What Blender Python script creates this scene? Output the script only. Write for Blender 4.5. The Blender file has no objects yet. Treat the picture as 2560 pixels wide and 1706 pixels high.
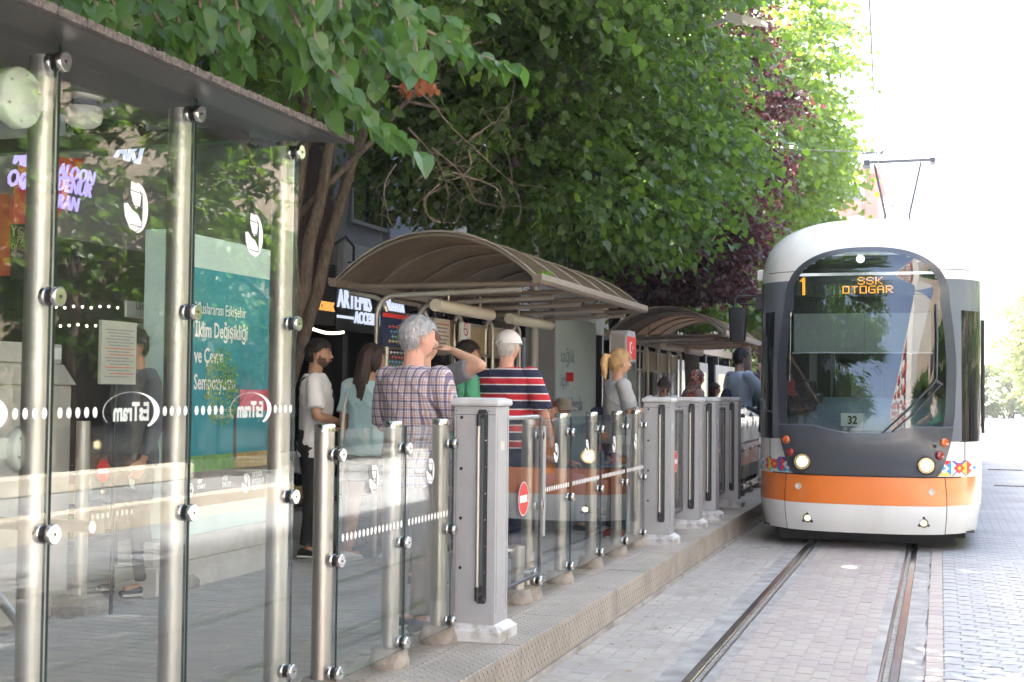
import bpy, bmesh, math, random
import numpy as np
from mathutils import Vector, Matrix, Euler, noise
R = math.radians
rng = np.random.default_rng(7)
random.seed(7)
SC = bpy.context.scene
COL = SC.collection

# ------------------------------------------------------------ camera
CAMH = 1.6
FPX = 3300.0
ROLL = 0.010
PITCH = math.atan(128.3/FPX)
YAW = math.atan(1071.4*math.cos(PITCH)/FPX)
_fw = Vector((-math.sin(YAW)*math.cos(PITCH), math.cos(YAW)*math.cos(PITCH), math.sin(PITCH)))
_r0 = Vector((math.cos(YAW), math.sin(YAW), 0)); _u0 = _r0.cross(_fw)
_r = math.cos(ROLL)*_r0 + math.sin(ROLL)*_u0
_u = -math.sin(ROLL)*_r0 + math.cos(ROLL)*_u0
cam_d = bpy.data.cameras.new('camera')
cam = bpy.data.objects.new('camera', cam_d); COL.objects.link(cam)
M = Matrix((( _r.x, _u.x, -_fw.x, 0), (_r.y, _u.y, -_fw.y, 0), (_r.z, _u.z, -_fw.z, CAMH), (0, 0, 0, 1)))
cam.matrix_world = M
cam_d.sensor_width = 36; cam_d.lens = FPX/2560*36
cam_d.clip_start = 0.05; cam_d.clip_end = 3000
cam_d.dof.use_dof = True; cam_d.dof.focus_distance = 9.5; cam_d.dof.aperture_fstop = 6.3
SC.camera = cam

# ------------------------------------------------------------ light
SUN_EL, SUN_AZ = R(57), R(-62)          # azimuth from +Y towards +X: the sun stands over the left-hand roofs
w = bpy.data.worlds.new('World'); SC.world = w; w.use_nodes = True
nt = w.node_tree; bgn = nt.nodes['Background']
sky = nt.nodes.new('ShaderNodeTexSky'); sky.sky_type = 'NISHITA'; sky.sun_disc = False
sky.sun_elevation = SUN_EL; sky.sun_rotation = SUN_AZ
sky.air_density = 1.0; sky.dust_density = 5.0; sky.ozone_density = .6
nt.links.new(sky.outputs[0], bgn.inputs[0]); bgn.inputs[1].default_value = 0.15
sl = bpy.data.lights.new('sun', 'SUN'); sl.energy = 4.0; sl.angle = R(0.5); sl.color = (1, .95, .87)
so = bpy.data.objects.new('sun', sl); COL.objects.link(so)
sd = Vector((math.sin(SUN_AZ)*math.cos(SUN_EL), math.cos(SUN_AZ)*math.cos(SUN_EL), math.sin(SUN_EL)))
so.rotation_euler = sd.to_track_quat('Z', 'Y').to_euler(); so.location = (0, 0, 30)
vs = SC.view_settings; SC.display_settings.display_device = 'sRGB'
vs.view_transform = 'Standard'; vs.look = 'None'; vs.gamma = 1; vs.use_curve_mapping = False
vs.exposure = 3.3
SC.cycles.use_denoising = True
SC.cycles.max_bounces = 8; SC.cycles.diffuse_bounces = 3; SC.cycles.glossy_bounces = 4
SC.cycles.transmission_bounces = 4; SC.cycles.transparent_max_bounces = 24
SC.cycles.caustics_reflective = False; SC.cycles.caustics_refractive = False
SC.cycles.sample_clamp_indirect = 6

# ------------------------------------------------------------ turning a photograph pixel into a place on a known plane
def ray(x, y): return _fw*FPX + _r*(x-1280) - _u*(y-853)
CP = Vector((0, 0, CAMH))
def atZ(x, y, z=0.0): d = ray(x, y); return CP + d*((z-CAMH)/d.z)
def atX(x, y, X): d = ray(x, y); return CP + d*(X/d.x)
def atY(x, y, Y): d = ray(x, y); return CP + d*(Y/d.y)
def atD(x, y, D): d = ray(x, y); return CP + d*(D/FPX)

# ------------------------------------------------------------ materials
def lin(c):
    if isinstance(c, str):
        c = [int(c[i:i+2], 16)/255 for i in (0, 2, 4)]
        return tuple(v/12.92 if v <= .04045 else ((v+.055)/1.055)**2.4 for v in c)
    return tuple(c)
_mats = {}
def mat(name, col=(.5,.5,.5), rough=.5, metal=0., var=0., vscale=8., bump=0., bscale=60., emit=None, estr=0., spec=.5, coat=0., dirt=None, dscale=3., damt=.5, stretch=None):
    if name in _mats: return _mats[name]
    m = bpy.data.materials.new(name); m.use_nodes = True; t = m.node_tree
    b = t.nodes['Principled BSDF']
    col = lin(col)
    b.inputs['Base Color'].default_value = (*col, 1); b.inputs['Roughness'].default_value = rough
    b.inputs['Metallic'].default_value = metal; b.inputs['Specular IOR Level'].default_value = spec
    if coat: b.inputs['Coat Weight'].default_value = coat; b.inputs['Coat Roughness'].default_value = .05
    tc = t.nodes.new('ShaderNodeTexCoord'); src = tc.outputs['Object']
    if stretch:
        mp = t.nodes.new('ShaderNodeMapping'); mp.inputs['Scale'].default_value = stretch
        t.links.new(src, mp.inputs[0]); src = mp.outputs[0]
    last = None
    if var > 0:
        n = t.nodes.new('ShaderNodeTexNoise'); n.inputs['Scale'].default_value = vscale; n.inputs['Detail'].default_value = 6
        t.links.new(src, n.inputs['Vector'])
        r = t.nodes.new('ShaderNodeValToRGB')
        r.color_ramp.elements[0].position = .3; r.color_ramp.elements[1].position = .7
        r.color_ramp.elements[0].color = (*[max(0, c*(1-var)) for c in col], 1)
        r.color_ramp.elements[1].color = (*[min(1, c*(1+var)) for c in col], 1)
        t.links.new(n.outputs['Fac'], r.inputs[0]); last = r.outputs[0]
    if dirt is not None:
        n2 = t.nodes.new('ShaderNodeTexNoise'); n2.inputs['Scale'].default_value = dscale; n2.inputs['Detail'].default_value = 8
        n2.inputs['Roughness'].default_value = .65
        t.links.new(src, n2.inputs['Vector'])
        r2 = t.nodes.new('ShaderNodeValToRGB'); r2.color_ramp.elements[0].position = .48; r2.color_ramp.elements[1].position = .72
        r2.color_ramp.elements[0].color = (0,0,0,1); r2.color_ramp.elements[1].color = (damt,damt,damt,1)
        t.links.new(n2.outputs['Fac'], r2.inputs[0])
        mx = t.nodes.new('ShaderNodeMix'); mx.data_type = 'RGBA'
        t.links.new(r2.outputs[0], mx.inputs[0])
        if last: t.links.new(last, mx.inputs[6])
        else: mx.inputs[6].default_value = (*col, 1)
        mx.inputs[7].default_value = (*lin(dirt), 1); last = mx.outputs[2]
    if last: t.links.new(last, b.inputs['Base Color'])
    if bump > 0:
        n = t.nodes.new('ShaderNodeTexNoise'); n.inputs['Scale'].default_value = bscale; n.inputs['Detail'].default_value = 4
        t.links.new(src, n.inputs['Vector'])
        bp = t.nodes.new('ShaderNodeBump'); bp.inputs['Strength'].default_value = bump; bp.inputs['Distance'].default_value = .01
        t.links.new(n.outputs['Fac'], bp.inputs['Height']); t.links.new(bp.outputs[0], b.inputs['Normal'])
    if emit is not None:
        b.inputs['Emission Color'].default_value = (*lin(emit), 1); b.inputs['Emission Strength'].default_value = estr
    _mats[name] = m
    return m

def island_mat(name, cols, rough=.8, bump=.3, bscale=80., dirt=None, damt=.5, dscale=2., metal=0., spec=.5):
    """a material whose colour differs from piece to piece (objects or islands of one mesh)"""
    if name in _mats: return _mats[name]
    m = mat(name, cols[0], rough, metal, 0, 8, bump, bscale, dirt=dirt, dscale=dscale, damt=damt, spec=spec)
    t = m.node_tree; b = t.nodes['Principled BSDF']
    g = t.nodes.new('ShaderNodeNewGeometry'); oi = t.nodes.new('ShaderNodeObjectInfo')
    ad = t.nodes.new('ShaderNodeMath'); ad.operation = 'ADD'
    t.links.new(g.outputs['Random Per Island'], ad.inputs[0]); t.links.new(oi.outputs['Random'], ad.inputs[1])
    for nd in t.nodes:      # stains run on from piece to piece
        if nd.type == 'TEX_NOISE' and nd.inputs['Scale'].default_value < 20: t.links.new(g.outputs['Position'], nd.inputs['Vector'])
    fr = t.nodes.new('ShaderNodeMath'); fr.operation = 'FRACT'; t.links.new(ad.outputs[0], fr.inputs[0])
    r = t.nodes.new('ShaderNodeValToRGB'); cr = r.color_ramp
    n = len(cols)
    cr.elements[0].color = (*lin(cols[0]), 1); cr.elements[0].position = 0
    cr.elements[1].color = (*lin(cols[-1]), 1); cr.elements[1].position = 1
    for i in range(1, n-1):
        e = cr.elements.new(i/(n-1)); e.color = (*lin(cols[i]), 1)
    t.links.new(fr.outputs[0], r.inputs[0])
    mixes = [x for x in t.nodes if x.type == 'MIX']
    if mixes: t.links.new(r.outputs[0], mixes[0].inputs[6])
    else: t.links.new(r.outputs[0], b.inputs['Base Color'])
    return m

def leaf_mat(name, cols, trans=.45, gloss=.35):
    if name in _mats: return _mats[name]
    m = bpy.data.materials.new(name); m.use_nodes = True; t = m.node_tree
    b = t.nodes['Principled BSDF']; out = t.nodes['Material Output']
    g = t.nodes.new('ShaderNodeNewGeometry'); oi = t.nodes.new('ShaderNodeObjectInfo')
    ad = t.nodes.new('ShaderNodeMath'); ad.operation = 'ADD'
    t.links.new(g.outputs['Random Per Island'], ad.inputs[0]); t.links.new(oi.outputs['Random'], ad.inputs[1])
    fr = t.nodes.new('ShaderNodeMath'); fr.operation = 'FRACT'; t.links.new(ad.outputs[0], fr.inputs[0])
    r = t.nodes.new('ShaderNodeValToRGB'); cr = r.color_ramp; n = len(cols)
    cr.elements[0].color = (*lin(cols[0]), 1); cr.elements[1].color = (*lin(cols[-1]), 1)
    for i in range(1, n-1):
        e = cr.elements.new(i/(n-1)); e.color = (*lin(cols[i]), 1)
    t.links.new(fr.outputs[0], r.inputs[0])
    b.inputs['Roughness'].default_value = gloss
    t.links.new(r.outputs[0], b.inputs['Base Color'])
    tr = t.nodes.new('ShaderNodeBsdfTranslucent')
    hs = t.nodes.new('ShaderNodeHueSaturation'); hs.inputs['Hue'].default_value = .478; hs.inputs['Saturation'].default_value = 1.1; hs.inputs['Value'].default_value = 3.0
    t.links.new(r.outputs[0], hs.inputs['Color']); t.links.new(hs.outputs[0], tr.inputs[0])
    mx = t.nodes.new('ShaderNodeMixShader'); mx.inputs[0].default_value = trans
    t.links.new(b.outputs[0], mx.inputs[1]); t.links.new(tr.outputs[0], mx.inputs[2]); t.links.new(mx.outputs[0], out.inputs[0])
    _mats[name] = m
    return m

def glass_mat(name, tint, ior=1.5, haze=0., hazecol=(.8,.85,.85), rough=.0):
    """sheet glass: lets light straight through and mirrors by the Fresnel law"""
    if name in _mats: return _mats[name]
    m = bpy.data.materials.new(name); m.use_nodes = True; t = m.node_tree
    t.nodes.remove(t.nodes['Principled BSDF']); out = t.nodes['Material Output']
    tr = t.nodes.new('ShaderNodeBsdfTransparent'); tr.inputs[0].default_value = (*tint, 1)
    gl = t.nodes.new('ShaderNodeBsdfGlossy'); gl.inputs['Roughness'].default_value = rough
    fr = t.nodes.new('ShaderNodeFresnel'); fr.inputs[0].default_value = ior
    # the same reflectance on the way in and on the way out of the sheet
    ge = t.nodes.new('ShaderNodeNewGeometry'); iv = t.nodes.new('ShaderNodeMix'); iv.data_type = 'FLOAT'
    iv.inputs[2].default_value = ior; iv.inputs[3].default_value = 1/ior
    t.links.new(ge.outputs['Backfacing'], iv.inputs[0]); t.links.new(iv.outputs[0], fr.inputs[0])
    mx = t.nodes.new('ShaderNodeMixShader'); t.links.new(fr.outputs[0], mx.inputs[0])
    first = tr.outputs[0]
    if haze > 0:
        df = t.nodes.new('ShaderNodeBsdfDiffuse'); df.inputs[0].default_value = (*hazecol, 1)
        mh = t.nodes.new('ShaderNodeMixShader')
        n = t.nodes.new('ShaderNodeTexNoise'); n.inputs['Scale'].default_value = 2.2; n.inputs['Detail'].default_value = 9; n.inputs['Roughness'].default_value = .7
        tc = t.nodes.new('ShaderNodeTexCoord'); t.links.new(tc.outputs['Object'], n.inputs['Vector'])
        mm = t.nodes.new('ShaderNodeMath'); mm.operation = 'MULTIPLY'; mm.inputs[1].default_value = haze*2
        pw = t.nodes.new('ShaderNodeMath'); pw.operation = 'POWER'; pw.inputs[1].default_value = 2.5; t.links.new(n.outputs['Fac'], pw.inputs[0]); mm.inputs[1].default_value = haze*6
        t.links.new(pw.outputs[0], mm.inputs[0]); t.links.new(mm.outputs[0], mh.inputs[0])
        t.links.new(tr.outputs[0], mh.inputs[1]); t.links.new(df.outputs[0], mh.inputs[2]); first = mh.outputs[0]
    t.links.new(first, mx.inputs[1]); t.links.new(gl.outputs[0], mx.inputs[2]); t.links.new(mx.outputs[0], out.inputs[0])
    _mats[name] = m
    return m

def steel_mat(name, col=(.62,.6,.57), rough=.28, stretch=(120, 120, 2), var=.1):
    if name in _mats: return _mats[name]
    m = mat(name, col, rough, 1., var=var, vscale=1.5, bump=.06, bscale=1.5, stretch=stretch, dirt=(.30,.25,.2), dscale=.03, damt=.35)
    return m

# ------------------------------------------------------------ mesh helpers
def wloc(o):
    v = Vector((0, 0, 0))
    while o is not None:
        v = v + o.location; o = o.parent
    return v
def tag(o, label=None, cat=None, group=None, kind=None):
    if label: o['label'] = label
    if cat: o['category'] = cat
    if group: o['group'] = group
    if kind: o['kind'] = kind
    return o
def empty(name, loc=(0,0,0), label=None, cat=None, group=None):
    o = bpy.data.objects.new(name, None); COL.objects.link(o); o.location = loc; o.empty_display_size = .1
    return tag(o, label, cat, group)
def link_mesh(name, me, m=None, parent=None, kind=None):
    o = bpy.data.objects.new(name, me); COL.objects.link(o)
    if m is not None:
        for x in (m if isinstance(m, (list, tuple)) else [m]): me.materials.append(x)
    if parent is not None: o.parent = parent
    if kind: o['kind'] = kind
    return o
def copy_tree(o, parent=None, skip=()):
    c = o.copy(); COL.objects.link(c)
    if parent is not None: c.parent = parent
    for ch in list(o.children):
        if ch.name.split('.')[0] in skip: continue
        copy_tree(ch, c, skip)
    return c

class MB:
    def __init__(s): s.v = []; s.f = []; s.m = []; s.sm = []
    def add(s, vs, fs, mi=0, smooth=False):
        b = len(s.v); s.v.extend([tuple(p) for p in vs])
        for f in fs: s.f.append(tuple(i+b for i in f)); s.m.append(mi); s.sm.append(smooth)
        return s
    def box(s, x0, x1, y0, y1, z0, z1, mi=0, bev=0.):
        if bev > 0:
            e = bev
            lay = []
            for (z, d) in ((z0, e), (z0+e, 0), (z1-e, 0), (z1, e)):
                lay.append([(x0+d, y0+d, z), (x1-d, y0+d, z), (x1-d, y1-d, z), (x0+d, y1-d, z)])
            vs = [p for l in lay for p in l]; fs = [(3, 2, 1, 0), (12, 13, 14, 15)]
            for k in range(3):
                for i in range(4):
                    j = (i+1) % 4; fs.append((k*4+i, k*4+j, k*4+4+j, k*4+4+i))
            return s.add(vs, fs, mi)
        vs = [(x0,y0,z0),(x1,y0,z0),(x1,y1,z0),(x0,y1,z0),(x0,y0,z1),(x1,y0,z1),(x1,y1,z1),(x0,y1,z1)]
        return s.add(vs, [(3,2,1,0),(4,5,6,7),(0,1,5,4),(1,2,6,5),(2,3,7,6),(3,0,4,7)], mi)
    def loft(s, rings, cap=True, mi=0, smooth=True, closed=True):
        n = len(rings[0]); vs = [p for r in rings for p in r]; fs = []
        for k in range(len(rings)-1):
            for i in range(n if closed else n-1):
                j = (i+1) % n; fs.append((k*n+i, k*n+j, (k+1)*n+j, (k+1)*n+i))
        s.add(vs, fs, mi, smooth)
        if cap and closed:
            s.add(rings[0], [tuple(range(n))[::-1]], mi); s.add(rings[-1], [tuple(range(n))], mi)
        return s
    def tube(s, pts, r, n=12, cap=True, mi=0, weld=False):
        pts = [Vector(p) for p in pts]; rr = r if isinstance(r, (list, tuple)) else [r]*len(pts)
        rings = []; up = None
        for i, p in enumerate(pts):
            a = pts[max(i-1, 0)]; b = pts[min(i+1, len(pts)-1)]; d = (b-a).normalized()
            if up is None:
                up = Vector((0, 0, 1)) if abs(d.z) < .9 else Vector((1, 0, 0))
            x = d.cross(up)
            if x.length < 1e-6: x = d.cross(Vector((0, 1, 0)))
            x.normalize(); y = d.cross(x).normalized(); up = -y if y.dot(up) < 0 else y
            y = x.cross(d).normalized()
            rings.append([p + (x*math.cos(t)+y*math.sin(t))*rr[i] for t in [2*math.pi*k/n for k in range(n)]])
        if weld:   # one closed shell (for remeshing)
            vs = [q for g in rings for q in g]; fs = []; L = len(rings)
            for k in range(L-1):
                for i in range(n):
                    j = (i+1) % n; fs.append((k*n+i, k*n+j, (k+1)*n+j, (k+1)*n+i))
            fs.append(tuple(range(n))[::-1]); fs.append(tuple((L-1)*n+i for i in range(n)))
            return s.add(vs, fs, mi, True)
        return s.loft(rings, cap, mi)
    def cyl(s, p0, p1, r0, r1=None, n=16, mi=0): return s.tube([p0, p1], [r0, r0 if r1 is None else r1], n, True, mi)
    def lathe(s, c, prof, n=20, axis='z', mi=0, smooth=True):
        rings = []
        for (r, h) in prof:
            ring = []
            for k in range(n):
                t = 2*math.pi*k/n; a, b = r*math.cos(t), r*math.sin(t)
                ring.append({'z': (c[0]+a, c[1]+b, c[2]+h), 'x': (c[0]+h, c[1]+a, c[2]+b), 'y': (c[0]+b, c[1]+h, c[2]+a)}[axis])
            rings.append(ring)
        return s.loft(rings, True, mi, smooth)
    def prism(s, poly, axis, a0, a1, mi=0):
        """poly: list of (u,v); axis 'x': (u,v)=(y,z); 'y': (x,z); 'z': (x,y)"""
        f = {'x': lambda u, v, a: (a, u, v), 'y': lambda u, v, a: (u, a, v), 'z': lambda u, v, a: (u, v, a)}[axis]
        n = len(poly); vs = [f(u, v, a0) for u, v in poly] + [f(u, v, a1) for u, v in poly]
        fs = [tuple(range(n))[::-1], tuple(range(n, 2*n))] + [(i, (i+1) % n, n+(i+1) % n, n+i) for i in range(n)]
        return s.add(vs, fs, mi)
    def sphere(s, c, r, n=14, m=9, mi=0):
        rr = r if isinstance(r, (tuple, list)) else (r, r, r); vs = []; fs = []
        for i in range(1, m):
            t = math.pi*i/m
            for k in range(n):
                p = 2*math.pi*k/n
                vs.append((c[0]+rr[0]*math.sin(t)*math.cos(p), c[1]+rr[1]*math.sin(t)*math.sin(p), c[2]+rr[2]*math.cos(t)))
        a = len(vs); vs.append((c[0], c[1], c[2]+rr[2])); vs.append((c[0], c[1], c[2]-rr[2]))
        for i in range(m-2):
            for k in range(n):
                j = (k+1) % n; fs.append((i*n+k, (i+1)*n+k, (i+1)*n+j, i*n+j))
        for k in range(n):
            j = (k+1) % n; fs.append((a, k, j)); fs.append((a+1, (m-2)*n+j, (m-2)*n+k))
        return s.add(vs, fs, mi, True)
    def mesh(s, name, off=Vector((0,0,0)), sharp=None):
        me = bpy.data.meshes.new(name)
        me.from_pydata([(p[0]-off.x, p[1]-off.y, p[2]-off.z) for p in s.v], [], s.f)
        me.polygons.foreach_set('material_index', s.m); me.polygons.foreach_set('use_smooth', s.sm); me.update()
        bm = bmesh.new(); bm.from_mesh(me); bmesh.ops.recalc_face_normals(bm, faces=bm.faces); bm.to_mesh(me); bm.free()
        return me
    def build(s, name, m, parent=None, local=False, kind=None):
        off = Vector((0,0,0)) if (local or parent is None) else wloc(parent)
        return link_mesh(name, s.mesh(name, off), m, parent, kind)

def np_mesh(name, V, F, m, parent=None, kind=None, matidx=None, smooth=False):
    """V (n,3), F (m,k) with constant k"""
    me = bpy.data.meshes.new(name); n, k = F.shape
    me.vertices.add(len(V)); me.vertices.foreach_set('co', V.astype(np.float32).ravel())
    me.loops.add(n*k); me.loops.foreach_set('vertex_index', F.astype(np.int32).ravel())
    me.polygons.add(n); me.polygons.foreach_set('loop_start', np.arange(0, n*k, k, dtype=np.int32))
    me.polygons.foreach_set('loop_total', np.full(n, k, dtype=np.int32))
    if matidx is not None: me.polygons.foreach_set('material_index', matidx.astype(np.int32))
    if smooth: me.polygons.foreach_set('use_smooth', np.ones(n, bool))
    me.update(); me.validate()
    return link_mesh(name, me, m, parent, kind)

def text_mesh(txt, size, bold=0., extrude=.002, align='LEFT', shear=0., sx=1.):
    cu = bpy.data.curves.new('lettering', 'FONT'); cu.body = txt; cu.size = size; cu.offset = bold; cu.extrude = extrude
    cu.align_x = align; cu.shear = shear; cu.resolution_u = 2; cu.space_line = .95
    o = bpy.data.objects.new('lettering', cu); COL.objects.link(o)
    dg = bpy.context.evaluated_depsgraph_get(); me = bpy.data.meshes.new_from_object(o.evaluated_get(dg))
    bpy.data.objects.remove(o); bpy.data.curves.remove(cu)
    if sx != 1.:
        for v in me.vertices: v.co.x *= sx
    return me
def put_text(txt, size, org, right, up, m, parent, name='lettering', bold=0., extrude=.002, align='LEFT', shear=0., sx=1.):
    me = text_mesh(txt, size, bold, extrude, align, shear, sx)
    right = Vector(right).normalized(); up = Vector(up).normalized(); nrm = right.cross(up); org = Vector(org) - wloc(parent)
    for v in me.vertices:
        c = v.co; v.co = org + right*c.x + up*c.y + nrm*c.z
    o = link_mesh(name, me, m, parent)
    return o
# ============================================================ THE SETTING
TX = -0.79                 # centre line of the near track
EDGE = -2.13               # platform edge
PZ = 0.25                  # platform height

def gmat(name, col, **k): return mat(name, col, **k)
M_dust = mat('dusty_bedding', (.33,.31,.285), .95, var=.22, vscale=3, bump=.4, bscale=90, dirt=(.22,.2,.18), dscale=1.2, damt=.6)
M_sand = mat('sand_joint', (.34,.31,.275), .95, var=.15, vscale=8, bump=.3, bscale=120, dirt=(.27,.25,.23), dscale=2, damt=.5)
M_asph = mat('far_paving', (.36,.36,.37), .85, var=.18, vscale=9, bump=.3, bscale=40)
MB().box(-400, 400, -250, 900, -.9, -.03).build('ground', mat('ground_soil', (.3,.29,.27), .95, var=.2, vscale=.5), kind='structure')

# road sheets: bedding for the pavers
road = MB().box(EDGE-.02, 3.75, -12, 24, -.03, 0.0).build('road', M_dust, kind='structure')
# beyond the pavers one can tell apart, the paving is a textured sheet
def paving_mat(name, c1, c2, mort, sx, sy, bw=.2, bh=.1, off=.5):
    m = mat(name, c1, .82, bump=.0); t = m.node_tree; b = t.nodes['Principled BSDF']
    tc = t.nodes.new('ShaderNodeTexCoord'); br = t.nodes.new('ShaderNodeTexBrick')
    mp = t.nodes.new('ShaderNodeMapping'); mp.inputs['Rotation'].default_value = (0, 0, sx)
    t.links.new(tc.outputs['Object'], mp.inputs[0]); t.links.new(mp.outputs[0], br.inputs['Vector'])
    br.inputs['Color1'].default_value = (*c1, 1); br.inputs['Color2'].default_value = (*c2, 1); br.inputs['Mortar'].default_value = (*mort, 1)
    br.inputs['Scale'].default_value = 1; br.inputs['Brick Width'].default_value = bw; br.inputs['Row Height'].default_value = bh
    br.inputs['Mortar Size'].default_value = .006; br.offset = off
    n = t.nodes.new('ShaderNodeTexNoise'); n.inputs['Scale'].default_value = .8; n.inputs['Detail'].default_value = 8; t.links.new(tc.outputs['Object'], n.inputs['Vector'])
    mx = t.nodes.new('ShaderNodeMix'); mx.data_type = 'RGBA'; mx.blend_type = 'MULTIPLY'; mx.inputs[0].default_value = .5
    t.links.new(br.outputs['Color'], mx.inputs[6])
    r = t.nodes.new('ShaderNodeValToRGB'); r.color_ramp.elements[0].color = (.55,.54,.52,1); r.color_ramp.elements[1].color = (1.2,1.2,1.2,1)
    r.color_ramp.elements[0].position = .3; r.color_ramp.elements[1].position = .65
    t.links.new(n.outputs['Fac'], r.inputs[0]); t.links.new(r.outputs[0], mx.inputs[7]); t.links.new(mx.outputs[2], b.inputs['Base Color'])
    bp = t.nodes.new('ShaderNodeBump'); bp.inputs['Strength'].default_value = .5; bp.inputs['Distance'].default_value = .004
    t.links.new(br.outputs['Fac'], bp.inputs['Height']); bp.invert = True; t.links.new(bp.outputs[0], b.inputs['Normal'])
    return m
M_pavfar = paving_mat('paving_far', (.26,.265,.275), (.31,.315,.325), (.17,.17,.17), 0, 0)
farroad = MB().box(-7.4, 14, 24, 260, -.03, .006).build('road', M_pavfar, kind='structure')
opp_road = MB().box(3.75, 14, -30, 24, -.03, -.004).build('pavement', M_pavfar, kind='structure')

def scatter_pieces(items, name, m, parent, limit=300, meshes=None):
    """items: list of (cx, cy, z, len_x, len_y, h, rot); the nearest become objects, the rest one joined part"""
    items = sorted(items, key=lambda a: a[0]**2+a[1]**2)
    rest = MB(); cache = {}
    for k, (cx, cy, z, lx, ly, h, rot) in enumerate(items):
        if k < limit:
            key = (round(lx, 2), round(ly, 2), round(h, 3))
            if key not in cache:
                cache[key] = MB().box(-lx/2, lx/2, -ly/2, ly/2, -.012, h, bev=.0035).mesh(name); cache[key].materials.append(m)
            o = bpy.data.objects.new(name, cache[key]); COL.objects.link(o); o.parent = parent
            o.location = Vector((cx, cy, z)) - wloc(parent)
            o.rotation_euler = (random.gauss(0, .004), random.gauss(0, .004), rot+random.gauss(0, .008))
        else:
            c, s = math.cos(rot), math.sin(rot); b = MB().box(-lx/2, lx/2, -ly/2, ly/2, -.012, h, bev=.0035)
            rest.add([(cx+p[0]*c-p[1]*s, cy+p[0]*s+p[1]*c, z+p[2]) for p in b.v], b.f)
    if rest.v: rest.build(name, m, parent, kind='stuff')

# track bed between the rails: brick pavers in courses along the street
M_tbrick = island_mat('track_brick', [(.325,.28,.262), (.345,.302,.285), (.31,.265,.25), (.36,.318,.298), (.33,.29,.272)], .85, dirt=(.40,.36,.31), damt=.8, dscale=1.6)
bed = MB().box(TX-.42, TX+.42, 4.5, 24, .001, .0195).build('track_bed', M_sand, kind='structure')
RL, RR = -1.33, -.25
its = []
rows = 8; wrow = (RR-RL-.30)/rows
for r_ in range(rows):
    x = RL+.15+wrow*(r_+.5); y = 4.9+(.1 if r_ % 2 else 0)
    while y < 15.5:
        its.append((x, y+.1, .004, wrow-.009, .188, .018+random.random()*.003, 0)); y += .2
scatter_pieces(its, 'brick', M_tbrick, bed)
# cement strip and pavers between platform and rail
M_lbrick = island_mat('kerb_paver', [(.345,.322,.30), (.365,.342,.318), (.335,.312,.29)], .92, dirt=(.50,.47,.42), damt=.75, dscale=1.1)
side = MB().box(EDGE+.01, RL-.13, 4.5, 24, .001, .0125).build('road_verge', M_sand, kind='structure')
its = []
for r_ in range(6):
    x = EDGE+.02+(RL-.13-EDGE-.02)/6*(r_+.5); y = 6.2+(.1 if r_ % 2 else 0)
    while y < 14.5:
        its.append((x, y+.1, .004, .102, .19, .008+random.random()*.003, 0)); y += .2
scatter_pieces(its, 'brick', M_lbrick, side, 250)
# interlocking wavy pavers on the right
M_rbrick = island_mat('wavy_paver', [(.30,.305,.315), (.325,.33,.335), (.285,.288,.30), (.335,.34,.345)], .8, dirt=(.25,.245,.235), damt=.55, dscale=1.3)
rbed = MB().box(.015, 3.75, 4.5, 24, .001, .0155).build('road_paving', mat('paver_joint', (.17,.165,.155), .95, var=.3, vscale=20), kind='structure')
def wavy(lx, ly, h):
    x0, x1, y0, y1 = -lx/2, lx/2, -ly/2, ly/2; a = .017
    pl = [(x0,y0),(x0+lx*.25,y0+a),(x0+lx*.5,y0),(x0+lx*.75,y0-a),(x1,y0),(x1-a*.6,y0+ly*.33),(x1+a*.6,y0+ly*.66),(x1,y1),(x0+lx*.75,y1-a),(x0+lx*.5,y1),(x0+lx*.25,y1+a),(x0,y1),(x0+a*.6,y0+ly*.66),(x0-a*.6,y0+ly*.33)]
    n = len(pl); cx = [(p[0]*.965, p[1]*.93) for p in pl]
    vs = [(p[0], p[1], -.01) for p in pl]+[(p[0], p[1], h-.004) for p in pl]+[(p[0], p[1], h) for p in cx]
    fs = [(i, (i+1) % n, n+(i+1) % n, n+i) for i in range(n)]+[(n+i, n+(i+1) % n, 2*n+(i+1) % n, 2*n+i) for i in range(n)]+[tuple(range(2*n, 3*n))]
    return vs, fs
wv, wf = wavy(.212, .108, .018); wme = MB().add(wv, wf).mesh('brick'); wme.materials.append(M_rbrick)
its = []
y = 5.3; row = 0; halves = []
while y < 16:
    x = .23-(.11 if row % 2 else 0)
    while x < 3.6:
        if row % 2 == 0 and x < .3: halves.append((.071, y, .004, .1, .1, .018, 0))
        if x < .35+(y-5)*.12+.2: its.append((x, y, .004+random.random()*.003))
        x += .2165
    y += .1125; row += 1
its.sort(key=lambda a: a[0]**2+a[1]**2); rest = MB()
for k, (x, y, z) in enumerate(its):
    if k < 300:
        o = bpy.data.objects.new('brick', wme); COL.objects.link(o); o.parent = rbed; o.location = (x, y, z); o.rotation_euler = (random.gauss(0,.006), random.gauss(0,.006), 0)
    else: rest.add([(p[0]+x, p[1]+y, p[2]+z) for p in wv], wf)
rest.build('brick', M_rbrick, rbed, kind='stuff'); scatter_pieces(halves, 'brick', M_rbrick, rbed)
# outside the strip the camera sees, plain sheet just under brick level
MB().box(1.9, 3.74, 4.5, 24, .006, .016).build('paving_sheet', M_pavfar, rbed); MB().box(.02, 1.895, 16.0, 24, .006, .016).build('paving_sheet', M_pavfar, rbed)
MB().box(RL+.16, RR-.15, 15.5, 24, .005, .018).build('paving_sheet', M_pavfar, bed)
its = []
for k in range(60): its.append((-.035, 5+.2*k, .004, .1, .19, .018, 0))
scatter_pieces(its, 'brick', M_tbrick, side, 60)

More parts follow.
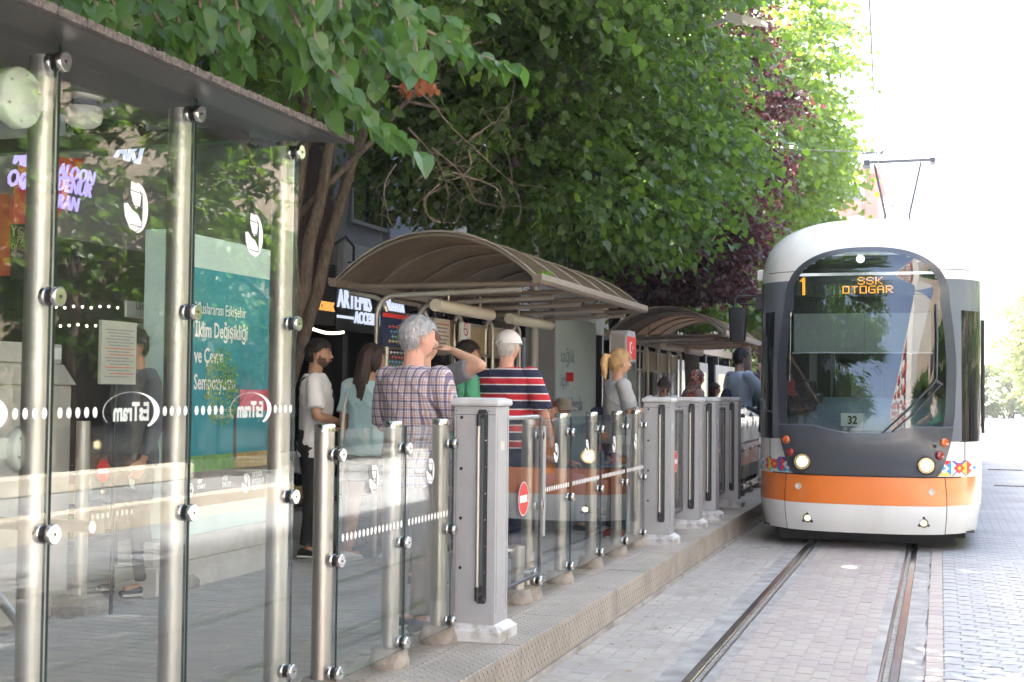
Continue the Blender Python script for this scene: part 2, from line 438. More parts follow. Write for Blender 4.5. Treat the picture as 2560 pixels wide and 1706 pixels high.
# rails set in cement strips
M_rail = mat('rail_steel', (.34,.29,.27), .32, 1., var=.3, vscale=2, stretch=(30, 1, 30), dirt=(.45,.22,.12), dscale=2, damt=.5)
M_railtop = mat('rail_polished', (.50,.45,.42), .24, 1., var=.15, vscale=4)
M_cem = mat('rail_cement', (.29,.28,.27), .9, var=.3, vscale=6, bump=.5, bscale=50, dirt=(.26,.25,.25), dscale=2.5, damt=.8)
M_rub = mat('rail_rubber', (.24,.225,.205), .9, var=.4, vscale=30, bump=.5, bscale=70)
def rail(x, y0, y1, s, label):
    t = empty('rail', (x, y0, 0), label, 'rail', 'grooved tram rails')
    n = int((y1-y0)/2)
    MB().box(x-.026, x+.026, y0, y1, -.02, .024, bev=.004).build('rail_head', M_railtop, t)
    MB().box(*sorted((x+s*.0285, x+s*.062)), y0, y1, -.02, .010).build('groove', M_rub, t)
    MB().box(*sorted((x+s*.064, x+s*.082)), y0, y1, -.02, .021, bev=.003).build('check_flange', M_rail, t)
    # ragged cement strip beside
    for a, b_ in ((-.160, -.028), (.084, .150)):
        lo, hi = sorted((x+s*a, x+s*b_)); vs = []; fs = []; N = int((y1-y0)/.06)
        for i in range(N+1):
            yy = y0+(y1-y0)*i/N; e = noise.noise(Vector((x*3, yy*2.5, 0)))*.028+noise.noise(Vector((x, yy*11, 3)))*.010
            if a < 0: xa, xb = ((lo+e, hi) if s > 0 else (lo, hi+e))
            else: xa, xb = ((lo, hi+e) if s > 0 else (lo+e, hi))
            vs += [(xa, yy, .0235), (xb, yy, .0205)]
        for i in range(N): fs.append((2*i, 2*i+1, 2*i+3, 2*i+2))
        MB().add(vs, fs).build('cement_strip', M_cem, t)
    return t
rail(RL, 4.2, 130, 1, 'left grooved rail of the tram track between platform and brick paving')
rail(RR, 4.2, 130, -1, 'right grooved rail of the tram track reflecting orange beneath the tram')
rail(1.86, 20, 130, 1, 'rail of the second track on the sunny far side of the road')
rail(2.9, 20, 130, -1, 'outermost rail of the second track on the sunny far side')
# iron covers let into the paving far right
for (px, py, L) in ((2500, 1176, .5), (2530, 1217, .6)):
    p = atZ(px, py, 0); 
    MB().box(p.x-L*.5, p.x+L*.9, p.y-.12, p.y+.12, .0, .027, bev=.004).build('drain_cover', M_rub)
    tag(bpy.data.objects[[o.name for o in bpy.data.objects if o.name.startswith('drain_cover')][-1]], 'long iron drain cover in the paving, the %s one' % ('farther' if py < 1200 else 'nearer'), 'drain cover', 'drain covers in the paving')

# -------------------------------------------------- platform
M_pcore = mat('platform_concrete', (.36,.34,.31), .9, var=.25, vscale=5, bump=.4, bscale=40, dirt=(.2,.17,.13), dscale=2, damt=.7)
plat = MB().box(-5.25, EDGE-.015, -4, 60, -.02, PZ-.018).build('platform', M_pcore, kind='structure')
MB().box(-20, -5.25, -6, 60, -.02, PZ-.03).build('pavement', paving_mat('shop_pavement', (.34,.31,.29), (.39,.36,.33), (.2,.19,.18), 0, 0, .3, .3), kind='structure')
M_tile = island_mat('platform_tile', [(.33,.315,.30), (.37,.35,.33), (.31,.30,.29), (.36,.345,.335)], .8, dirt=(.24,.225,.21), damt=.5, dscale=1.4)
its = []; y = 4.3; row = 0
while y < 14:
    x = -4.95+(.1 if row % 2 else 0)
    while x < -2.85:
        its.append((x+.1, y+.05, PZ-.016, .197, .096, .014+random.random()*.002, 0)); x += .2
    y += .1; row += 1
scatter_pieces(its, 'tile', M_tile, plat)
MB().box(-5.2, -2.78, 14, 60, PZ-.018, PZ-.003).build('paving_sheet', paving_mat('platform_far', (.33,.315,.30), (.37,.35,.33), (.2,.19,.18), 0, 0), plat)
MB().box(-5.2, -2.78, -4, 4.3, PZ-.018, PZ-.003).build('paving_sheet', M_tile, plat)
# diamond plate edge: top plates and folded front plates
def diamond_mat(name, axis):
    m = mat(name, (.42,.375,.32), .5, .2, var=.2, vscale=3, dirt=(.30,.24,.18), dscale=1.8, damt=.7)
    t = m.node_tree; b = t.nodes['Principled BSDF']
    tc = t.nodes.new('ShaderNodeTexCoord'); sp = t.nodes.new('ShaderNodeSeparateXYZ'); t.links.new(tc.outputs['Object'], sp.inputs[0])
    def mth(op, a, b_=None, v=None):
        n = t.nodes.new('ShaderNodeMath'); n.operation = op
        t.links.new(a, n.inputs[0])
        if b_ is not None: t.links.new(b_, n.inputs[1])
        if v is not None: n.inputs[1].default_value = v
        return n.outputs[0]
    U = sp.outputs['Y']; V = sp.outputs['X' if axis == 'top' else 'Z']
    def lozenge(du, dv, sgn):
        u = mth('ADD', mth('MULTIPLY', U, v=1/.062), v=du); v_ = mth('ADD', mth('MULTIPLY', V, v=1/.062), v=dv)
        fu = mth('SUBTRACT', mth('FRACT', u), v=.5); fv = mth('SUBTRACT', mth('FRACT', v_), v=.5)
        a = mth('ABSOLUTE', mth('ADD', fu, mth('MULTIPLY', fv, v=sgn))); c = mth('ABSOLUTE', mth('SUBTRACT', fu, mth('MULTIPLY', fv, v=sgn)))
        s = mth('ADD', mth('MULTIPLY', a, v=5.), mth('MULTIPLY', c, v=1.45))
        n = t.nodes.new('ShaderNodeMath'); n.operation = 'SUBTRACT'; n.use_clamp = True; n.inputs[0].default_value = 1; t.links.new(s, n.inputs[1])
        return n.outputs[0]
    h = mth('ADD', lozenge(0, 0, 1), lozenge(.5, .5, -1))
    bp = t.nodes.new('ShaderNodeBump'); bp.inputs['Strength'].default_value = 1; bp.inputs['Distance'].default_value = .012
    t.links.new(h, bp.inputs['Height']); t.links.new(bp.outputs[0], b.inputs['Normal'])
    # raised lozenges tinted paler on the top plates, darker on the front plates
    mxs = [x for x in t.nodes if x.type == 'MIX'][0]; src = mxs.outputs[2]
    m2 = t.nodes.new('ShaderNodeMix'); m2.data_type = 'RGBA'; m2.inputs[7].default_value = (.20,.175,.15,1) if axis != 'top' else (.62,.58,.52,1)
    t.links.new(mth('MULTIPLY', h, v=.9), m2.inputs[0]); t.links.new(src, m2.inputs[6]); t.links.new(m2.outputs[2], b.inputs['Base Color'])
    return m
M_dtop = diamond_mat('diamond_plate_top', 'top'); M_dside = diamond_mat('diamond_plate_front', 'side')
y = 4.6; k = 0
while y < 26:
    L = 1.22 if k % 2 else .96
    tl = random.gauss(0, .0015)
    MB().box(EDGE-.30, EDGE, y+.003, y+L-.003, PZ-.014, PZ+tl, bev=.002).build('edge_plate', M_dtop, plat)
    MB().box(EDGE-.65, EDGE-.303, y-.35+.003, y+L-.35-.003, PZ-.014, PZ+tl*.7, bev=.002).build('edge_plate', M_dtop, plat)
    MB().box(EDGE-.012, EDGE+.0, y+.003, y+L-.003, .045, PZ-.015, bev=.002).build('front_plate', M_dside, plat)
    y += L; k += 1
MB().box(EDGE-.66, EDGE, -4, 4.6, PZ-.014, PZ).build('edge_plate', M_dtop, plat)
MB().box(EDGE-.66, EDGE, 26, 60, PZ-.014, PZ).build('edge_plate', M_dtop, plat)
MB().box(EDGE-.02, EDGE+.012, 4.5, 60, -.01, .04).build('kerb_foot', M_pcore, plat)
# sand and grit gathered at the kerb foot, gravel strip along the back of the platform
def grit(n, x0, x1, y0, y1, z, s0, s1, name, m):
    V = []; F = []
    P = np.stack([rng.uniform(x0, x1, n), rng.uniform(y0, y1, n)], 1); S = rng.uniform(s0, s1, n)
    base = np.array([[-1,-1,0],[1,-1,0],[1,1,0],[-1,1,0],[0,0,1.1]]); a = rng.uniform(0, 6.28, n)
    c, s = np.cos(a), np.sin(a)
    X = base[:,0][None]*S[:,None]; Y = base[:,1][None]*S[:,None]*.8; Z = base[:,2][None]*S[:,None]*.8
    VX = P[:,0,None]+X*c[:,None]-Y*s[:,None]; VY = P[:,1,None]+X*s[:,None]+Y*c[:,None]; V = np.stack([VX, VY, Z+z], 2).reshape(-1, 3)
    f = np.array([[0,1,4],[1,2,4],[2,3,4],[3,0,4]]); F = (f[None]+np.arange(n)[:,None,None]*5).reshape(-1, 3)
    return np_mesh(name, V, F, m, kind='stuff')
M_grv = island_mat('gravel_stone', [(.30,.26,.23), (.40,.36,.32), (.24,.2,.18), (.46,.42,.38)], .95)
tag(grit(14000, -5.35, -4.93, 4.6, 16, PZ-.012, .004, .012, 'gravel', M_grv), 'strip of brown gravel along the back of the platform')
tag(grit(2500, EDGE+.01, EDGE+.16, 4.8, 15, .008, .002, .007, 'gravel', M_grv), 'grit and sand gathered along the foot of the platform edge')
# fallen leaves
M_fall = island_mat('fallen_leaf', [(.22,.09,.05), (.30,.13,.09), (.16,.08,.05), (.34,.22,.10), (.25,.06,.06)], .8)
V = []; F = []
def fleaf(x, y, z, s, a):
    b = len(V); c_, s_ = math.cos(a), math.sin(a)
    for u, v, h in ((-1, 0, .12), (0, .5, .02), (1, 0, .3), (0, -.5, .02), (0, 0, .0)): V.append((x+s*(u*c_-v*s_), y+s*(u*s_+v*c_), z+s*h*.5))
    F.extend([(b, b+4, b+1), (b+1, b+4, b+2), (b+2, b+4, b+3), (b+3, b+4, b)])
for k in range(150):
    yy = random.uniform(5.2, 15); q = random.random()
    if q < .45: fleaf(random.uniform(EDGE+.02, EDGE+.5), yy, .016, random.uniform(.01, .026), random.random()*6)
    elif q < .7: fleaf(random.uniform(-1.9, 1.6), yy, .027, random.uniform(.01, .024), random.random()*6)
    elif q < .85: fleaf(random.uniform(-2.7, -2.2), yy, PZ+.003, random.uniform(.008, .02), random.random()*6)
    else: fleaf(random.uniform(-4.8, -2.9), yy, PZ+.003, random.uniform(.01, .02), random.random()*6)
tag(np_mesh('leaf_litter', np.array(V), np.array(F), M_fall, kind='stuff'), 'dry fallen leaves strewn over road and platform')

# -------------------------------------------------- opposite platform, bright in the sun (seen mirrored in the glass)
M_stone = mat('cream_stone', (.55,.50,.42), .8, var=.15, vscale=3, bump=.2, bscale=40)
opp = MB().box(3.76, 6.6, -8, 17, -.02, .28, bev=.01).build('opposite_platform', M_stone, kind='structure')
MB().box(4.0, 6.58, -8, 17, .2805, .287).build('paving_sheet', M_pavfar, opp)
wl = MB()
wl.box(5.4, 5.75, -8, 17, .288, .52, bev=.02)
tag(wl.build('low_wall', M_stone), 'long cream stone wall on the platform across the road', 'wall')
# ============================================================ TREES
def leaf_proto(kind):
    """list of (verts, tris) templates; base at origin, blade along +Y, normal +Z"""
    if kind == 'linden_big':     # heart shape, folded along the midrib, serrated tip
        half = [(0,-.06),(.20,-.16),(.40,-.08),(.50,.14),(.47,.38),(.36,.60),(.20,.80),(.0,1.02)]
        vs = []; fs = []
        mid = [(0, 0, 0), (0, .3, -.02), (0, .62, -.05), (0, 1.02, -.14)]
        for s in (1, -1):
            b = len(vs)
            for (x, y) in half: vs.append((s*x, y, .20*x-.16*y*y+.03*math.sin(9*y)))
            m = len(vs); vs.extend([(0, .0, 0), (0, .3, -.03), (0, .62, -.09)])
            tri = [(0,1,'a'),(1,2,'a'),(2,3,'a'),(3,4,'b'),(4,5,'b'),(5,6,'c'),(6,7,'c')]
            mm = {'a': m, 'b': m+1, 'c': m+2}
            for i, j, k in tri: fs.append((b+i, b+j, mm[k]) if s > 0 else (b+j, b+i, mm[k]))
            for i, k0, k1 in ((3, m, m+1), (5, m+1, m+2)): fs.append((b+i, k1, k0) if s > 0 else (b+i, k0, k1))
        return np.array(vs), np.array(fs)
    if kind == 'linden':
        vs = [(0,0,0),(.34,-.10,.07),(.50,.22,.10),(.36,.62,.02),(0,1.0,-.16),(-.36,.62,.02),(-.50,.22,.10),(-.34,-.10,.07),(0,.45,-.04)]
        fs = [(0,1,8),(1,2,8),(2,3,8),(3,4,8),(4,5,8),(5,6,8),(6,7,8),(7,0,8)]
        return np.array(vs), np.array(fs)
    if kind == 'simple':
        vs = [(0,0,0),(.42,.3,.08),(.22,.75,.0),(0,1,-.12),(-.22,.75,.0),(-.42,.3,.08)]
        fs = [(0,1,2),(0,2,3),(0,3,4),(0,4,5)]
        return np.array(vs), np.array(fs)
def frames(d, nrm):
    d = d/np.linalg.norm(d, axis=1, keepdims=True); x = np.cross(d, nrm); x /= np.linalg.norm(x, axis=1, keepdims=True)+1e-9
    z = np.cross(x, d); return x, d, z
def leaves_at(P, D, N, S, kind):
    v, f = leaf_proto(kind); x, y, z = frames(D, N)
    V = P[:,None] + S[:,None,None]*(v[None,:,0,None]*x[:,None]+v[None,:,1,None]*y[:,None]+v[None,:,2,None]*z[:,None])
    F = f[None] + (np.arange(len(P))*len(v))[:,None,None]
    return V.reshape(-1, 3), F.reshape(-1, 3)
def spray(n, start, dirn, length, droop, lps, size, jit=.35):
    """n sprays of lps leaves: start (n,3), dirn (n,3); returns leaf bases, directions, normals, sizes"""
    dirn = dirn/np.linalg.norm(dirn, axis=1, keepdims=True)
    t = (np.arange(lps)+.5)/lps
    L = length[:,None]*t[None]
    P = start[:,None]+dirn[:,None]*L[...,None]; P[..., 2] -= droop[:,None]*L**2
    T = np.repeat(dirn[:,None], lps, 1).copy(); T[..., 2] -= 2*droop[:,None]*L
    side = np.cross(T, [0,0,1.]); side /= np.linalg.norm(side, axis=2, keepdims=True)+1e-9
    alt = np.where(np.arange(lps) % 2, 1, -1)[None,:,None]
    D = T*.6+side*alt*.7+rng.normal(0, jit, T.shape); D[..., 2] -= .25
    N = np.array([0,0,1.])[None,None]+rng.normal(0, .6, T.shape)+side*alt*.2
    S = size*rng.uniform(.5, 1.2, P.shape[:2])
    return P.reshape(-1,3), D.reshape(-1,3), N.reshape(-1,3), S.reshape(-1)
def crown_pts(ells, n, shell=.35):
    """points in the outer shell of a set of ellipsoids ((cx,cy,cz),(rx,ry,rz),weight) and outward directions"""
    wts = np.array([e[2] for e in ells], float); wts /= wts.sum(); idx = rng.choice(len(ells), n, p=wts)
    c = np.array([e[0] for e in ells])[idx]; r = np.array([e[1] for e in ells])[idx]
    nb = max(12, n//34); bi = rng.choice(len(ells), nb, p=wts)      # boughs: flattened clumps of sprays with gaps between
    bd = rng.normal(0, 1, (nb, 3)); bd /= np.linalg.norm(bd, axis=1, keepdims=True); brr = rng.uniform(.62, 1.02, nb)
    pick = rng.integers(0, nb, n); idx = bi[pick]; c = np.array([e[0] for e in ells])[idx]; r = np.array([e[1] for e in ells])[idx]
    o = rng.normal(0, 1, (n, 3)); o /= np.linalg.norm(o, axis=1, keepdims=True); o *= rng.random((n, 1))**.5
    B = c+bd[pick]*r*brr[pick][:,None]; rad_ = np.hypot(bd[pick][:,0], bd[pick][:,1])*.35
    sz = np.minimum(1., r.min(axis=1)*.5)[:,None]*rng.uniform(.7, 1.2, nb)[pick][:,None]
    P = B+o*sz*np.array([.75,.75,.22]); P[:,2] -= rad_*np.linalg.norm(o[:,:2]*sz, axis=1)*.9
    fill = rng.random(n) < .22
    dd = bd[pick]+o*.6
    d = rng.normal(0, 1, (n, 3)); d /= np.linalg.norm(d, axis=1, keepdims=True)
    lump = 1+.22*np.sin(d[:,0]*5+c[:,0])*np.sin(d[:,1]*6+c[:,1]*2)*np.sin(d[:,2]*5+c[:,2])
    rad = (1-shell*rng.random(n)**1.3)*lump
    Q = c+d*r*rad[:,None]*.93
    P[fill] = Q[fill]; dd[fill] = d[fill]
    return P, dd
def limb(mb, a, b, r0, r1, bend=.2, seg=6):
    a = Vector(a); b = Vector(b); L = (b-a).length; off = Vector((random.gauss(0, bend), random.gauss(0, bend), abs(random.gauss(0, bend))))*L*.35
    pts = []; rr = []
    for i in range(seg+1):
        t = i/seg; p = a.lerp(b, t)+off*math.sin(math.pi*t)+Vector((random.gauss(0, .012), random.gauss(0, .012), 0))*L*.5
        pts.append(p); rr.append(r0+(r1-r0)*t)
    mb.tube(pts, rr, 9, True); return pts
M_bark = mat('linden_bark', (.15,.115,.09), .92, var=.4, vscale=6, bump=1., bscale=18, stretch=(6, 6, 1.2))
M_barkd = mat('plum_bark', (.07,.05,.045), .92, var=.3, vscale=6, bump=1., bscale=18, stretch=(6, 6, 1.2))
LG = leaf_mat('linden_leaf', [(.022,.050,.010), (.040,.088,.014), (.030,.068,.014), (.065,.13,.02), (.05,.095,.03)], .46, .42)
LN = leaf_mat('linden_leaf_near', [(.040,.095,.024), (.055,.125,.026), (.048,.11,.028), (.07,.15,.032)], .42, .33)
LP = leaf_mat('plum_leaf', [(.038,.016,.015), (.065,.022,.020), (.028,.014,.013), (.10,.030,.024)], .3, .35)
LB = leaf_mat('linden_leaf_sunlit', [(.065,.115,.018), (.09,.16,.022), (.08,.14,.03), (.115,.19,.028), (.09,.145,.045)], .42, .4)  # sunlit copy of the linden leaf, sunlight put into the colour
LY = leaf_mat('haze_pale_leaf', [(.12,.16,.05), (.16,.20,.07), (.09,.13,.045), (.19,.22,.08)], .35, .5)  # haze and glare on the far trees put into a paler leaf colour
def tree(base, ells, n_spray, lps, size, lmat, label, bark=M_bark, h=4., r=.16, kind='linden', droop=.25, length=.7, stems=1, lamp_gap=False, lean=(0,0), limbs=14, keep=None, twig=True):
    t = empty('tree', base, label, 'tree', 'street trees'); mb = MB(); b = Vector(base)
    for s in range(stems):
        o = Vector((random.gauss(0, .09)*(stems > 1), random.gauss(0, .09)*(stems > 1), 0))
        top = b+Vector((lean[0]+random.gauss(0, .25)*(stems > 1), lean[1]+random.gauss(0, .3)*(stems > 1), h))
        pts = limb(mb, b+o, top, r, r*.55, .06, 10)
    mb.build('trunk', bark, t)
    lb = MB()
    for k in range(limbs):
        e = ells[k % len(ells)]; d = Vector(rng.normal(0, 1, 3)).normalized()
        tgt = Vector(e[0])+Vector((d.x*e[1][0], d.y*e[1][1], d.z*e[1][2]))*.7
        st = b+Vector((lean[0], lean[1], h))*random.uniform(.65, 1.)
        pp = limb(lb, st, tgt, r*.4, .012, .25, 8)
        for q in range(3):
            a = pp[random.randint(3, 7)]; limb(lb, a, a+Vector((random.gauss(0,.5), random.gauss(0,.5), random.gauss(-.05,.3))), .018, .004, .3, 4)
    lb.build('limb', bark, t)
    P0, D0 = crown_pts(ells, n_spray)
    D0 = D0+rng.normal(0, .35, D0.shape); D0[:, 2] = D0[:, 2]*.4-.1
    P, D, N, S = spray(n_spray, P0, D0, rng.uniform(.6, 1.2, n_spray)*length, np.full(n_spray, droop), lps, size)
    if keep is not None:
        k = keep(P); P, D, N, S = P[k], D[k], N[k], S[k]
    if lamp_gap:
        dd = P-np.array(CP); zz = dd@np.array(_fw); xx = 1280+FPX*(dd@np.array(_r))/zz; yy = 853-FPX*(dd@np.array(_u))/zz
        k = ~((xx > 1765) & (xx < 1935) & (yy > 12) & (yy < 92) & (zz < 15.6)); P, D, N, S = P[k], D[k], N[k], S[k]
    V, F = leaves_at(P-np.array(base), D, N, S, kind)
    np_mesh('crown', V, F, lmat, t, kind='stuff')
    return t

# the linden whose stems lean over the pavement behind the first shelter
def clear_under(P):   # nothing hangs into the shelters, the tram's clearance or the sight of its front
    over = (P[:, 0] > -2.6) & (P[:, 2] < 3.35+.0*P[:, 1])
    return ~over
tree((-5.86, 10.5, PZ-.03), [((-4.9,10.6,6.2),(2.3,2.4,1.7),3), ((-5.2,9.6,4.7),(1.1,1.1,.9),.5), ((-5.5,11.9,6.4),(2.2,1.8,1.7),2)], 1700, 9, .105, LG,
     'linden with several slim leaning stems behind the glass shelter', h=4.4, r=.085, stems=4, lean=(-.05, .95), limbs=16, droop=.3, length=.8,
     keep=lambda P: (P[:,2] > 3.7) & clear_under(P))
# the big dark linden over the arched shelter
tree((-5.4, 16.2, PZ-.03), [((-4.5,15.2,6.3),(2.3,3.0,2.6),4), ((-4.0,13.9,4.45),(1.35,1.8,1.15),1.9), ((-4.1,16.4,5.2),(1.15,1.7,2.0),1.6), ((-3.05,13.3,6.4),(.8,1.2,1.4),.7), ((-5.4,14.5,8.2),(3,3.4,2.0),2)], 7600, 9, .092, LG,
     'large dark green linden spreading over the arched platform shelter', h=4.6, r=.2, limbs=34, droop=.42, length=.85, lean=(.4,-.3), lamp_gap=True,
     keep=lambda P: (P[:,2] > 3.02+.28*np.maximum(0, -4.1-P[:,0])) & clear_under(P))
# purple plums
tree((-4.9, 20.2, PZ-.03), [((-4.0,19.6,4.9),(1.35,1.6,2.0),3), ((-3.7,19.2,3.7),(1.1,1.2,.95),1.8), ((-3.05,19.2,5.6),(.75,1.3,2.1),2.6)], 5600, 9, .085, LP,
     'dark red purple-leaved plum between the two green lindens', bark=M_barkd, h=3.4, r=.12, limbs=26, droop=.2, length=.5, kind='simple',
     keep=lambda P: (P[:,2] > 2.95) & clear_under(P))
tree((-7.0, 18.3, PZ-.03), [((-6.3,18.0,2.9),(.9,1.2,.55),1.0), ((-6.9,18.2,4.0),(1.2,1.4,1.0),1.)], 420, 8, .085, LP,
     'small dark plum in front of the shop fronts', bark=M_barkd, h=2.6, r=.07, limbs=14, droop=.25, length=.45, kind='simple')
tree((-5.6, 44., PZ-.03), [((-4.6,44,4.6),(2.0,3,2.0),1)], 700, 8, .13, LP,
     'far purple plum just showing left of the pantograph', bark=M_barkd, h=3.4, r=.12, limbs=8, kind='simple')
# bright lindens beyond
tree((-4.9, 27.5, PZ-.03), [((-4.7,27.0,6.6),(2.2,3.0,3.1),4), ((-4.2,26.5,4.2),(1.2,2.2,1.7),1.6), ((-3.9,27.2,8.2),(1.5,2.4,2.2),1.5)], 6400, 8, .125, LB,
     'bright green linden just beyond the purple plum', h=4.6, r=.2, limbs=26, droop=.3, length=1.0, keep=lambda P: (P[:,2] > 2.9) & clear_under(P))
tree((-4.9, 35.5, PZ-.03), [((-4.9,35.0,7.2),(2.3,3.0,3.4),4), ((-4.1,34.5,8.0),(1.5,2.4,2.0),1.3), ((-5.3,35,4.4),(1.3,2.2,1.6),1.), ((-3.2,34,7.1),(1.1,1.6,.8),.22), ((-3.5,34,10.2),(1.2,1.6,.9),.25)], 4600, 8, .15, LB,
     'tall feathery linden reaching out over the tram against the sky', h=5, r=.2, limbs=26, droop=.2, length=1.1, keep=lambda P: (P[:,2] > 3.9) & clear_under(P) & ~((P[:,2] < 6.7) & (P[:,0] > -2.5+.35*np.sin(P[:,2]*3+P[:,1]))))
tree((-6.9, 52, PZ-.03), [((-7.0,51,6.2),(2.6,4,3.4),4)], 1500, 8, .2, LB,
     'farthest linden of the row on the left', h=5, r=.2, limbs=8, length=1.2, kind='simple')
# pale sunlit trees at the end of the street
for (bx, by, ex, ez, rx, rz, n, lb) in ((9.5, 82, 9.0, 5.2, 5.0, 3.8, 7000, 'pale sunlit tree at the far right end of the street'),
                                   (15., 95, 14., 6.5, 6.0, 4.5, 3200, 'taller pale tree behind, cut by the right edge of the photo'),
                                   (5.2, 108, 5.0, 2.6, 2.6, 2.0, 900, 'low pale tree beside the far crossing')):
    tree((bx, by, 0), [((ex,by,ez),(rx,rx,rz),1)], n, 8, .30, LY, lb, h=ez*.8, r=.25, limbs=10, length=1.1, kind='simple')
# trees standing behind and beside the camera: they shade the road and show in the windscreen
for (bx, by, ez, n, lb) in ((-5.4, -2.5, 6.0, 2200, 'linden behind the camera shading the road'), (-6.6, -11, 6.0, 1300, 'linden farther back mirrored dark in the tram windscreen')):
    tree((bx, by, 0), [((bx+1.2,by,ez),(3.0,3.6,2.6),1)], n, 8, .17, LG, lb, h=4.5, r=.2, limbs=8, length=1.0, kind='simple', keep=lambda P: P[:,2] > 3.2)
tree((7.4, 3.5, .28), [((7.0,3.5,4.6),(1.8,2.6,1.9),1)], 2400, 8, .17, LG, 'linden on the platform across the road', h=3.5, r=.14, limbs=10, kind='simple')
for k, y in enumerate((17.5, 24, 31, 39)):
    tree((7.8, y, 0), [((7.7,y,5.1),(2.1,3.4,2.9),1)], 1700, 8, .17, LG, ['third', 'fourth', 'fifth', 'sixth'][k]+' linden of the row across the road', h=3.5, r=.14, limbs=8, kind='simple')
tree((7.4, 11.5, .28), [((7.1,11.5,4.6),(1.6,2.4,1.8),1)], 2200, 8, .17, LG, 'farther linden on the platform across the road', h=3.5, r=.14, limbs=10, kind='simple')

# the near linden: big leaves hanging into the top of the picture
near = empty('tree', (-6.2, 3.2, PZ-.03), 'near linden with big leaves hanging over the glass shelter roof', 'tree', 'street trees')
mb = MB(); pts = limb(mb, (-6.2, 3.2, .2), (-5.6, 3.8, 4.9), .15, .1, .05, 10); mb.build('trunk', M_bark, near)
near_keys = []
def branch(pts_px, r0, r1):
    """pts_px: list of (x, y, D): a branch through places read off the photograph at distance D"""
    ps = [atD(x, y, D) for x, y, D in pts_px]; out = []
    for i in range(len(ps)-1):
        p0 = ps[max(i-1,0)]; p1 = ps[i]; p2 = ps[i+1]; p3 = ps[min(i+2, len(ps)-1)]
        for k in range(5):
            t = k/5; out.append(.5*((2*p1)+(p2-p0)*t+(2*p0-5*p1+4*p2-p3)*t*t+(3*p1-p0-3*p2+p3)*t**3))
    out.append(ps[-1]); n = len(out); return out, [r0+(r1-r0)*i/(n-1) for i in range(n)]
twigs = MB(); leafP = []
def hang(px, r0=.012, r1=.003, step=.05, size=.095, side=.6):
    out, rr = branch(px, r0, r1); twigs.tube(out, rr, 6)
    acc = 0; k = 0
    for i in range(1, len(out)):
        seg = out[i]-out[i-1]; acc += seg.length
        while acc > step:
            acc -= step; k += 1; T = seg.normalized(); sd = T.cross(Vector((0,0,1))).normalized()*(1 if k % 2 else -1)
            D = T*.5+sd*side+Vector((random.gauss(0,.15), random.gauss(0,.15), -.55+random.gauss(0,.12)))
            N = Vector((random.gauss(.35,.3), random.gauss(-.45,.3), 1.))
            leafP.append((out[i]-seg*random.random(), D, N, size*random.uniform(.75, 1.15)))
# the two sprays standing free against the dark crown
hang([(760,-120,5.2),(880,-20,5.3),(1000,40,5.4),(1110,100,5.5),(1230,150,5.6),(1310,172,5.6)], step=.040, size=.10)
hang([(560,-80,5.0),(700,60,5.1),(800,180,5.2),(900,270,5.3),(990,340,5.3),(1050,385,5.3)], step=.036, size=.11)
hang([(760,-40,5.1),(860,60,5.2),(960,130,5.3),(1030,190,5.3)], step=.036, size=.10)
hang([(700,-60,4.9),(760,90,5.0),(850,200,5.1),(930,300,5.2),(960,330,5.2)], step=.04, size=.10)
hang([(880,-60,5.3),(980,10,5.4),(1080,30,5.5),(1180,80,5.6)], step=.04, size=.09)
for k in range(34):
    x0 = random.uniform(150, 1000); y0 = random.uniform(-180, -20); D = random.uniform(4.9, 6.4)
    yb = 60+max(0, (x0-150))*.40; yb = min(yb, 330) if x0 < 760 else 330-(x0-760)*.7
    ln = random.uniform(.5, 1.)
    x1 = x0+random.uniform(10, 130)*ln
    hang([(x0,y0,D),((x0+x1)/2,(y0+yb*ln)/2,D-.02),(x1,yb*ln,D)], step=.042, size=.10)
twigs.build('limb', M_bark, near, kind='stuff')
# larger leaves one by one
v, f = leaf_proto('linden_big'); lme = []
for q in range(4):
    vv = v.copy(); vv[:,0] *= 1+rng.normal(0,.06); vv[:,2] += .05*np.sin(vv[:,1]*5+q)+.04*vv[:,0]**2*q
    me = bpy.data.meshes.new('leaf'); me.from_pydata([tuple(p) for p in vv], [], [tuple(int(i) for i in t) for t in f]); me.materials.append(LN)
    for p in me.polygons: p.use_smooth = True
    lme.append(me)
def place_leaf(P, D, N, s, parent):
    d = D.normalized(); x = d.cross(N).normalized(); z = x.cross(d)
    o = bpy.data.objects.new('leaf', random.choice(lme)); COL.objects.link(o); o.parent = parent
    P = P-wloc(parent)
    o.matrix_local = Matrix(((x.x*s, d.x*s, z.x*s, P.x), (x.y*s, d.y*s, z.y*s, P.y), (x.z*s, d.z*s, z.z*s, P.z), (0,0,0,1)))
def in_view(P):
    d = P-CP; z = d.dot(_fw); x = 1280+FPX*d.dot(_r)/z; y = 853-FPX*d.dot(_u)/z
    return z > 0 and -30 < x < 2600 and -60 < y
vis = [q for q in leafP if in_view(q[0])]; vis.sort(key=lambda q: (q[0]-CP).length)
for q in vis[:300]: place_leaf(*q, near)
others = vis[300:]+[q for q in leafP if not in_view(q[0])]
P = np.array([tuple(q[0]) for q in others]); D = np.array([tuple(q[1]) for q in others]); N = np.array([tuple(q[2]) for q in others]); S = np.array([q[3] for q in others])
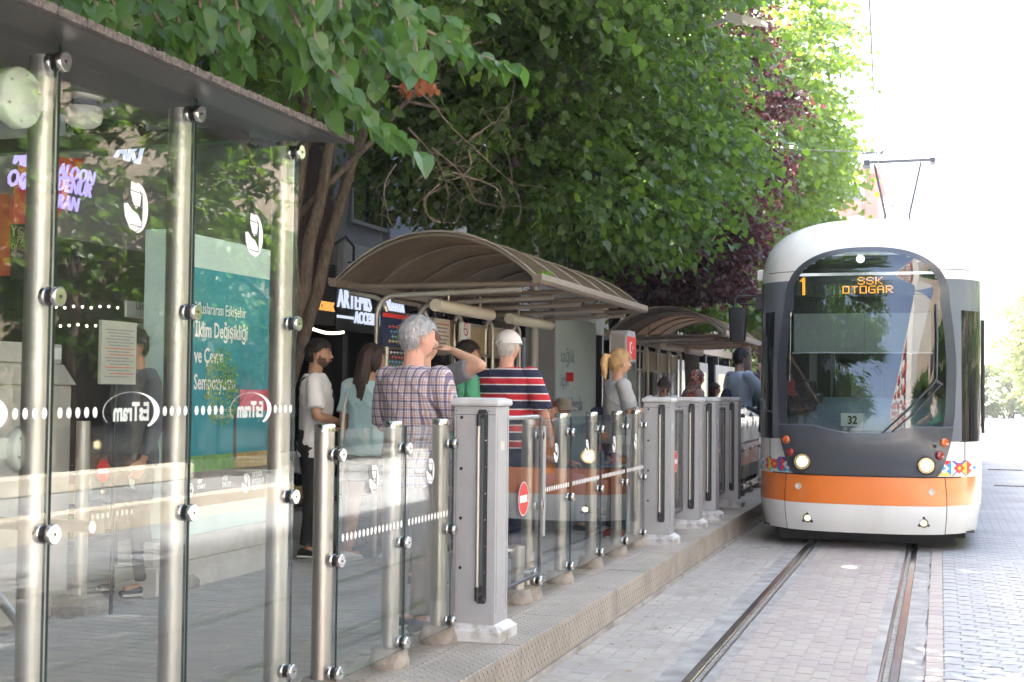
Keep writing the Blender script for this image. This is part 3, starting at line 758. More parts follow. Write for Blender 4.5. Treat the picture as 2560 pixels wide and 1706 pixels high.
# further foliage over the shelter roof; unseen high parts added to shade the road
P2, D2 = crown_pts([((-4.6,5.6,4.7),(1.7,1.6,.85),2), ((-4.8,3.4,5.6),(2.6,2.6,1.5),2), ((-3.6,7.0,5.3),(1.6,1.6,1.2),1.1), ((-2.4,5.4,6.4),(2.0,2.2,.9),1.3), ((-2.3,8.6,7.0),(2.2,3.2,1.0),3.0), ((-3.6,1.5,6.4),(2.6,2.4,1.2),1.6)], 3000); D2[:,2] *= .4
k = P2[:,2] > 3.25; P2 = P2[k]; D2 = D2[k]
a, b_, c_, d_ = spray(len(P2), P2, D2, rng.uniform(.4,.8,len(P2)), np.full(len(P2), .5), 8, .105)
kk = (a[:,2] > 2.95+.0*a[:,0]) & ~((a[:,2] < 3.3) & (a[:,0] > -3.0)); a, b_, c_, d_ = a[kk], b_[kk], c_[kk], d_[kk]
P3_, D3_ = crown_pts([((-3.3,8.0,6.9),(2.8,3.6,.8),2), ((-2.2,6.0,7.4),(2.2,2.4,.6),1)], 1500, .9); D3_[:,2] *= .2  # unseen canopy added to keep sun spots off the road
a3, b3, c3, d3 = spray(len(P3_), P3_, D3_, rng.uniform(.5,.9,len(P3_)), np.full(len(P3_), .2), 7, .15); k3 = a3[:,2] > 5.6
a = np.concatenate([a, a3[k3]]); b_ = np.concatenate([b_, b3[k3]]); c_ = np.concatenate([c_, c3[k3]]); d_ = np.concatenate([d_, d3[k3]])
P = np.concatenate([P, a]); D = np.concatenate([D, b_]); N = np.concatenate([N, c_]); S = np.concatenate([S, d_])
V_, F_ = leaves_at(P-np.array(near.location), D, N, S, 'linden')
np_mesh('crown', V_, F_, LN, near, kind='stuff')

# dead bare twigs hanging in the gap
dead = MB()
for (pxs) in ([(980,215,10),(1060,240,10),(1130,320,10),(1185,370,10),(1260,440,10),(1300,465,10)], [(1020,320,10.2),(1090,400,10.2),(1120,480,10.2),(1110,560,10.2)],
              [(1175,350,10),(1230,310,10),(1270,297,10)], [(1080,370,10.1),(1150,430,10.1),(1190,500,10.1),(1270,520,10.1)], [(1170,375,9.9),(1175,420,9.9),(1130,450,9.9),(1060,440,9.9)],
              [(1130,430,10),(1240,470,10),(1255,520,10)], [(1040,60,9.5),(1075,150,9.6),(1090,240,9.7)], [(1100,460,10),(1060,500,10),(1080,550,10),(1140,558,10)], [(990,410,9.8),(960,470,9.8),(975,560,9.9)]):
    out, rr = branch(pxs, .008, .0015); dead.tube(out, rr, 5)
    for q in range(7):
        a = out[random.randint(2, len(out)-1)]; limb(dead, a, a+Vector((random.gauss(0,.22), random.gauss(0,.1), random.gauss(-.05,.2))), .0032, .0008, .5, 5)
tag(dead.build('bare_branch', mat('dead_twig', (.16,.125,.095), .9, var=.4, vscale=20)), 'tangle of bare dead twigs hanging above the arched shelter', 'branch')
brown = [ (atD(1000+random.random()*90, 165+random.random()*60, 9.0), Vector((random.gauss(0,.3), random.gauss(0,.3), -1)), Vector((random.gauss(0,1), -1, .3)), random.uniform(.05,.08)) for _ in range(42)]
V_, F_ = leaves_at(np.array([tuple(q[0]) for q in brown]), np.array([tuple(q[1]) for q in brown]), np.array([tuple(q[2]) for q in brown]), np.array([q[3] for q in brown]), 'simple')
tag(np_mesh('dry_leaves', V_, F_, leaf_mat('dry_leaf', [(.22,.09,.035), (.30,.13,.05), (.17,.06,.03)], .3, .6), kind='stuff'), 'cluster of dry orange-brown leaves below the near spray')
# ============================================================ STATION FURNITURE
M_steel = steel_mat('brushed_steel', (.47,.46,.44), .42)
M_steelb = mat('clamp_steel', (.72,.70,.68), .2, 1., var=.08, vscale=30)
M_blk = mat('black_rubber', (.015,.015,.017), .5)
M_glass = glass_mat('sheet_glass', (.955,.975,.97), 1.52, haze=.003)
M_gedge = mat('glass_edge', (.03,.055,.052), .15, spec=.8)
M_base = mat('cast_base', (.33,.30,.27), .75, .2, var=.25, vscale=14, bump=.4, bscale=50, dirt=(.2,.15,.11), dscale=6, damt=.7)
M_white = mat('white_film', (.82,.83,.82), .5)
M_grey = mat('grey_powdercoat', (.42,.43,.455), .42, .3, var=.08, vscale=4, bump=.05, bscale=300, dirt=(.27,.25,.23), dscale=4, damt=.55)
M_greyd = mat('grey_powdercoat_dark', (.36,.37,.39), .45, .2, var=.05)
FXP, FXG = -2.58, -2.50       # line of posts, line of glass

def post(parent, x, y, z0, z1, r=.045, base=True, cap=True):
    p = MB().tube([(x, y, z0), (x, y, z1)], r, 24); po = p.build('post', M_steel, parent)
    if cap: MB().lathe((x, y, z1), [(r+.002, -.03), (r+.002, -.001), (r-.004, .003)], 24).build('post_cap', M_steelb, po)
    if base:
        MB().lathe((x, y, z0), [(.100, -.002), (.103, .028), (.094, .045), (.084, .085), (.078, .092), (r+.004, .093)], 26).build('post_base', M_base, po)
    return po
def clamp(parent, y, z, x=FXG, s=1, r=.03):
    """round two-disc glass clamp on a stub from the post"""
    m = MB()
    m.cyl((FXP+.02, y+.03, z), (x-.012*s, y, z), .012)
    for a, b in ((-.030, -.011), (.011, .030)): m.lathe((x, y, z), [(r*.9, a), (r, a+.003), (r, b-.003), (r*.9, b)], 22, 'x')
    m.lathe((x, y, z), [(r*.82, -.011), (r*.82, .011)], 18, 'x', mi=1)
    m.lathe((x, y, z), [(.006, .030), (.005, .0315)], 10, 'x', mi=1)
    return m.build('clamp', [M_steelb, M_blk], parent)
def pane(parent, y0, y1, z0, z1, x=FXG, t=.005, name='glass_pane'):
    m = MB(); e = .0012
    m.add([(x+t,y0,z0),(x+t,y1,z0),(x+t,y1,z1),(x+t,y0,z1)], [(0,1,2,3)], 0); m.add([(x-t,y0,z0),(x-t,y1,z0),(x-t,y1,z1),(x-t,y0,z1)], [(3,2,1,0)], 0)
    m.add([(x-t,y0,z0),(x+t,y0,z0),(x+t,y0,z1),(x-t,y0,z1)], [(0,1,2,3)], 1); m.add([(x-t,y1,z0),(x+t,y1,z0),(x+t,y1,z1),(x-t,y1,z1)], [(0,1,2,3)], 1)
    m.add([(x-t,y0,z0),(x-t,y1,z0),(x+t,y1,z0),(x+t,y0,z0)], [(0,1,2,3)], 1); m.add([(x-t,y0,z1),(x-t,y1,z1),(x+t,y1,z1),(x+t,y0,z1)], [(0,1,2,3)], 1)
    return m.build(name, [M_glass, M_gedge], parent)
def dots(parent, y0, y1, z, x, r=.016, step=.045, name='dot_band', m=None, ry=None):
    b = MB(); y = y0; ry = ry or r
    while y <= y1:
        b.add([(x, y+ry*.72*math.cos(2*math.pi*k/14), z+r*math.sin(2*math.pi*k/14)) for k in range(14)], [tuple(range(14))]); y += step
    return b.build(name, m or M_white, parent)
def logo(parent, yc, zc, h, x, m=None, name='leaf_emblem', flip=1):
    """oval municipal emblem: a crescent with a cut-out leaf, crossed by thin lines"""
    b = MB(); w_ = h*.42*flip
    def P(u, v): return (x, yc+u*w_, zc+v*h*.5)
    right = []; n = 16
    outer = [P(math.sin(t)*.95, math.cos(t)) for t in [math.pi*k/n for k in range(n+1)]]
    inner = [P(.08+.45*math.sin(t), math.cos(t)*.86) for t in [math.pi*k/n for k in range(n+1)]]
    for k in range(n): b.add([outer[k], outer[k+1], inner[k+1], inner[k]], [(0,1,2,3)])
    low = [P(-1, .05), P(-.9,-.42), P(-.5,-.86), P(.1,-.98), P(.5,-.6), P(.1,-.25), P(-.35,-.12), P(-.72,.1)]
    b.add(low, [tuple(range(8))])
    up = [P(-.45,1.0), P(.1,.92), P(.35,.55), P(.3,.12), P(-.05,-.05), P(-.3,.22), P(-.5,.6)]
    b.add(up, [tuple(range(7))])
    o = b.build(name, m or M_white, parent)
    ln = MB(); dk = .004
    for v in (.62, .05, -.72): ln.add([(x+.0006, yc-w_*.55, zc+v*h*.5), (x+.0006, yc+w_*.5, zc+v*h*.5-.004), (x+.0006, yc+w_*.5, zc+v*h*.5+dk-.004), (x+.0006, yc-w_*.55, zc+v*h*.5+dk)], [(0,1,2,3)])
    ln.add([(x+.0006, yc+w_*.45, zc-h*.36), (x+.0006, yc+w_*.45+dk, zc-h*.36), (x+.0006, yc+w_*.45+dk, zc+h*.31), (x+.0006, yc+w_*.45, zc+h*.31)], [(0,1,2,3)])
    ln.build('emblem_line', mat('emblem_line_grey', (.12,.13,.14), .5), o)  # thin dark grey lines across the emblem
    return o

# ---- near glass shelter screen
sh = empty('glass_shelter', (-2.58, 4.0, PZ), 'tall glass windbreak shelter with flat dark roof and steel posts', 'shelter')
TY = [2.53, 3.29, 4.05, 4.82]
for y in TY: post(sh, FXP, y+.045, PZ, 2.60, .046, base=True, cap=False)
for y in TY:
    for z in (2.57, 1.87, 1.17, .47): clamp(sh, y, z)
for a, b in ((2.54, 3.28), (3.30, 4.04), (4.06, 4.84)): 
    pn = pane(sh, a, b, .40, 2.63)
    mid = (a+b)/2
    logo(pn, mid+.03, 2.19, .165, FXG+.0065)
    # company oval with reversed lettering, read from the platform side
    tx = mid+.03; z = 1.525
    put_text('EsTram', .082, (FXG-.007, tx+.118, z-.028), (0,-1,0), (0,0,1), M_white, pn, 'lettering', bold=.003, extrude=.0005, sx=.80)
    ov = MB(); n = 40
    for k in range(n):
        t0, t1 = -.9+ 4.6*k/n, -.9+4.6*(k+1)/n
        wd = lambda t: .0025+.030*max(0, math.cos(t))**1.3
        q = lambda t, d: (FXG+.0066, tx+(.158+d)*math.cos(t), z+(.064+d*.25)*math.sin(t))
        ov.add([q(t0, 0), q(t1, 0), q(t1, -wd(t1)), q(t0, -wd(t0))], [(0,1,2,3)])
    ov.build('oval_ring', M_white, pn)
    dots(pn, a+.03, tx-.19, z, FXG+.0066, .0165, .043); dots(pn, tx+.19, b-.02, z, FXG+.0066, .0165, .043)
# flat roof, rising a little to the back, with a ragged brush along the edge
M_roofd = mat('roof_dark_sheet', (.035,.031,.029), .45, .3, var=.2, vscale=5)
M_brush = mat('roof_edge_grime', (.10,.085,.075), .95, var=.5, vscale=60, bump=1, bscale=120)
rf = MB()
sec = [(-2.27, 2.605), (-2.27, 2.625), (-2.62, 2.69), (-4.6, 3.02), (-4.6, 2.96), (-2.62, 2.635)]
rf.prism(sec, 'y', 1.0, 4.88)
ro = rf.build('roof', M_roofd, sh)
br = MB()
for k in range(300):
    y = 1.0+3.87*k/300; h = .009+.006*noise.noise(Vector((y*30, 0, 0)))
    br.box(-2.272-.02, -2.262+random.gauss(0, .0015), y, y+.0128, 2.606, 2.622+h)
br.build('roof_edge', M_brush, ro, kind='stuff')
MB().box(-4.5, -2.66, 4.66, 4.72, 2.60, 2.66).build('roof_beam', M_roofd, sh)
MB().box(-4.5, -2.66, 2.2, 2.26, 2.60, 2.66).build('roof_beam', M_roofd, sh)
MB().box(-4.5, -4.44, 1.0, 4.86, 2.6, 2.96).build('back_frame', M_roofd, sh)
for y in (1.2, 4.6): post(sh, -4.4, y, PZ, 2.95, .04, cap=False)
# dome lamp under the roof
c = atD(208, 285, 5.0); l = empty('ceiling_lamp', (c.x, c.y, 2.5), 'round dome lamp under the flat shelter roof', 'lamp')
top_z = 2.635+(-2.62-c.x)*(.325/1.98)
MB().lathe((c.x, c.y, c.z), [(.05, top_z-c.z+.0), (.06, .11), (.072, .075), (.072, .05), (.05, .045)], 24).build('lamp_mount', mat('aged_aluminium', (.42,.38,.34), .4, .6, var=.2), l)
MB().lathe((c.x, c.y, c.z), [(.06, .045), (.06, .02)], 24).build('gasket', M_blk, l)
MB().lathe((c.x, c.y, c.z), [(.07, .022), (.073, .018), (.073, -.008), (.066, -.034), (.045, -.05), (.0, -.056)], 24).build('lamp_shade', mat('milky_glass', (.72,.70,.64), .3), l)
# two round blank housings clamped to the first post
M_pale = mat('pale_green_paint', (.50,.545,.51), .45, var=.06)
for (px, py, r, lb) in ((50, 247, .088, 'upper round grey-green housing bolted to the first shelter post'), (66, 1123, .070, 'lower round housing on the first shelter post, behind the glass')):
    p = atX(px, py, -2.53 if r > .08 else -2.62); d = empty('round_housing', p, lb, 'housing', 'round housings on the shelter post')
    m = MB().lathe((p.x, p.y-.01, p.z), [(r*.96, -.022), (r, -.018), (r, .012), (r*.95, .02), (0, .022)], 30, 'x'); m.build('housing_shell', M_pale, d)
    bo = MB()
    for k in range(6): t = k*math.pi/3+.4; bo.lathe((p.x+.021, p.y-.01+r*.78*math.cos(t), p.z+r*.78*math.sin(t)), [(.005, 0), (.004, .004)], 8, 'x')
    bo.build('bolt', M_steelb, d)
    MB().box(p.x-.03, p.x-.008, p.y+r*.7, 3.225, p.z-.025, p.z+.035).build('bracket', M_pale, d)
# steel tube handrail ending behind the first pane
p = atX(232, 1318, -2.95); hr = empty('handrail', (p.x-.3, p.y, PZ), 'steel tube handrail ending open behind the first glass pane', 'handrail')
tb = MB(); d = Vector((-1, .02, 0)); tb.tube([p, p+Vector((-1.2, -.05, 0))], .0225, 20, cap=False); tb.build('rail_tube', M_steel, hr)
MB().lathe((p.x, p.y, p.z), [(.0225, -.004), (.0235, 0), (.0195, .001), (.018, -.03)], 20, 'x').build('tube_end', M_steelb, hr)
q0 = atX(0, 1455, -3.9); MB().tube([q0+Vector((-.5, .0, .42)), atX(48, 1560, -3.7), atX(60, 1700, -3.6)], .021, 14).build('stay_tube', M_steel, hr)
MB().tube([p+Vector((-1.18, -.05, .0)), (p.x-1.18, p.y-.05, PZ)], .0225, 14).build('leg', M_steel, hr)

# ---- low glass barriers
def barrier(label, posts, skip_first=False, emblem=True, x=0, dot=True):
    b = empty('glass_barrier', (FXP, posts[0], PZ), label, 'glass barrier', 'low glass barriers along the platform edge')
    for i, y in enumerate(posts):
        post(b, FXP, y+.03, PZ, 1.45)
        for z in (1.36-.04, .86, .375): clamp(b, y, z)
    for i in range(len(posts)-1):
        pn = pane(b, posts[i]+.008, posts[i+1]-.008, .34, 1.43)
        mid = (posts[i]+posts[i+1])/2
        if emblem: logo(pn, mid, 1.19, .135, FXG+.0065, M_white)
        if dot: dots(pn, posts[i]+.05, posts[i+1]-.04, .955, FXG+.0066, .018, .044)
    return b
barrier('first low glass barrier, between the tall screen and the first grey cabinet', [5.26, 6.02, 6.68])
barrier('second low glass barrier of four panes behind the first gate', [8.30, 9.08, 9.95, 10.80, 11.52])
barrier('farthest low glass barrier beside the tram front', [16.2, 16.9, 17.7, 18.5, 19.4])

# ---- grey gate cabinets
def cabinet(yf, label, face='left', w=.24, dpt=.23, plate_w=.062):
    """yf: y of the side facing the camera"""
    xr = -2.30; xl = xr-w; h = 1.525-PZ
    b = empty('gate_cabinet', ((xl+xr)/2, yf+dpt/2, PZ), label, 'cabinet', 'grey gate cabinets on the platform')
    MB().box(xl, xr, yf, yf+dpt, PZ+.08, PZ+h, bev=.006).build('body', M_grey, b)
    m = MB(); 
    lay = []
    for (z, e) in ((0, .045), (.055, .045), (.085, .012), (.09, .0)): lay.append([(xl-e, yf-e, PZ+z), (xr+e, yf-e, PZ+z), (xr+e, yf+dpt+e, PZ+z), (xl-e, yf+dpt+e, PZ+z)])
    m.loft(lay, True, 0, False); m.build('plinth', mat('plinth_paint', (.58,.585,.59), .55, dirt=(.2,.16,.13), dscale=9, damt=.9), b)
    m = MB(); lay = []
    for (z, e) in ((0, .010), (.012, .016), (.034, .012), (.044, -.02)): lay.append([(xl-e, yf-e, PZ+h+z), (xr+e, yf-e, PZ+h+z), (xr+e, yf+dpt+e, PZ+h+z), (xl-e, yf+dpt+e, PZ+h+z)])
    m.loft(lay, True, 0, False); m.build('cap', mat('cabinet_cap', (.60,.61,.63), .4, .1, dirt=(.35,.33,.30), dscale=5, damt=.6), b)
    MB().box(xl+.004, xr-.004, yf-.0012, yf-.0002, 1.475, 1.478).box(xl+.012, xl+.0135, yf-.0012, yf-.0002, .40, 1.47).box(xr-.0004, xr+.0008, yf+.03, yf+.0315, .40, 1.47).box(xr-.0004, xr+.0008, yf+.20, yf+.2015, .40, 1.47).build('panel_seam', M_blk, b)
    for (zz, ww) in ((1.495, .012), (1.495, .2)): MB().lathe((xl+ww, yf-.0005, zz), [(.005, 0), (.004, -.003)], 8, 'y').build('screw', M_steelb, b)
    MB().box(xr, xr+.0012, yf+.08, yf+.15, 1.28, 1.33).build('sticker', mat('sticker_pale', (.55,.56,.50), .5), b)
    # dark slotted plate with the push bar in it
    xc = xr-.075; z0, z1 = .45, 1.505; r = plate_w/2
    poly = [(xc+r*.5*math.cos(t)+(r*.5 if math.cos(t) > 0 else -r*.5), (z1-r if math.sin(t) > 0 else z0+r)+r*math.sin(t)) for t in [math.pi*(k+.5)/8 for k in range(16)]]
    pl = MB().prism(poly, 'y', yf-.006, yf-.0005); po = pl.build('slot_plate', mat('plate_dark', (.035,.036,.042), .45, .3), b)
    MB().box(xc-.010, xc+.008, yf-.0075, yf-.0065, z0+.1, z1-.05).build('slot', mat('slot_glass', (.10,.12,.12), .15), po)
    bm_ = MB()
    for k in range(8): 
        z = z0+.025+(z1-z0-.05)*k/7
        bm_.lathe((xc+.022, yf-.006, z), [(.004, 0), (.0035, -.003)], 8, 'y')
        if k in (0, 7): bm_.lathe((xc-.022, yf-.006, z), [(.004, 0), (.0035, -.003)], 8, 'y')
    bm_.build('screw', M_steelb, po)
    bar = MB().tube([(xc-.012, yf-.035, z0+.09), (xc-.012, yf-.035, z1-.06)], .010, 14); bo = bar.build('push_bar', M_steel, b)
    MB().tube([(xc-.012, yf-.035, z0+.02), (xc-.012, yf-.035, z0+.095)], .0135, 14).tube([(xc-.012, yf-.035, z1-.09), (xc-.012, yf-.035, z1-.035), (xc-.004, yf-.004, z1-.028)], .0125, 12).tube([(xc-.012, yf-.035, z0+.045), (xc, yf-.002, z0+.05)], .011, 10).build('bar_end', M_blk, bo)
    bh = MB()
    for z in (1.46, 1.18, .91, .64): bh.lathe((xl+.042, yf-.0002, z), [(.0095, 0), (.009, -.002), (0, -.0022)], 14, 'y')
    bh.build('hole_plug', M_blk, b)
    MB().box(xl-.012, xl-.002, yf+.02, yf+dpt-.02, PZ+.1, PZ+h-.02).build('side_strip', M_greyd, b)
    return b
CY = [6.82, 11.70, 13.20, 14.25, 15.90]
cabs = [cabinet(CY[0], 'nearest grey gate cabinet, its steel push bar in a black slot plate')]
for i, lb in ((1, 'second grey gate cabinet, just behind the four glass panes'), (2, 'third grey gate cabinet, beyond the far gate'), (3, 'fourth grey gate cabinet, half hidden behind the third'), (4, 'farthest grey gate cabinet, close to the tram front')):
    c_ = copy_tree(cabs[0]); c_.location.y = CY[i]+.115; c_['label'] = lb; cabs.append(c_)

# ---- glass gate leaves in rounded tube frames
M_red = mat('sign_red', (.62,.035,.03), .4)
def gate(y0, y1, label, full=True):
    g = empty('glass_gate', (-2.47, y0, PZ), label, 'gate', 'glass gate leaves between cabinets')
    x = -2.45; zb, zt = .44, 1.445; r = .0115
    pts = [(x, y0, zt), (x, y1-.05, zt)]
    for k in range(5): t = math.pi/2*(1-k/4); pts.append((x, y1-.05+.05*math.cos(t), zt-.05+.05*math.sin(t)))
    for k in range(5): t = -math.pi/2*k/4; pts.append((x, y1-.05+.05*math.cos(t), zb+.05+.05*math.sin(t)))
    pts.append((x, y0, zb))
    fr = MB().tube(pts, r, 10); fr.build('frame', mat('gate_frame', (.10,.10,.105), .35, .8), g)
    MB().tube([(x, y0, zt), (x, y1-.08, zt)], r+.002, 10).build('top_rail', M_steel, g)
    pn = pane(g, y0, y1-.012, zb+.008, zt-.008, x)
    s = MB(); c = (y0+.66*(y1-y0), .945); rr = .105
    s.add([(x+.0065, c[0]+rr*math.cos(2*math.pi*k/30), c[1]+rr*math.sin(2*math.pi*k/30)) for k in range(30)], [tuple(range(30))])
    so = s.build('no_entry_sign', M_red, pn)
    MB().add([(x+.0075, c[0]-.075, c[1]-.022), (x+.0075, c[0]+.075, c[1]-.022), (x+.0075, c[0]+.075, c[1]+.022), (x+.0075, c[0]-.075, c[1]+.022)], [(0,1,2,3)]).build('white_bar', M_white, so)
    ring = MB()
    for k in range(30):
        t0, t1 = 2*math.pi*k/30, 2*math.pi*(k+1)/30
        ring.add([(x+.0072, c[0]+q*math.cos(t), c[1]+q*math.sin(t)) for t, q in ((t0, rr), (t1, rr), (t1, rr-.006), (t0, rr-.006))], [(0,1,2,3)])
    ring.build('white_ring', M_white, so)
    return g
gate(7.06, 8.17, 'glass gate leaf with a red no-entry disc beside the nearest cabinet')
gate(11.95, 13.1, 'far glass gate leaf with a small red no-entry disc between cabinets')
gate(14.5, 15.8, 'farthest glass gate leaf between the last two cabinets')
# closing plate and handle by the gate, post under the gate
g = empty('gate_stop', (-2.47, 8.0, PZ), 'flat steel stop plate with short post between gate and barrier', 'gate stop')
MB().box(-2.52, -2.47, 8.30, 8.36, .66, 1.38, bev=.003).build('stop_plate', M_greyd, g)
MB().lathe((-2.58, 8.12, PZ), [(.1, 0), (.103, .03), (.094, .045), (.084, .085), (.05, .093)], 24).build('post_base', M_base, g)
MB().tube([(-2.58, 8.12, PZ), (-2.58, 8.12, .62)], .045, 20).tube([(-2.58, 8.12, .44), (-2.5, 8.2, .44)], .012, 8).box(-2.56, -2.50, 8.31, 8.35, .56, .70).build('post', M_steel, g)
MB().lathe((-2.50, 8.20, .44), [(.027, -.02), (.03, -.016), (.03, .016), (.027, .02)], 18, 'x').build('clamp', M_steelb, g)

# ---- back fence of the platform (x about -5)
def back_fence(label, ys, X=-4.95, entry=True):
    b = empty('glass_fence', (X, ys[0], PZ), label, 'glass fence', 'glass fences at the back of the platform')
    for y in ys:
        po = MB().tube([(X, y, PZ), (X, y, 1.40)], .042, 18).build('post', M_steel, b)
        lay = [[(X-e, y-e, z), (X+e, y-e, z), (X+e, y+e, z), (X-e, y+e, z)] for z, e in ((PZ-.01, .13), (PZ+.05, .13), (PZ+.10, .09))]
        MB().loft(lay, True, 0, False).build('post_base', M_base, po)
    for i in range(len(ys)-1):
        pn = pane(b, ys[i]+.05, ys[i+1]-.05, .36, 1.36, X-.06)
        dots(pn, ys[i]+.08, ys[i+1]-.06, .80, X-.052, .019, .052, m=mat('pale_film', (.55,.62,.58), .6))
        logo(pn, ys[i]+.62, 1.02, .15, X-.052, mat('pale_film', (.55,.62,.58), .6))
        if i == 0 and entry:
            s = MB(); s.add([(X-.050, ys[i]+.28+.07*math.cos(2*math.pi*k/24), 1.08+.07*math.sin(2*math.pi*k/24)) for k in range(24)], [tuple(range(24))]); so = s.build('no_entry_sign', M_red, pn)
            MB().add([(X-.049, ys[i]+.23, 1.065), (X-.049, ys[i]+.33, 1.065), (X-.049, ys[i]+.33, 1.095), (X-.049, ys[i]+.23, 1.095)], [(0,1,2,3)]).build('white_bar', M_white, so)
    return b
back_fence('back glass fence with pale dots behind the tall glass screen', [6.84, 7.86])
back_fence('back glass fence farther along behind the waiting people', [10.6, 11.6, 12.6, 13.6], entry=False)
# notice boards seen through the first pane
M_paper = mat('poster_paper', (.60,.62,.58), .5, var=.08, vscale=5)
M_bluetx = mat('blue_print', (.08,.12,.42), .6); M_redtx = mat('red_print', (.55,.12,.10), .6); M_greytx = mat('grey_print', (.22,.23,.25), .6)
nb = empty('notice_board', (-4.7, 7.4, PZ), 'grey timetable notice board behind the first pane', 'notice board')
a = atX(255, 800, -4.7); b_ = atX(339, 962, -4.7)
MB().box(-4.72, -4.70, a.y, b_.y, b_.z, a.z, bev=.002).build('board', mat('timetable_sheet', (.42,.42,.38), .5), nb)
for k in range(16):
    z = a.z-.05-(a.z-b_.z-.08)*k/16; c0 = M_redtx if k in (6, 8, 12, 14) else M_greytx
    MB().box(-4.6995, -4.6985, a.y+.04+.02*(k % 3), b_.y-.03-.04*(k % 2), z-.006, z).build('print_line', c0, nb)
MB().tube([(-4.72, (a.y+b_.y)/2, PZ), (-4.72, (a.y+b_.y)/2, b_.z)], .012, 10).build('leg', M_blk, nb)
nb = empty('poster_case', (-5.6, 9.2, PZ), 'pale poster case with blue lettering seen through the glass', 'poster case')
a = atX(338, 808, -5.6); b_ = atX(446, 1420, -5.6)
MB().box(-5.68, -5.60, a.y, b_.y, max(b_.z, PZ), a.z, bev=.01).build('case', mat('case_pale', (.60,.70,.67), .4), nb)
MB().box(-5.599, -5.595, a.y+.2, b_.y-.03, 1.45, a.z-.12).build('poster', M_paper, nb)
for k, tline in enumerate(('yi tedavimizi', 'belediyesi yerinde', 'insanları Turizm', 'ödüle atanmaktadır')):
    put_text(tline, .105, (-5.592, a.y+.24, a.z-.33-.14*k), (0,1,0), (0,0,1), M_bluetx, nb, 'lettering', bold=.001, extrude=.0005, sx=.75)
st = MB()
nb = empty('street_sign', (-5.4, 8.8, 2.0), 'white street name sign above the pale poster case', 'sign')
a = atX(318, 752, -5.4); b_ = atX(424, 806, -5.4)
MB().box(-5.42, -5.40, a.y, b_.y, b_.z+.01, a.z-.0).build('panel', M_white, nb)
put_text('İSMET İNÖNÜ', .075, (-5.398, b_.y-.04, (a.z+b_.z)/2+.005), (0,-1,0), (0,0,1), M_greytx, nb, 'lettering', bold=.002, extrude=.0005, sx=.8)
put_text('Cad.', .06, (-5.398, (a.y+b_.y)/2+.05, (a.z+b_.z)/2-.07), (0,-1,0), (0,0,1), M_greytx, nb, 'lettering', bold=.001, extrude=.0005)
MB().tube([(-5.42, b_.y-.05, PZ), (-5.42, b_.y-.05, a.z)], .025, 12).build('post', M_steel, nb)

# ---- turquoise poster billboard
bb = empty('billboard', (-4.95, 8.5, PZ), 'tall turquoise climate symposium poster on a white plinth', 'billboard')
X = -4.88; y0, y1 = 7.90, 9.06
MB().box(X-.20, X, y0-.25, y1, .60, 2.67, bev=.006).build('case', mat('billboard_frame', (.52,.70,.69), .35, var=.05), bb)
MB().box(X-.28, X+.03, y0-.4, y1+.02, PZ-.02, .435, bev=.004).box(X-.26, X+.01, y0-.4, y1+.01, .438, .598, bev=.004).build('plinth', mat('plinth_white', (.55,.54,.51), .6, var=.08, dirt=(.35,.32,.28), dscale=3), bb)
M_teal = mat('poster_teal', (.035,.30,.38), .25, var=.15, vscale=1.5, coat=.3)
MB().box(X+.001, X+.006, y0-.18, y1-.012, .79, 2.44).build('poster', M_teal, bb)
MB().box(X+.0065, X+.008, y0-.18, y1-.012, .79, 1.03).build('poster_ground', mat('poster_earth', (.10,.075,.06), .3), bb)
gr = MB().box(X+.0085, X+.0095, y0-.18, y0+.62, 1.03, 1.14).build('poster_grass', mat('poster_grass', (.13,.30,.07), .3, var=.4, vscale=20), bb)
MB().box(X+.0085, X+.0095, y0+.62, y1-.012, 1.03, 1.14).build('poster_soil', mat('poster_soil', (.42,.30,.10), .3, var=.3, vscale=20), bb)
# printed tree, half leafy half bare
pt = MB(); cy, cz = y0+.62, 1.10
def pline(a, b, w0, w1):
    d = Vector((b[0]-a[0], b[1]-a[1], 0)); n = Vector((-d.y, d.x, 0)).normalized()
    pt.add([(X+.011, a[0]+n.x*w0, a[1]+n.y*w0), (X+.011, a[0]-n.x*w0, a[1]-n.y*w0), (X+.011, b[0]-n.x*w1, b[1]-n.y*w1), (X+.011, b[0]+n.x*w1, b[1]+n.y*w1)], [(0,1,2,3)])
pline((cy, cz), (cy-.01, cz+.30), .022, .013)
random.seed(3)
def rec(a, ang, L, w_, dep):
    b = (a[0]+math.sin(ang)*L, a[1]+math.cos(ang)*L); pline(a, b, w_, w_*.6)
    if dep > 0:
        for q in (-.5, .45): rec(b, ang+q+random.gauss(0,.15), L*.72, w_*.6, dep-1)
rec((cy-.01, cz+.28), -.25, .15, .011, 4); rec((cy-.01, cz+.28), .45, .14, .011, 4)
pt.build('printed_trunk', mat('print_brown', (.09,.06,.05), .4), bb)
pf = MB()
for k in range(420):
    t = random.random()*6.28; q = random.random()**.5; yy = cy-.20+.24*q*math.cos(t); zz = cz+.52+.28*q*math.sin(t); s = random.uniform(.008, .02)
    pf.add([(X+.012+k*1e-6, yy-s, zz), (X+.012+k*1e-6, yy, zz-s*.6), (X+.012+k*1e-6, yy+s, zz), (X+.012+k*1e-6, yy, zz+s*.6)], [(0,1,2,3)])
pf.build('printed_leaves', island_mat('print_green', [(.10,.28,.05), (.22,.40,.08), (.06,.20,.05)], .4), bb, kind='stuff')
XT = X+.008
for k, (tx_, s, bo) in enumerate((('Uluslararası Eskişehir', .115, .0), ('İklim Değişikliği', .15, .003), ('ve Çevre', .15, .003), ('Sempozyumu', .15, .003))):
    z = (2.125, 1.965, 1.785, 1.60)[k]
    put_text(tx_, s, (XT, y0+.05, z), (0,1,0), (0,0,1), M_white, bb, 'lettering', bold=bo, extrude=.0005, sx=.70)
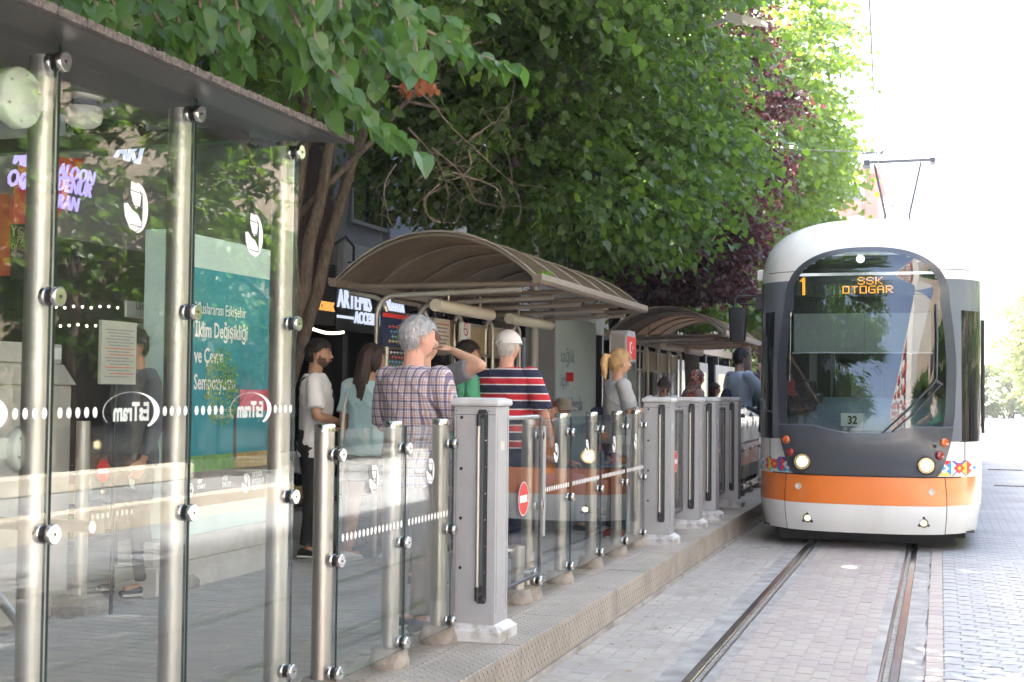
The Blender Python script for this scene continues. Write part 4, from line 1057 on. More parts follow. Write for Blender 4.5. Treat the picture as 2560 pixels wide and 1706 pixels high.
put_text('Gencay Erol Sahnesi\nBüyükçağı, Odunpazarı', .045, (XT, y0+.32, 1.44), (0,1,0), (0,0,1), M_white, bb, 'lettering', extrude=.0005, sx=.8)
for yy, t_ in ((y0+.45, 'AYŞE\nÜNLÜCE'), (y0+.88, 'ESKİŞEHİR\nBÜYÜKŞEHİR\nBELEDİYESİ'), (y0+.12, 'KENT\nKONSEYİ')):
    put_text(t_, .05 if 'KO' not in t_ else .04, (XT+.002, yy, .95), (0,1,0), (0,0,1), M_white, bb, 'lettering', bold=.001, extrude=.0005, sx=.6)
logo(bb, y0+.79, .91, .15, XT+.002); logo(bb, y0+.03, .91, .10, XT+.002)
# ribbon of red flag print on the poster
MB().box(XT, XT+.002, y0+.68, y1-.012, 1.44, 1.60).build('printed_flag', mat('flag_print', (.62,.09,.14), .35), bb)

# ---- big pale switch cabinet at far left
uc = empty('utility_cabinet', (-5.6, 6.6, PZ), 'tall pale grey utility cabinet with a purple scribble at the left edge', 'cabinet')
M_uc = mat('cabinet_pale', (.47,.46,.43), .6, var=.08, vscale=2, dirt=(.3,.26,.2), dscale=2, damt=.5)
a = atZ(165, 1526, PZ); ya = a.y; X1 = a.x
MB().box(X1-.9, X1, ya-1.3, ya, PZ-.02, 1.62, bev=.01).build('body', M_uc, uc)
MB().prism([(ya-1.3, 1.62), (ya+.03, 1.62), (ya-.10, 1.74), (ya-1.2, 1.74)], 'x', X1-.9, X1+.015).build('roof', M_uc, uc)
MB().box(X1-.95, X1+.03, ya-1.4, ya-.14, 1.742, 1.86, bev=.006).build('cornice', M_uc, uc)
MB().box(X1+.002, X1+.012, ya-.95, ya-.42, .6, 1.6, bev=.003).build('door', mat('cabinet_door', (.43,.43,.41), .5, dirt=(.2,.22,.18), dscale=3), uc)
MB().box(X1+.031, X1+.036, ya-.30, ya-.15, 1.77, 1.84).build('label_plate', M_white, uc)
sc_ = MB(); pp = [Vector((X1+.014, ya-.70+.05*math.sin(k*1.9)+.015*math.sin(k*5), 1.38+.035*math.cos(k*2.7))) for k in range(16)]
sc_.tube(pp, .0025, 5); sc_.build('scribble', mat('spray_purple', (.18,.06,.36), .5), uc)

# ---- arched platform shelters
M_acr = bpy.data.materials.new('bronze_acrylic'); M_acr.use_nodes = True
t = M_acr.node_tree; b_ = t.nodes['Principled BSDF']; b_.inputs['Base Color'].default_value = (.22,.16,.11,1); b_.inputs['Roughness'].default_value = .22
tr = t.nodes.new('ShaderNodeBsdfTransparent'); tr.inputs[0].default_value = (.55,.42,.30,1); tl = t.nodes.new('ShaderNodeBsdfTranslucent'); tl.inputs[0].default_value = (.50,.38,.27,1)
mx = t.nodes.new('ShaderNodeMixShader'); mx.inputs[0].default_value = .45; t.links.new(b_.outputs[0], mx.inputs[1]); t.links.new(tl.outputs[0], mx.inputs[2])
mx2 = t.nodes.new('ShaderNodeMixShader'); mx2.inputs[0].default_value = .30; t.links.new(mx.outputs[0], mx2.inputs[1]); t.links.new(tr.outputs[0], mx2.inputs[2])
t.links.new(mx2.outputs[0], t.nodes['Material Output'].inputs[0])
nn = t.nodes.new('ShaderNodeTexNoise'); nn.inputs['Scale'].default_value = 3; nn.inputs['Detail'].default_value = 8
rr_ = t.nodes.new('ShaderNodeValToRGB'); rr_.color_ramp.elements[0].color = (.25,.19,.14,1); rr_.color_ramp.elements[1].color = (.42,.36,.29,1); rr_.color_ramp.elements[0].position = .42; rr_.color_ramp.elements[1].position = .62
tcn = t.nodes.new('ShaderNodeTexCoord'); t.links.new(tcn.outputs['Object'], nn.inputs['Vector']); t.links.new(nn.outputs['Fac'], rr_.inputs[0]); t.links.new(rr_.outputs[0], b_.inputs['Base Color'])
M_fr = mat('bronze_frame', (.34,.28,.22), .35, .7, var=.15, vscale=4, dirt=(.2,.16,.12), dscale=4)
M_frl = mat('frame_light', (.50,.46,.40), .35, .7, var=.12)
def arch_shelter(label, y0=9.85, L=3.85, xr=-3.0, xl=-4.72, zg=2.46, rise=.37):
    s = empty('arched_shelter', ((xl+xr)/2, y0, PZ), label, 'shelter', 'arched platform shelters')
    N = 20; bays = 5
    def P(k, y, o=0.): 
        u = k/N; x = xl+(xr-xl)*u; z = zg+.05+(rise+o)*(1-abs(2*u-1)**2.15)
        return (x, y, z)
    for b in range(bays):
        ya, yb = y0+L*b/bays, y0+L*(b+1)/bays
        m = MB(); up = [P(k, ya+.004) for k in range(N+1)]; up2 = [P(k, yb-.004) for k in range(N+1)]
        m.loft([up, up2], False, 0, True, closed=False); m.loft([[(p[0], p[1], p[2]-.006) for p in up], [(p[0], p[1], p[2]-.006) for p in up2]], False, 0, True, closed=False)
        m.build('roof_sheet', M_acr, s)
    for b in range(bays+1):
        y = y0+L*b/bays; m = MB(); lay = []
        for k in range(N+1):
            p = P(k, y); lay.append([(p[0], y-.014, p[2]+.002), (p[0], y+.014, p[2]+.002), (p[0], y+.014, p[2]+.016), (p[0], y-.014, p[2]+.016)])
        m.loft(lay, True, 0, False); m.build('rib', M_frl, s)
        m = MB(); m.tube([(P(k, y)[0], y, P(k, y)[2]-.022) for k in range(N+1)], .012, 8); m.build('rib_tube', M_fr, s)
    for x, sg in ((xl, -1), (xr, 1)):
        MB().prism([(x-.02*sg, zg+.055), (x+.055*sg, zg+.068), (x+.055*sg, zg+.02), (x+.04*sg, zg-.005), (x-.02*sg, zg-.005)], 'y', y0-.04, y0+L+.04).build('gutter', M_fr, s)
    xp = xl+.36
    n = 5
    for i in range(n):
        y = y0+.12+(L-.24)*i/(n-1)
        MB().tube([(xl+.06, y, zg-.0), (xr-.02, y, zg-.0)], .022, 12).build('cross_tube', M_fr, s)
        for dy, far in ((-.035, xr-.15), (.035, xl+.05)):
            pts = [(xp+dy*.8, y+dy, PZ)] ; pts.append((xp+dy*.8, y+dy, zg-.24)); sg = 1 if far > xp else -1
            for k in range(1, 6): t_ = math.pi/2*k/5; pts.append((xp+dy*.8+sg*.15*(1-math.cos(t_)), y+dy, zg-.24+.16*math.sin(t_)))
            pts.append((far, y+dy, zg-.045))
            MB().tube(pts, .021, 12).build('post', M_frl, s)
        if i < n-1:
            pass
    for (ya, yb) in ((y0+.25, y0+1.65), (y0+2.2, y0+3.6)):
        MB().tube([(xp+.42, ya, zg-.15), (xp+.42, yb, zg-.15)], .052, 16).tube([(xp+.42, ya+.3, zg-.1), (xp+.42, ya+.3, zg)], .008, 6).tube([(xp+.42, yb-.3, zg-.1), (xp+.42, yb-.3, zg)], .008, 6).build('tube_light', mat('light_tube', (.60,.55,.44), .45), s)
    # perforated gold panels and glass at the back
    for i in range(n-1):
        ya = y0+.12+(L-.24)*i/(n-1)+.06; yb = y0+.12+(L-.24)*(i+1)/(n-1)-.06
        if i > 0: 
            pp = MB().box(xp-.03, xp-.02, ya, yb, 1.98, 2.24).build('fretwork_panel', M_fret, s)
        MB().box(xp-.035, xp-.005, ya-.05, yb+.05, 2.24, 2.27).box(xp-.035, xp-.005, ya-.05, yb+.05, 1.95, 1.98).build('panel_rail', M_fr, s)
        pane(s, ya, yb, .5, 1.94, xp-.02)
        MB().box(xp-.02, xp+.40, ya, yb, .69, .72, bev=.004).box(xp+.1, xp+.14, ya+.1, ya+.14, PZ, .69).box(xp+.1, xp+.14, yb-.14, yb-.1, PZ, .69).build('bench_seat', M_fr, s)
    return s
# fretwork: gold sheet with dark openings
M_fret = mat('gold_fretwork', (.42,.31,.15), .4, .5); t = M_fret.node_tree; b_ = t.nodes['Principled BSDF']
tc = t.nodes.new('ShaderNodeTexCoord'); vo = t.nodes.new('ShaderNodeTexVoronoi'); vo.inputs['Scale'].default_value = 22; vo.inputs['Randomness'].default_value = .25
t.links.new(tc.outputs['Object'], vo.inputs['Vector']); rp = t.nodes.new('ShaderNodeValToRGB'); rp.color_ramp.interpolation = 'CONSTANT'
rp.color_ramp.elements[0].color = (.06,.04,.025,1); rp.color_ramp.elements[1].color = (.45,.34,.17,1); rp.color_ramp.elements[1].position = .36
t.links.new(vo.outputs['Distance'], rp.inputs[0]); t.links.new(rp.outputs[0], b_.inputs['Base Color'])
def roof_litter(s, y0, L, xr=-3.0, xl=-4.72, zg=2.46, rise=.37):
    n = 260; V = []; F = []
    for q in range(n):
        u = random.random()**.7 if random.random() < .5 else random.choice((random.random()*.06, 1-random.random()*.06)); x = xl+(xr-xl)*u; z = zg+.05+rise*(1-abs(2*u-1)**2.15)+.012; y = y0+random.random()*L; sz = random.uniform(.008, .02); a = random.random()*6
        b = len(V); V += [(x+sz*math.cos(a), y+sz*math.sin(a), z+.004), (x-sz*math.sin(a)*.6, y+sz*math.cos(a)*.6, z), (x-sz*math.cos(a), y-sz*math.sin(a), z+.003), (x+sz*math.sin(a)*.6, y-sz*math.cos(a)*.6, z)]; F.append((b, b+1, b+2, b+3))
    V = np.array(V)-np.array(wloc(s)); np_mesh('leaf_litter', V, np.array(F), M_fall, s, kind='stuff')
s2 = arch_shelter('nearer arched shelter with bronze acrylic roof and fluorescent tubes')
roof_litter(s2, 9.85, 3.85)
s3 = copy_tree(s2); s3.location.y = 19.2; s3['label'] = 'farther arched shelter beyond, close to the tram mirror'
s4 = copy_tree(s2); s4.location = (5.9, 4.6, .28); s4['label'] = 'arched shelter on the platform across the road'
# boards hung in the nearer shelter
X = -4.38
def board(x0, y0, x1, y1, Xp, name, m, label, cat):
    a = atX(x0, y0, Xp); b = atX(x1, y1, Xp); r = empty(name, (Xp, a.y, b.z), label, cat)
    MB().box(Xp-.02, Xp, a.y, b.y, b.z, a.z, bev=.003).build('panel', m, r); return r, a, b
r_, a, b_ = board(956, 778, 1030, 872, -4.30, 'route_map', mat('map_navy', (.012,.018,.06), .3), 'navy tram route map board with red header in the shelter', 'map board')
MB().box(-4.299, -4.296, a.y+.005, b_.y-.005, a.z-.045, a.z-.01).build('header', M_red, r_)
cols = [(.6,.08,.08), (.1,.35,.5), (.15,.45,.35), (.6,.5,.2), (.5,.5,.55)]
for k in range(9):
    z = a.z-.12-.04*k-(.05 if k > 3 else 0); L0 = .08+.03*(k % 3); m = MB().box(-4.299, -4.297, a.y+L0+.05, b_.y-.06-.05*(k % 2), z, z+.006)
    for q in range(7): m.box(-4.299, -4.2965, a.y+L0+.07+q*.07, a.y+L0+.078+q*.07, z-.012, z+.016)
    m.build('map_line', mat('map_line_%s' % 'abcde'[k % 5], cols[k % 5], .4), r_)
r_, a, b_ = board(1090, 795, 1124, 866, -4.35, 'notice', mat('cream_notice', (.62,.56,.43), .5), 'cream notice with red heading on the shelter back', 'notice')
for k in range(9): MB().box(-4.3495, -4.348, a.y+.03, b_.y-.03-.03*(k % 3), a.z-.045-.035*k-.012, a.z-.045-.035*k).build('print_line', M_redtx if k == 0 else M_greytx, r_)
r_, a, b_ = board(1153, 806, 1176, 856, -4.28, 'no_smoking_sign', M_white, 'white sign with red no-smoking ring between shelter posts', 'sign')
rg = MB(); cy, cz, rr = (a.y+b_.y)/2, (a.z+b_.z)/2+.03, .065
for k in range(24):
    t0, t1 = 2*math.pi*k/24, 2*math.pi*(k+1)/24
    rg.add([(-4.278, cy+q*math.cos(t_), cz+q*math.sin(t_)) for t_, q in ((t0, rr), (t1, rr), (t1, rr-.014), (t0, rr-.014))], [(0,1,2,3)])
rg.add([(-4.277, cy-.045, cz+.05), (-4.277, cy-.035, cz+.056), (-4.277, cy+.05, cz-.045), (-4.277, cy+.04, cz-.052)], [(0,1,2,3)]); rg.build('red_ring', M_red, r_)
MB().box(-4.2785, -4.277, cy-.05, cy+.03, cz-.008, cz+.006).build('cigarette', M_greytx, r_)
# tufts growing from the gutter
M_weed = leaf_mat('weed_leaf', [(.08,.17,.03), (.11,.22,.04)], .4, .5); c = atX(1352, 706, -2.98)
P = np.array([(c.x+random.uniform(-.03,.03), c.y+random.uniform(-.02,.28), c.z+random.uniform(0,.085)) for _ in range(110)]); P[:,2] -= .0
D = rng.normal(0, .8, P.shape); D[:,2] = np.abs(D[:,2])*.5+.2; V_, F_ = leaves_at(P, D, rng.normal(0,.6,P.shape)+[0,0,1], rng.uniform(.02,.04,len(P)), 'simple')
tag(np_mesh('weeds', V_, F_, M_weed, kind='stuff'), 'green weeds growing out of the shelter gutter')
# pigeon on the arch
pg = empty('pigeon', (-3.78, 10.3, 2.93), 'grey pigeon sitting on top of the arched roof', 'bird'); c = atD(1151, 585, 11.3)
pg.location = c; m = MB(); m.sphere(c, (.055,.085,.048), 14, 9); m.sphere(c+Vector((.01,.06,.045)), .028, 12, 8); m.tube([c+Vector((.005,.04,.02)), c+Vector((.01,.06,.045))], [.035,.024], 10); m.tube([c+Vector((0,-.06,.0)), c+Vector((0,-.15,-.02))], [.035,.022], 8)
m.tube([c+Vector((.02,0,-.03)), c+Vector((.02,0,-.075))], .004, 5); m.tube([c+Vector((-.02,0,-.03)), c+Vector((-.02,0,-.075))], .004, 5)
m.build('body', mat('pigeon_grey', (.16,.17,.19), .7, var=.4, vscale=30), pg); MB().tube([c+Vector((.012,.085,.045)), c+Vector((.013,.105,.038))], [.006,.002], 6).build('beak', M_blk, pg)

# ---- poster totem, ticket kiosk
tt = atX(1392, 800, -4.9); y_ = tt.y
r_ = empty('totem', (-4.95, y_, PZ), 'tall pale park poster totem standing right of the shelter posts', 'totem')
a = atX(1389, 788, -4.88); b_ = atX(1488, 810, -4.88)
MB().box(-5.3, -4.89, a.y, b_.y+.1, PZ, a.z, bev=.01).build('case', M_greyd, r_)
MB().box(-4.888, -4.88, a.y+.02, b_.y+.06, .62, a.z-.02).build('poster', mat('poster_pale', (.44,.56,.53), .3, var=.06), r_)
for k, tx_ in enumerate(('sağlık', 'için', 'parklarda', 'buluşuyoruz')): put_text(tx_, .27, (-4.876, a.y+.25, a.z-.62-.33*k), (0,1,0), (0,0,1), mat('poster_slate', (.20,.27,.31), .5), r_, 'lettering', bold=.006 if k > 1 else 0, extrude=.0005, sx=1.15)
for k in range(9): MB().box(-4.8785, -4.876, a.y+.25, a.y+.7+.5*((k*7) % 3)/3, a.z-1.9-.09*k, a.z-1.87-.09*k).build('print_line', mat('poster_slate', (.20,.27,.31), .5), r_)
rd = atY(1425, 943, a.y-.001); MB().box(rd.x-.05, rd.x+.05, a.y-.012, a.y-.002, rd.z-.06, rd.z+.06).build('call_button', M_red, r_)
r_ = empty('ticket_kiosk', (-3.1, 13.2, PZ), 'grey ticket kiosk with a red crescent flag panel', 'kiosk')
a = atY(1524, 826, 13.2); b_ = atY(1567, 826, 13.2); zt = a.z; xk = b_.x
c2 = atX(1590, 840, xk)
MB().prism([(13.2, PZ), (c2.y, PZ), (c2.y, zt-.06), (c2.y-.06, zt), (13.26, zt), (13.2, zt-.05)], 'x', a.x, xk).build('body', M_greyd, r_)
MB().box(a.x+.02, xk-.02, 13.19, 13.198, zt-.3, zt-.04).build('front_panel', mat('kiosk_brown', (.20,.18,.17), .4), r_)
MB().box(xk+.001, xk+.006, 13.22, c2.y-.02, zt-.29, zt-.06).build('flag_panel', M_red, r_)
fl = MB(); cy = 13.22+(c2.y-13.24)*.38; cz = zt-.175; N = 24
for k in range(N):
    t0, t1 = .6+5.08*k/N, .6+5.08*(k+1)/N; o = lambda t, q, s: (xk+.008, cy+s+q*math.cos(t), cz+q*math.sin(t))
    fl.add([o(t0,.062,0), o(t1,.062,0), o(t1,.046,.016), o(t0,.046,.016)], [(0,1,2,3)])
fl.add([(xk+.008, cy+.085+(.026 if k % 2 == 0 else .011)*math.cos(k*math.pi/5+math.pi), cz+(.026 if k % 2 == 0 else .011)*math.sin(k*math.pi/5+math.pi)) for k in range(10)], [tuple(range(10))])
fl.build('crescent_and_star', M_white, r_)
MB().box(xk+.001, xk+.004, 13.22, c2.y-.02, .9, zt-.32).build('screen_glass', mat('kiosk_glass', (.03,.035,.035), .08), r_)
# ============================================================ SHOP FRONTS ON THE LEFT
FX = -7.5
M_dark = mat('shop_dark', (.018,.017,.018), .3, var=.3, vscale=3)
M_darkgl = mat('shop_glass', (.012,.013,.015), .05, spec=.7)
M_wallg = mat('grey_render', (.24,.24,.255), .85, var=.1, vscale=2, bump=.2)
M_wallw = mat('pale_render', (.42,.42,.42), .8, var=.08)
M_lilac = mat('neon_lilac', (.2,.15,.3), .4, emit=(.55,.45,1.), estr=.13)
M_wl = mat('lit_white', (.3,.3,.35), .4, emit=(.72,.80,1.), estr=.10)
M_or = mat('lit_orange', (.3,.15,.03), .4, emit=(1.,.45,.10), estr=.11)
M_bulb = mat('lit_bulb', (1,.9,.7), .4, emit=(1.,.85,.6), estr=.9)
M_redp = mat('red_panel', (.42,.02,.015), .4, var=.1); M_reds = mat('red_sign', (.30,.025,.03), .4, emit=(.5,.02,.02), estr=.03)
def win(parent, y0, y1, z0, z1, X=FX, m=None, fr=.05):
    f = MB(); f.box(X-.02, X+.04, y0, y1, z0, z0+fr).box(X-.02, X+.04, y0, y1, z1-fr, z1).box(X-.02, X+.04, y0, y0+fr, z0+fr, z1-fr).box(X-.02, X+.04, y1-fr, y1, z0+fr, z1-fr)
    o = f.build('window', m or mat('window_frame', (.30,.30,.31), .5), parent); MB().box(X-.01, X+.006, y0+fr, y1-fr, z0+fr, z1-fr).build('pane', M_darkgl, o); return o
def shop_building(label, y0, y1, h, wm, ground_h=2.95, storeys=3):
    b = empty('building', (FX-3, (y0+y1)/2, 0), label, 'building', 'buildings behind the trees')
    MB().box(FX-9, FX, y0, y1, ground_h, h).build('wall', wm, b)
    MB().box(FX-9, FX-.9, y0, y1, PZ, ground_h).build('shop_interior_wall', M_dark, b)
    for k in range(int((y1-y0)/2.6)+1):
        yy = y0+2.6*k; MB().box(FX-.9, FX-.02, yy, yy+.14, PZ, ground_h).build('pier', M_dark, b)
    for s in range(storeys):
        z = ground_h+.9+s*3.0
        n = int((y1-y0-.6)/2.2)
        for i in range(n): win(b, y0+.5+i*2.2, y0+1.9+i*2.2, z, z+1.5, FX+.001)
    MB().box(FX-9.1, FX+.15, y0-.0, y1+.0, h, h+.3).build('cornice', M_wallw, b)
    return b
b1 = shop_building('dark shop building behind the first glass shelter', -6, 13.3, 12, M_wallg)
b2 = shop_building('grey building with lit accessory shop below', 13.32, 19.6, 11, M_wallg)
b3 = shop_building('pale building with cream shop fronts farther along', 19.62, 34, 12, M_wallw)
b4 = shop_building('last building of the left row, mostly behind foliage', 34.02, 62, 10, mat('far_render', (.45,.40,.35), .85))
def sign(y0, y1, z0, z1, X, label, m, name='shop_sign', cat='shop sign'):
    s = empty(name, (X, (y0+y1)/2, z0), label, cat); MB().box(X-.14, X, y0, y1, z0, z1, bev=.006).build('panel', m, s); return s
def px_sign(xa, ya, xb, yb, X, label, m):
    a = atX(xa, ya, X); b = atX(xb, yb, X); return sign(a.y, b.y, b.z, a.z, X, label, m), a, b
XS = -7.3
# white lit letters
s = sign(atX(841,720,XS).y, atX(1040,760,XS).y, 2.38, 3.05, XS, 'black sign with lit white serif letters ARTEMIS DIANA ACCESSORIES', M_dark)
ya = atX(843, 715, XS).y
t1 = put_text('ARTEMIS', .34, (XS+.01, ya, 2.665), (0,1,0), (0,0,1), M_wl, s, bold=.0, extrude=.012, sx=.80)
put_text('DIANA', .30, (XS+.01, atX(958,720,XS).y, 2.67), (0,1,0), (0,0,1), M_wl, s, bold=.003, extrude=.012, sx=.8)
put_text('ACCESSORIES', .22, (XS+.01, atX(885,800,XS).y, 2.49), (0,1,0), (0,0,1), M_wl, s, bold=.003, extrude=.012, sx=.85)
MB().box(XS, XS+.012, ya, atX(883,800,XS).y, 2.53, 2.565).build('light_bar', M_wl, s)
# orange sign
s = sign(atX(728,700,XS).y, atX(838,700,XS).y, 2.42, 3.2, XS, 'black sign with orange lit lettering left of the white sign', M_dark)
put_text('OYUNCULUK', .155, (XS+.01, atX(764,776,XS).y, 2.60), (0,1,0), (0,0,1), M_or, s, bold=.004, extrude=.01, sx=.8)
v = MB(); yv = atX(738,740,XS).y
v.prism([(yv, 2.84), (yv+.05, 2.84), (yv+.17, 2.60), (yv+.12, 2.60)], 'x', XS+.001, XS+.012); v.prism([(yv+.13, 2.60), (yv+.17, 2.62), (yv+.20, 2.94), (yv+.16, 2.92)], 'x', XS+.013, XS+.02); v.build('tick_mark', M_or, s)
# string of warm bulbs under the signs
bl = MB(); ya, yb = atX(745,808,XS).y, atX(822,820,XS).y
for k in range(22): bl.sphere((XS+.2, ya+(yb-ya)*k/21, 2.33-.03*math.sin(math.pi*k/21)), .018, 6, 4)
tag(bl.build('string_lights', M_bulb), 'string of warm bulbs under the orange shop sign', 'string lights')
# brown slatted balcony front above the orange sign
p = empty('slatted_screen', (FX+.1, 13, 3), 'brown vertical slatted screen above the orange sign', 'screen')
ya, yb = atX(752,600,FX+.15).y, atX(828,600,FX+.15).y
for k in range(14): 
    yy = ya+(yb-ya)*k/13; MB().box(FX+.05, FX+.15, yy, yy+.05, 3.05, 4.9, bev=.004).build('slat', mat('slat_brown', (.10,.045,.035), .6), p)
MB().box(FX+.02, FX+.16, ya-.05, yb+.1, 3.0, 3.05).build('bottom_rail', mat('slat_brown', (.10,.045,.035), .6), p)
# pale blue-grey curtain wall strip and white sill band high between the leaves
q0, q1 = atX(975,500,FX+.05), atX(1100,590,FX+.05)
tag(MB().box(FX+.01, FX+.06, q0.y, q0.y+1.2, 3.3, 5.2).build('roller_blind', mat('blind_blue', (.32,.36,.44), .5)), 'pale blue blind strip high between the leaves', 'blind')
MB().box(FX+.005, FX+.10, atX(842,640,FX).y, atX(1000,640,FX).y, 3.12, 3.55).build('parapet', M_wallw, b2)
# lamp bracket curl
cl = MB(); c = atX(842, 630, FX+.3); cl.tube([c+Vector((-.3,0,-.25)), c+Vector((-.1,.1,.1)), c+Vector((.0,.25,.22)), c+Vector((.0,.5,.12)), c+Vector((0,.5,-.08)), c+Vector((0,.35,-.1))], .016, 8)
tag(cl.build('curled_bracket', M_blk), 'black curled iron bracket beside the arched roof', 'bracket')
# doner shop signs seen through the glass screen
XS2 = -7.25
def quad(pts, X, m, name, parent, th=.03):
    a = [atX(x, y, X) for x, y in pts]; b = MB(); b.add([(X, p.y, p.z) for p in a]+[(X-th, p.y, p.z) for p in a], [(0,1,2,3), (7,6,5,4), (0,4,5,1), (1,5,6,2), (2,6,7,3), (3,7,4,0)]); return b.build(name, m, parent)
s = empty('neon_sign', (XS2, 9, 2.7), 'slanted red sign with lilac neon letters of a doner saloon', 'neon sign')
quad([(60,385),(210,398),(140,560),(25,560)], XS2, M_reds, 'panel', s)
sl = .30
for (px, py, tx_, sz) in ((26,408,'MER',.20), (138,440,'ALOON',.17), (10,462,'OCO',.20), (136,474,'DENUR',.17), (136,518,'RAN',.17), (40,470,'7',.42), (55,545,'1',.2)):
    c = atX(px, py, XS2); put_text(tx_, sz, (XS2+.02, c.y, c.z), (0,1,.0), (0,.0,1), M_lilac, s, bold=.004, extrude=.008, shear=.35, sx=.85)
s = empty('neon_sign', (XS2, 10.8, 3.2), 'white-blue lit letters AKI high behind the second pane', 'neon sign')
c = atX(283, 392, XS2); put_text('AKI', .26, (XS2+.02, c.y, c.z), (0,1,0), (0,0,1), M_wl, s, bold=.008, extrude=.01, shear=.35); quad([(270,340),(370,360),(370,410),(270,390)], XS2, M_dark, 'panel', s)
s = empty('menu_board', (XS2, 8, 2), 'dark menu board with dull gold lettering behind the first post', 'menu board')
quad([(26,560),(120,560),(120,700),(26,700)], XS2+.05, M_dark, 'panel', s)
for (px, py, tx_, sz) in ((26,590,'YONCA',.13), (42,608,'PASTA',.085), (27,623,'ONCA',.07)):
    c = atX(px, py, XS2+.06); put_text(tx_, sz, (XS2+.06, c.y, c.z), (0,1,0), (0,0,1), mat('dull_gold', (.35,.28,.18), .5), s, extrude=.002)
s = empty('red_panel', (XS2, 7, 1.5), 'tall plain red panel at the left edge behind the glass', 'panel'); quad([(-60,485),(25,485),(25,690),(-60,690)], XS2+.08, M_redp, 'panel', s)
# rows of small shop lights and shelves of goods
bl = MB()
for k in range(26): bl.sphere(tuple(atX(140+k*11, 768+2*math.sin(k)+(46 if k % 2 else 0), -7.35)), .013, 6, 4)
tag(bl.build('string_lights', M_bulb), 'rows of tiny shop lights behind the glass screen', 'string lights')
# pale cream street furniture glimpsed low in the shops: sunlit stalls
random.seed(11)
for k in range(16):
    y = 6.0+k*.95; hh = random.uniform(.5, 1.2); c = random.choice([(.5,.42,.3), (.35,.12,.08), (.15,.25,.3), (.5,.5,.48), (.12,.1,.1), (.45,.3,.1)])
    d = empty('display_rack', (-7.15, y, PZ), 'goods rack with stacked cartons before the dark shop fronts', 'display rack', 'goods racks along the shop fronts')
    MB().box(-7.35, -6.95, y-.3, y+.3, PZ+.02, PZ+.06).box(-7.35, -7.31, y-.3, y+.3, PZ+.06, PZ+hh).build('frame', M_dark, d)
    for q in range(6):
        MB().box(-7.30, -7.0-.04*(q//2), y-.28+.19*(q % 3), y-.12+.19*(q % 3), PZ+.061+(q//3)*hh*.45, PZ+.06+(q//3)*hh*.45+hh*random.uniform(.2, .38), bev=.01).build('carton', mat('ware_%d' % ((k*6+q) % 9), [(.5,.42,.3), (.35,.12,.08), (.15,.25,.3), (.5,.5,.48), (.12,.1,.1), (.45,.3,.1), (.2,.3,.12), (.5,.2,.25), (.3,.3,.33)][(k*6+q) % 9], .6), d)
# lit cream shop front and columns further down (right of the shelter)
for k, (xa, xb) in enumerate(((1255,1300), (1312,1345), (1690,1770), (1790,1900))):
    X = -7.2; a = atX(xa, 850, X); b = atX(xb, 850, X)
    w_ = empty('shop_window', (X, a.y, PZ), ['lit cream shop window right of the striped man', 'narrow lit shop window beside the drainpipe', 'bright green and cream shop window beyond the scarf', 'white framed shop window behind the pale shirt'][k], 'shop window')
    MB().box(X-.05, X, a.y, b.y, PZ, 2.6, bev=.01).build('frame', M_wallw, w_)
    L = b.y-a.y
    for q in range(3): MB().box(X+.001, X+.006, a.y+L*(.05+.31*q), a.y+L*(.05+.31*q)+L*.26, .6, 2.3).build('pane', mat('lit_pane_%d' % ((k+q) % 3), [(.5,.45,.3), (.45,.5,.35), (.3,.3,.28)][(k+q) % 3], .3, emit=[(.9,.75,.4), (.75,.9,.4), (.5,.5,.45)][(k+q) % 3], estr=.07), w_)

# ============================================================ ACROSS THE ROAD (mirrored in glass and windscreen)
ob = empty('building', (14, 2, 0), 'building across the road with green awning and white letters', 'building', 'buildings across the road')
MB().box(11, 20, -6, 20, 0, 13).build('wall', mat('cream_render', (.34,.28,.21), .85, var=.15), ob)
MB().box(10.3, 10.98, -2, 14, 2.6, 3.3).build('awning', mat('awning_green', (.03,.16,.09), .6), ob)
put_text('ÇAKESBEYOĞLU', .9, (10.28, 10.5, 3.5), (0,-1,0), (0,0,1), M_white, ob, bold=.02, extrude=.02)
for i in range(9):
    for z in (4.8, 7.0): f = MB().box(10.96, 10.995, -4.6+i*2.6, -3.1+i*2.6, z, z+1.4).build('window', M_darkgl, ob)
for i in range(8): MB().box(10.9, 10.995, -4.6+i*2.6, -2.6+i*2.6, .1, 2.4).build('shop_window', M_darkgl, ob)
ob2 = empty('building', (14, 45, 0), 'long brick building farther along across the road', 'building', 'buildings across the road')
MB().box(11, 20, 20.5, 75, 0, 12).build('wall', mat('cream_render_b', (.30,.25,.19), .85, var=.15), ob2)
for i in range(18):
    for z in (4.2, 7.0, 9.6): MB().box(10.96, 10.995, 21.5+i*2.9, 23.2+i*2.9, z, z+1.5).build('window', M_darkgl, ob2)
    MB().box(10.9, 10.995, 21.3+i*2.9, 23.6+i*2.9, .1, 2.7).build('shop_window', M_darkgl, ob2)
# tall white and red apartment house behind the camera on the right
ap = empty('building', (12, -22, 0), 'tall white and red apartment block behind the camera', 'building', 'buildings across the road')
MB().box(9.5, 20, -60, -8, 0, 21).build('wall', mat('white_render', (.62,.60,.56), .8), ap)
M_balr = mat('balcony_red', (.42,.08,.05), .7)
for st_ in range(6):
    for i in range(8):
        y = -14-i*5.4; z = 3.4+st_*2.9
        MB().box(8.6, 9.48, y-3.0, y, z, z+1.0).build('balcony', M_balr if i % 2 == 0 else mat('white_render', (.62,.60,.56), .8), ap)
        MB().box(9.47, 9.5, y-2.6, y-.4, z+1.02, z+2.3).build('window', M_darkgl, ap)
# left row behind the camera
ab = empty('building', (-12, -30, 0), 'plain apartment block behind the camera on the left', 'building', 'buildings across the road')
MB().box(-20, -8.5, -60, -7, 0, 9).build('wall', mat('grey_render_b', (.3,.29,.28), .85), ab)
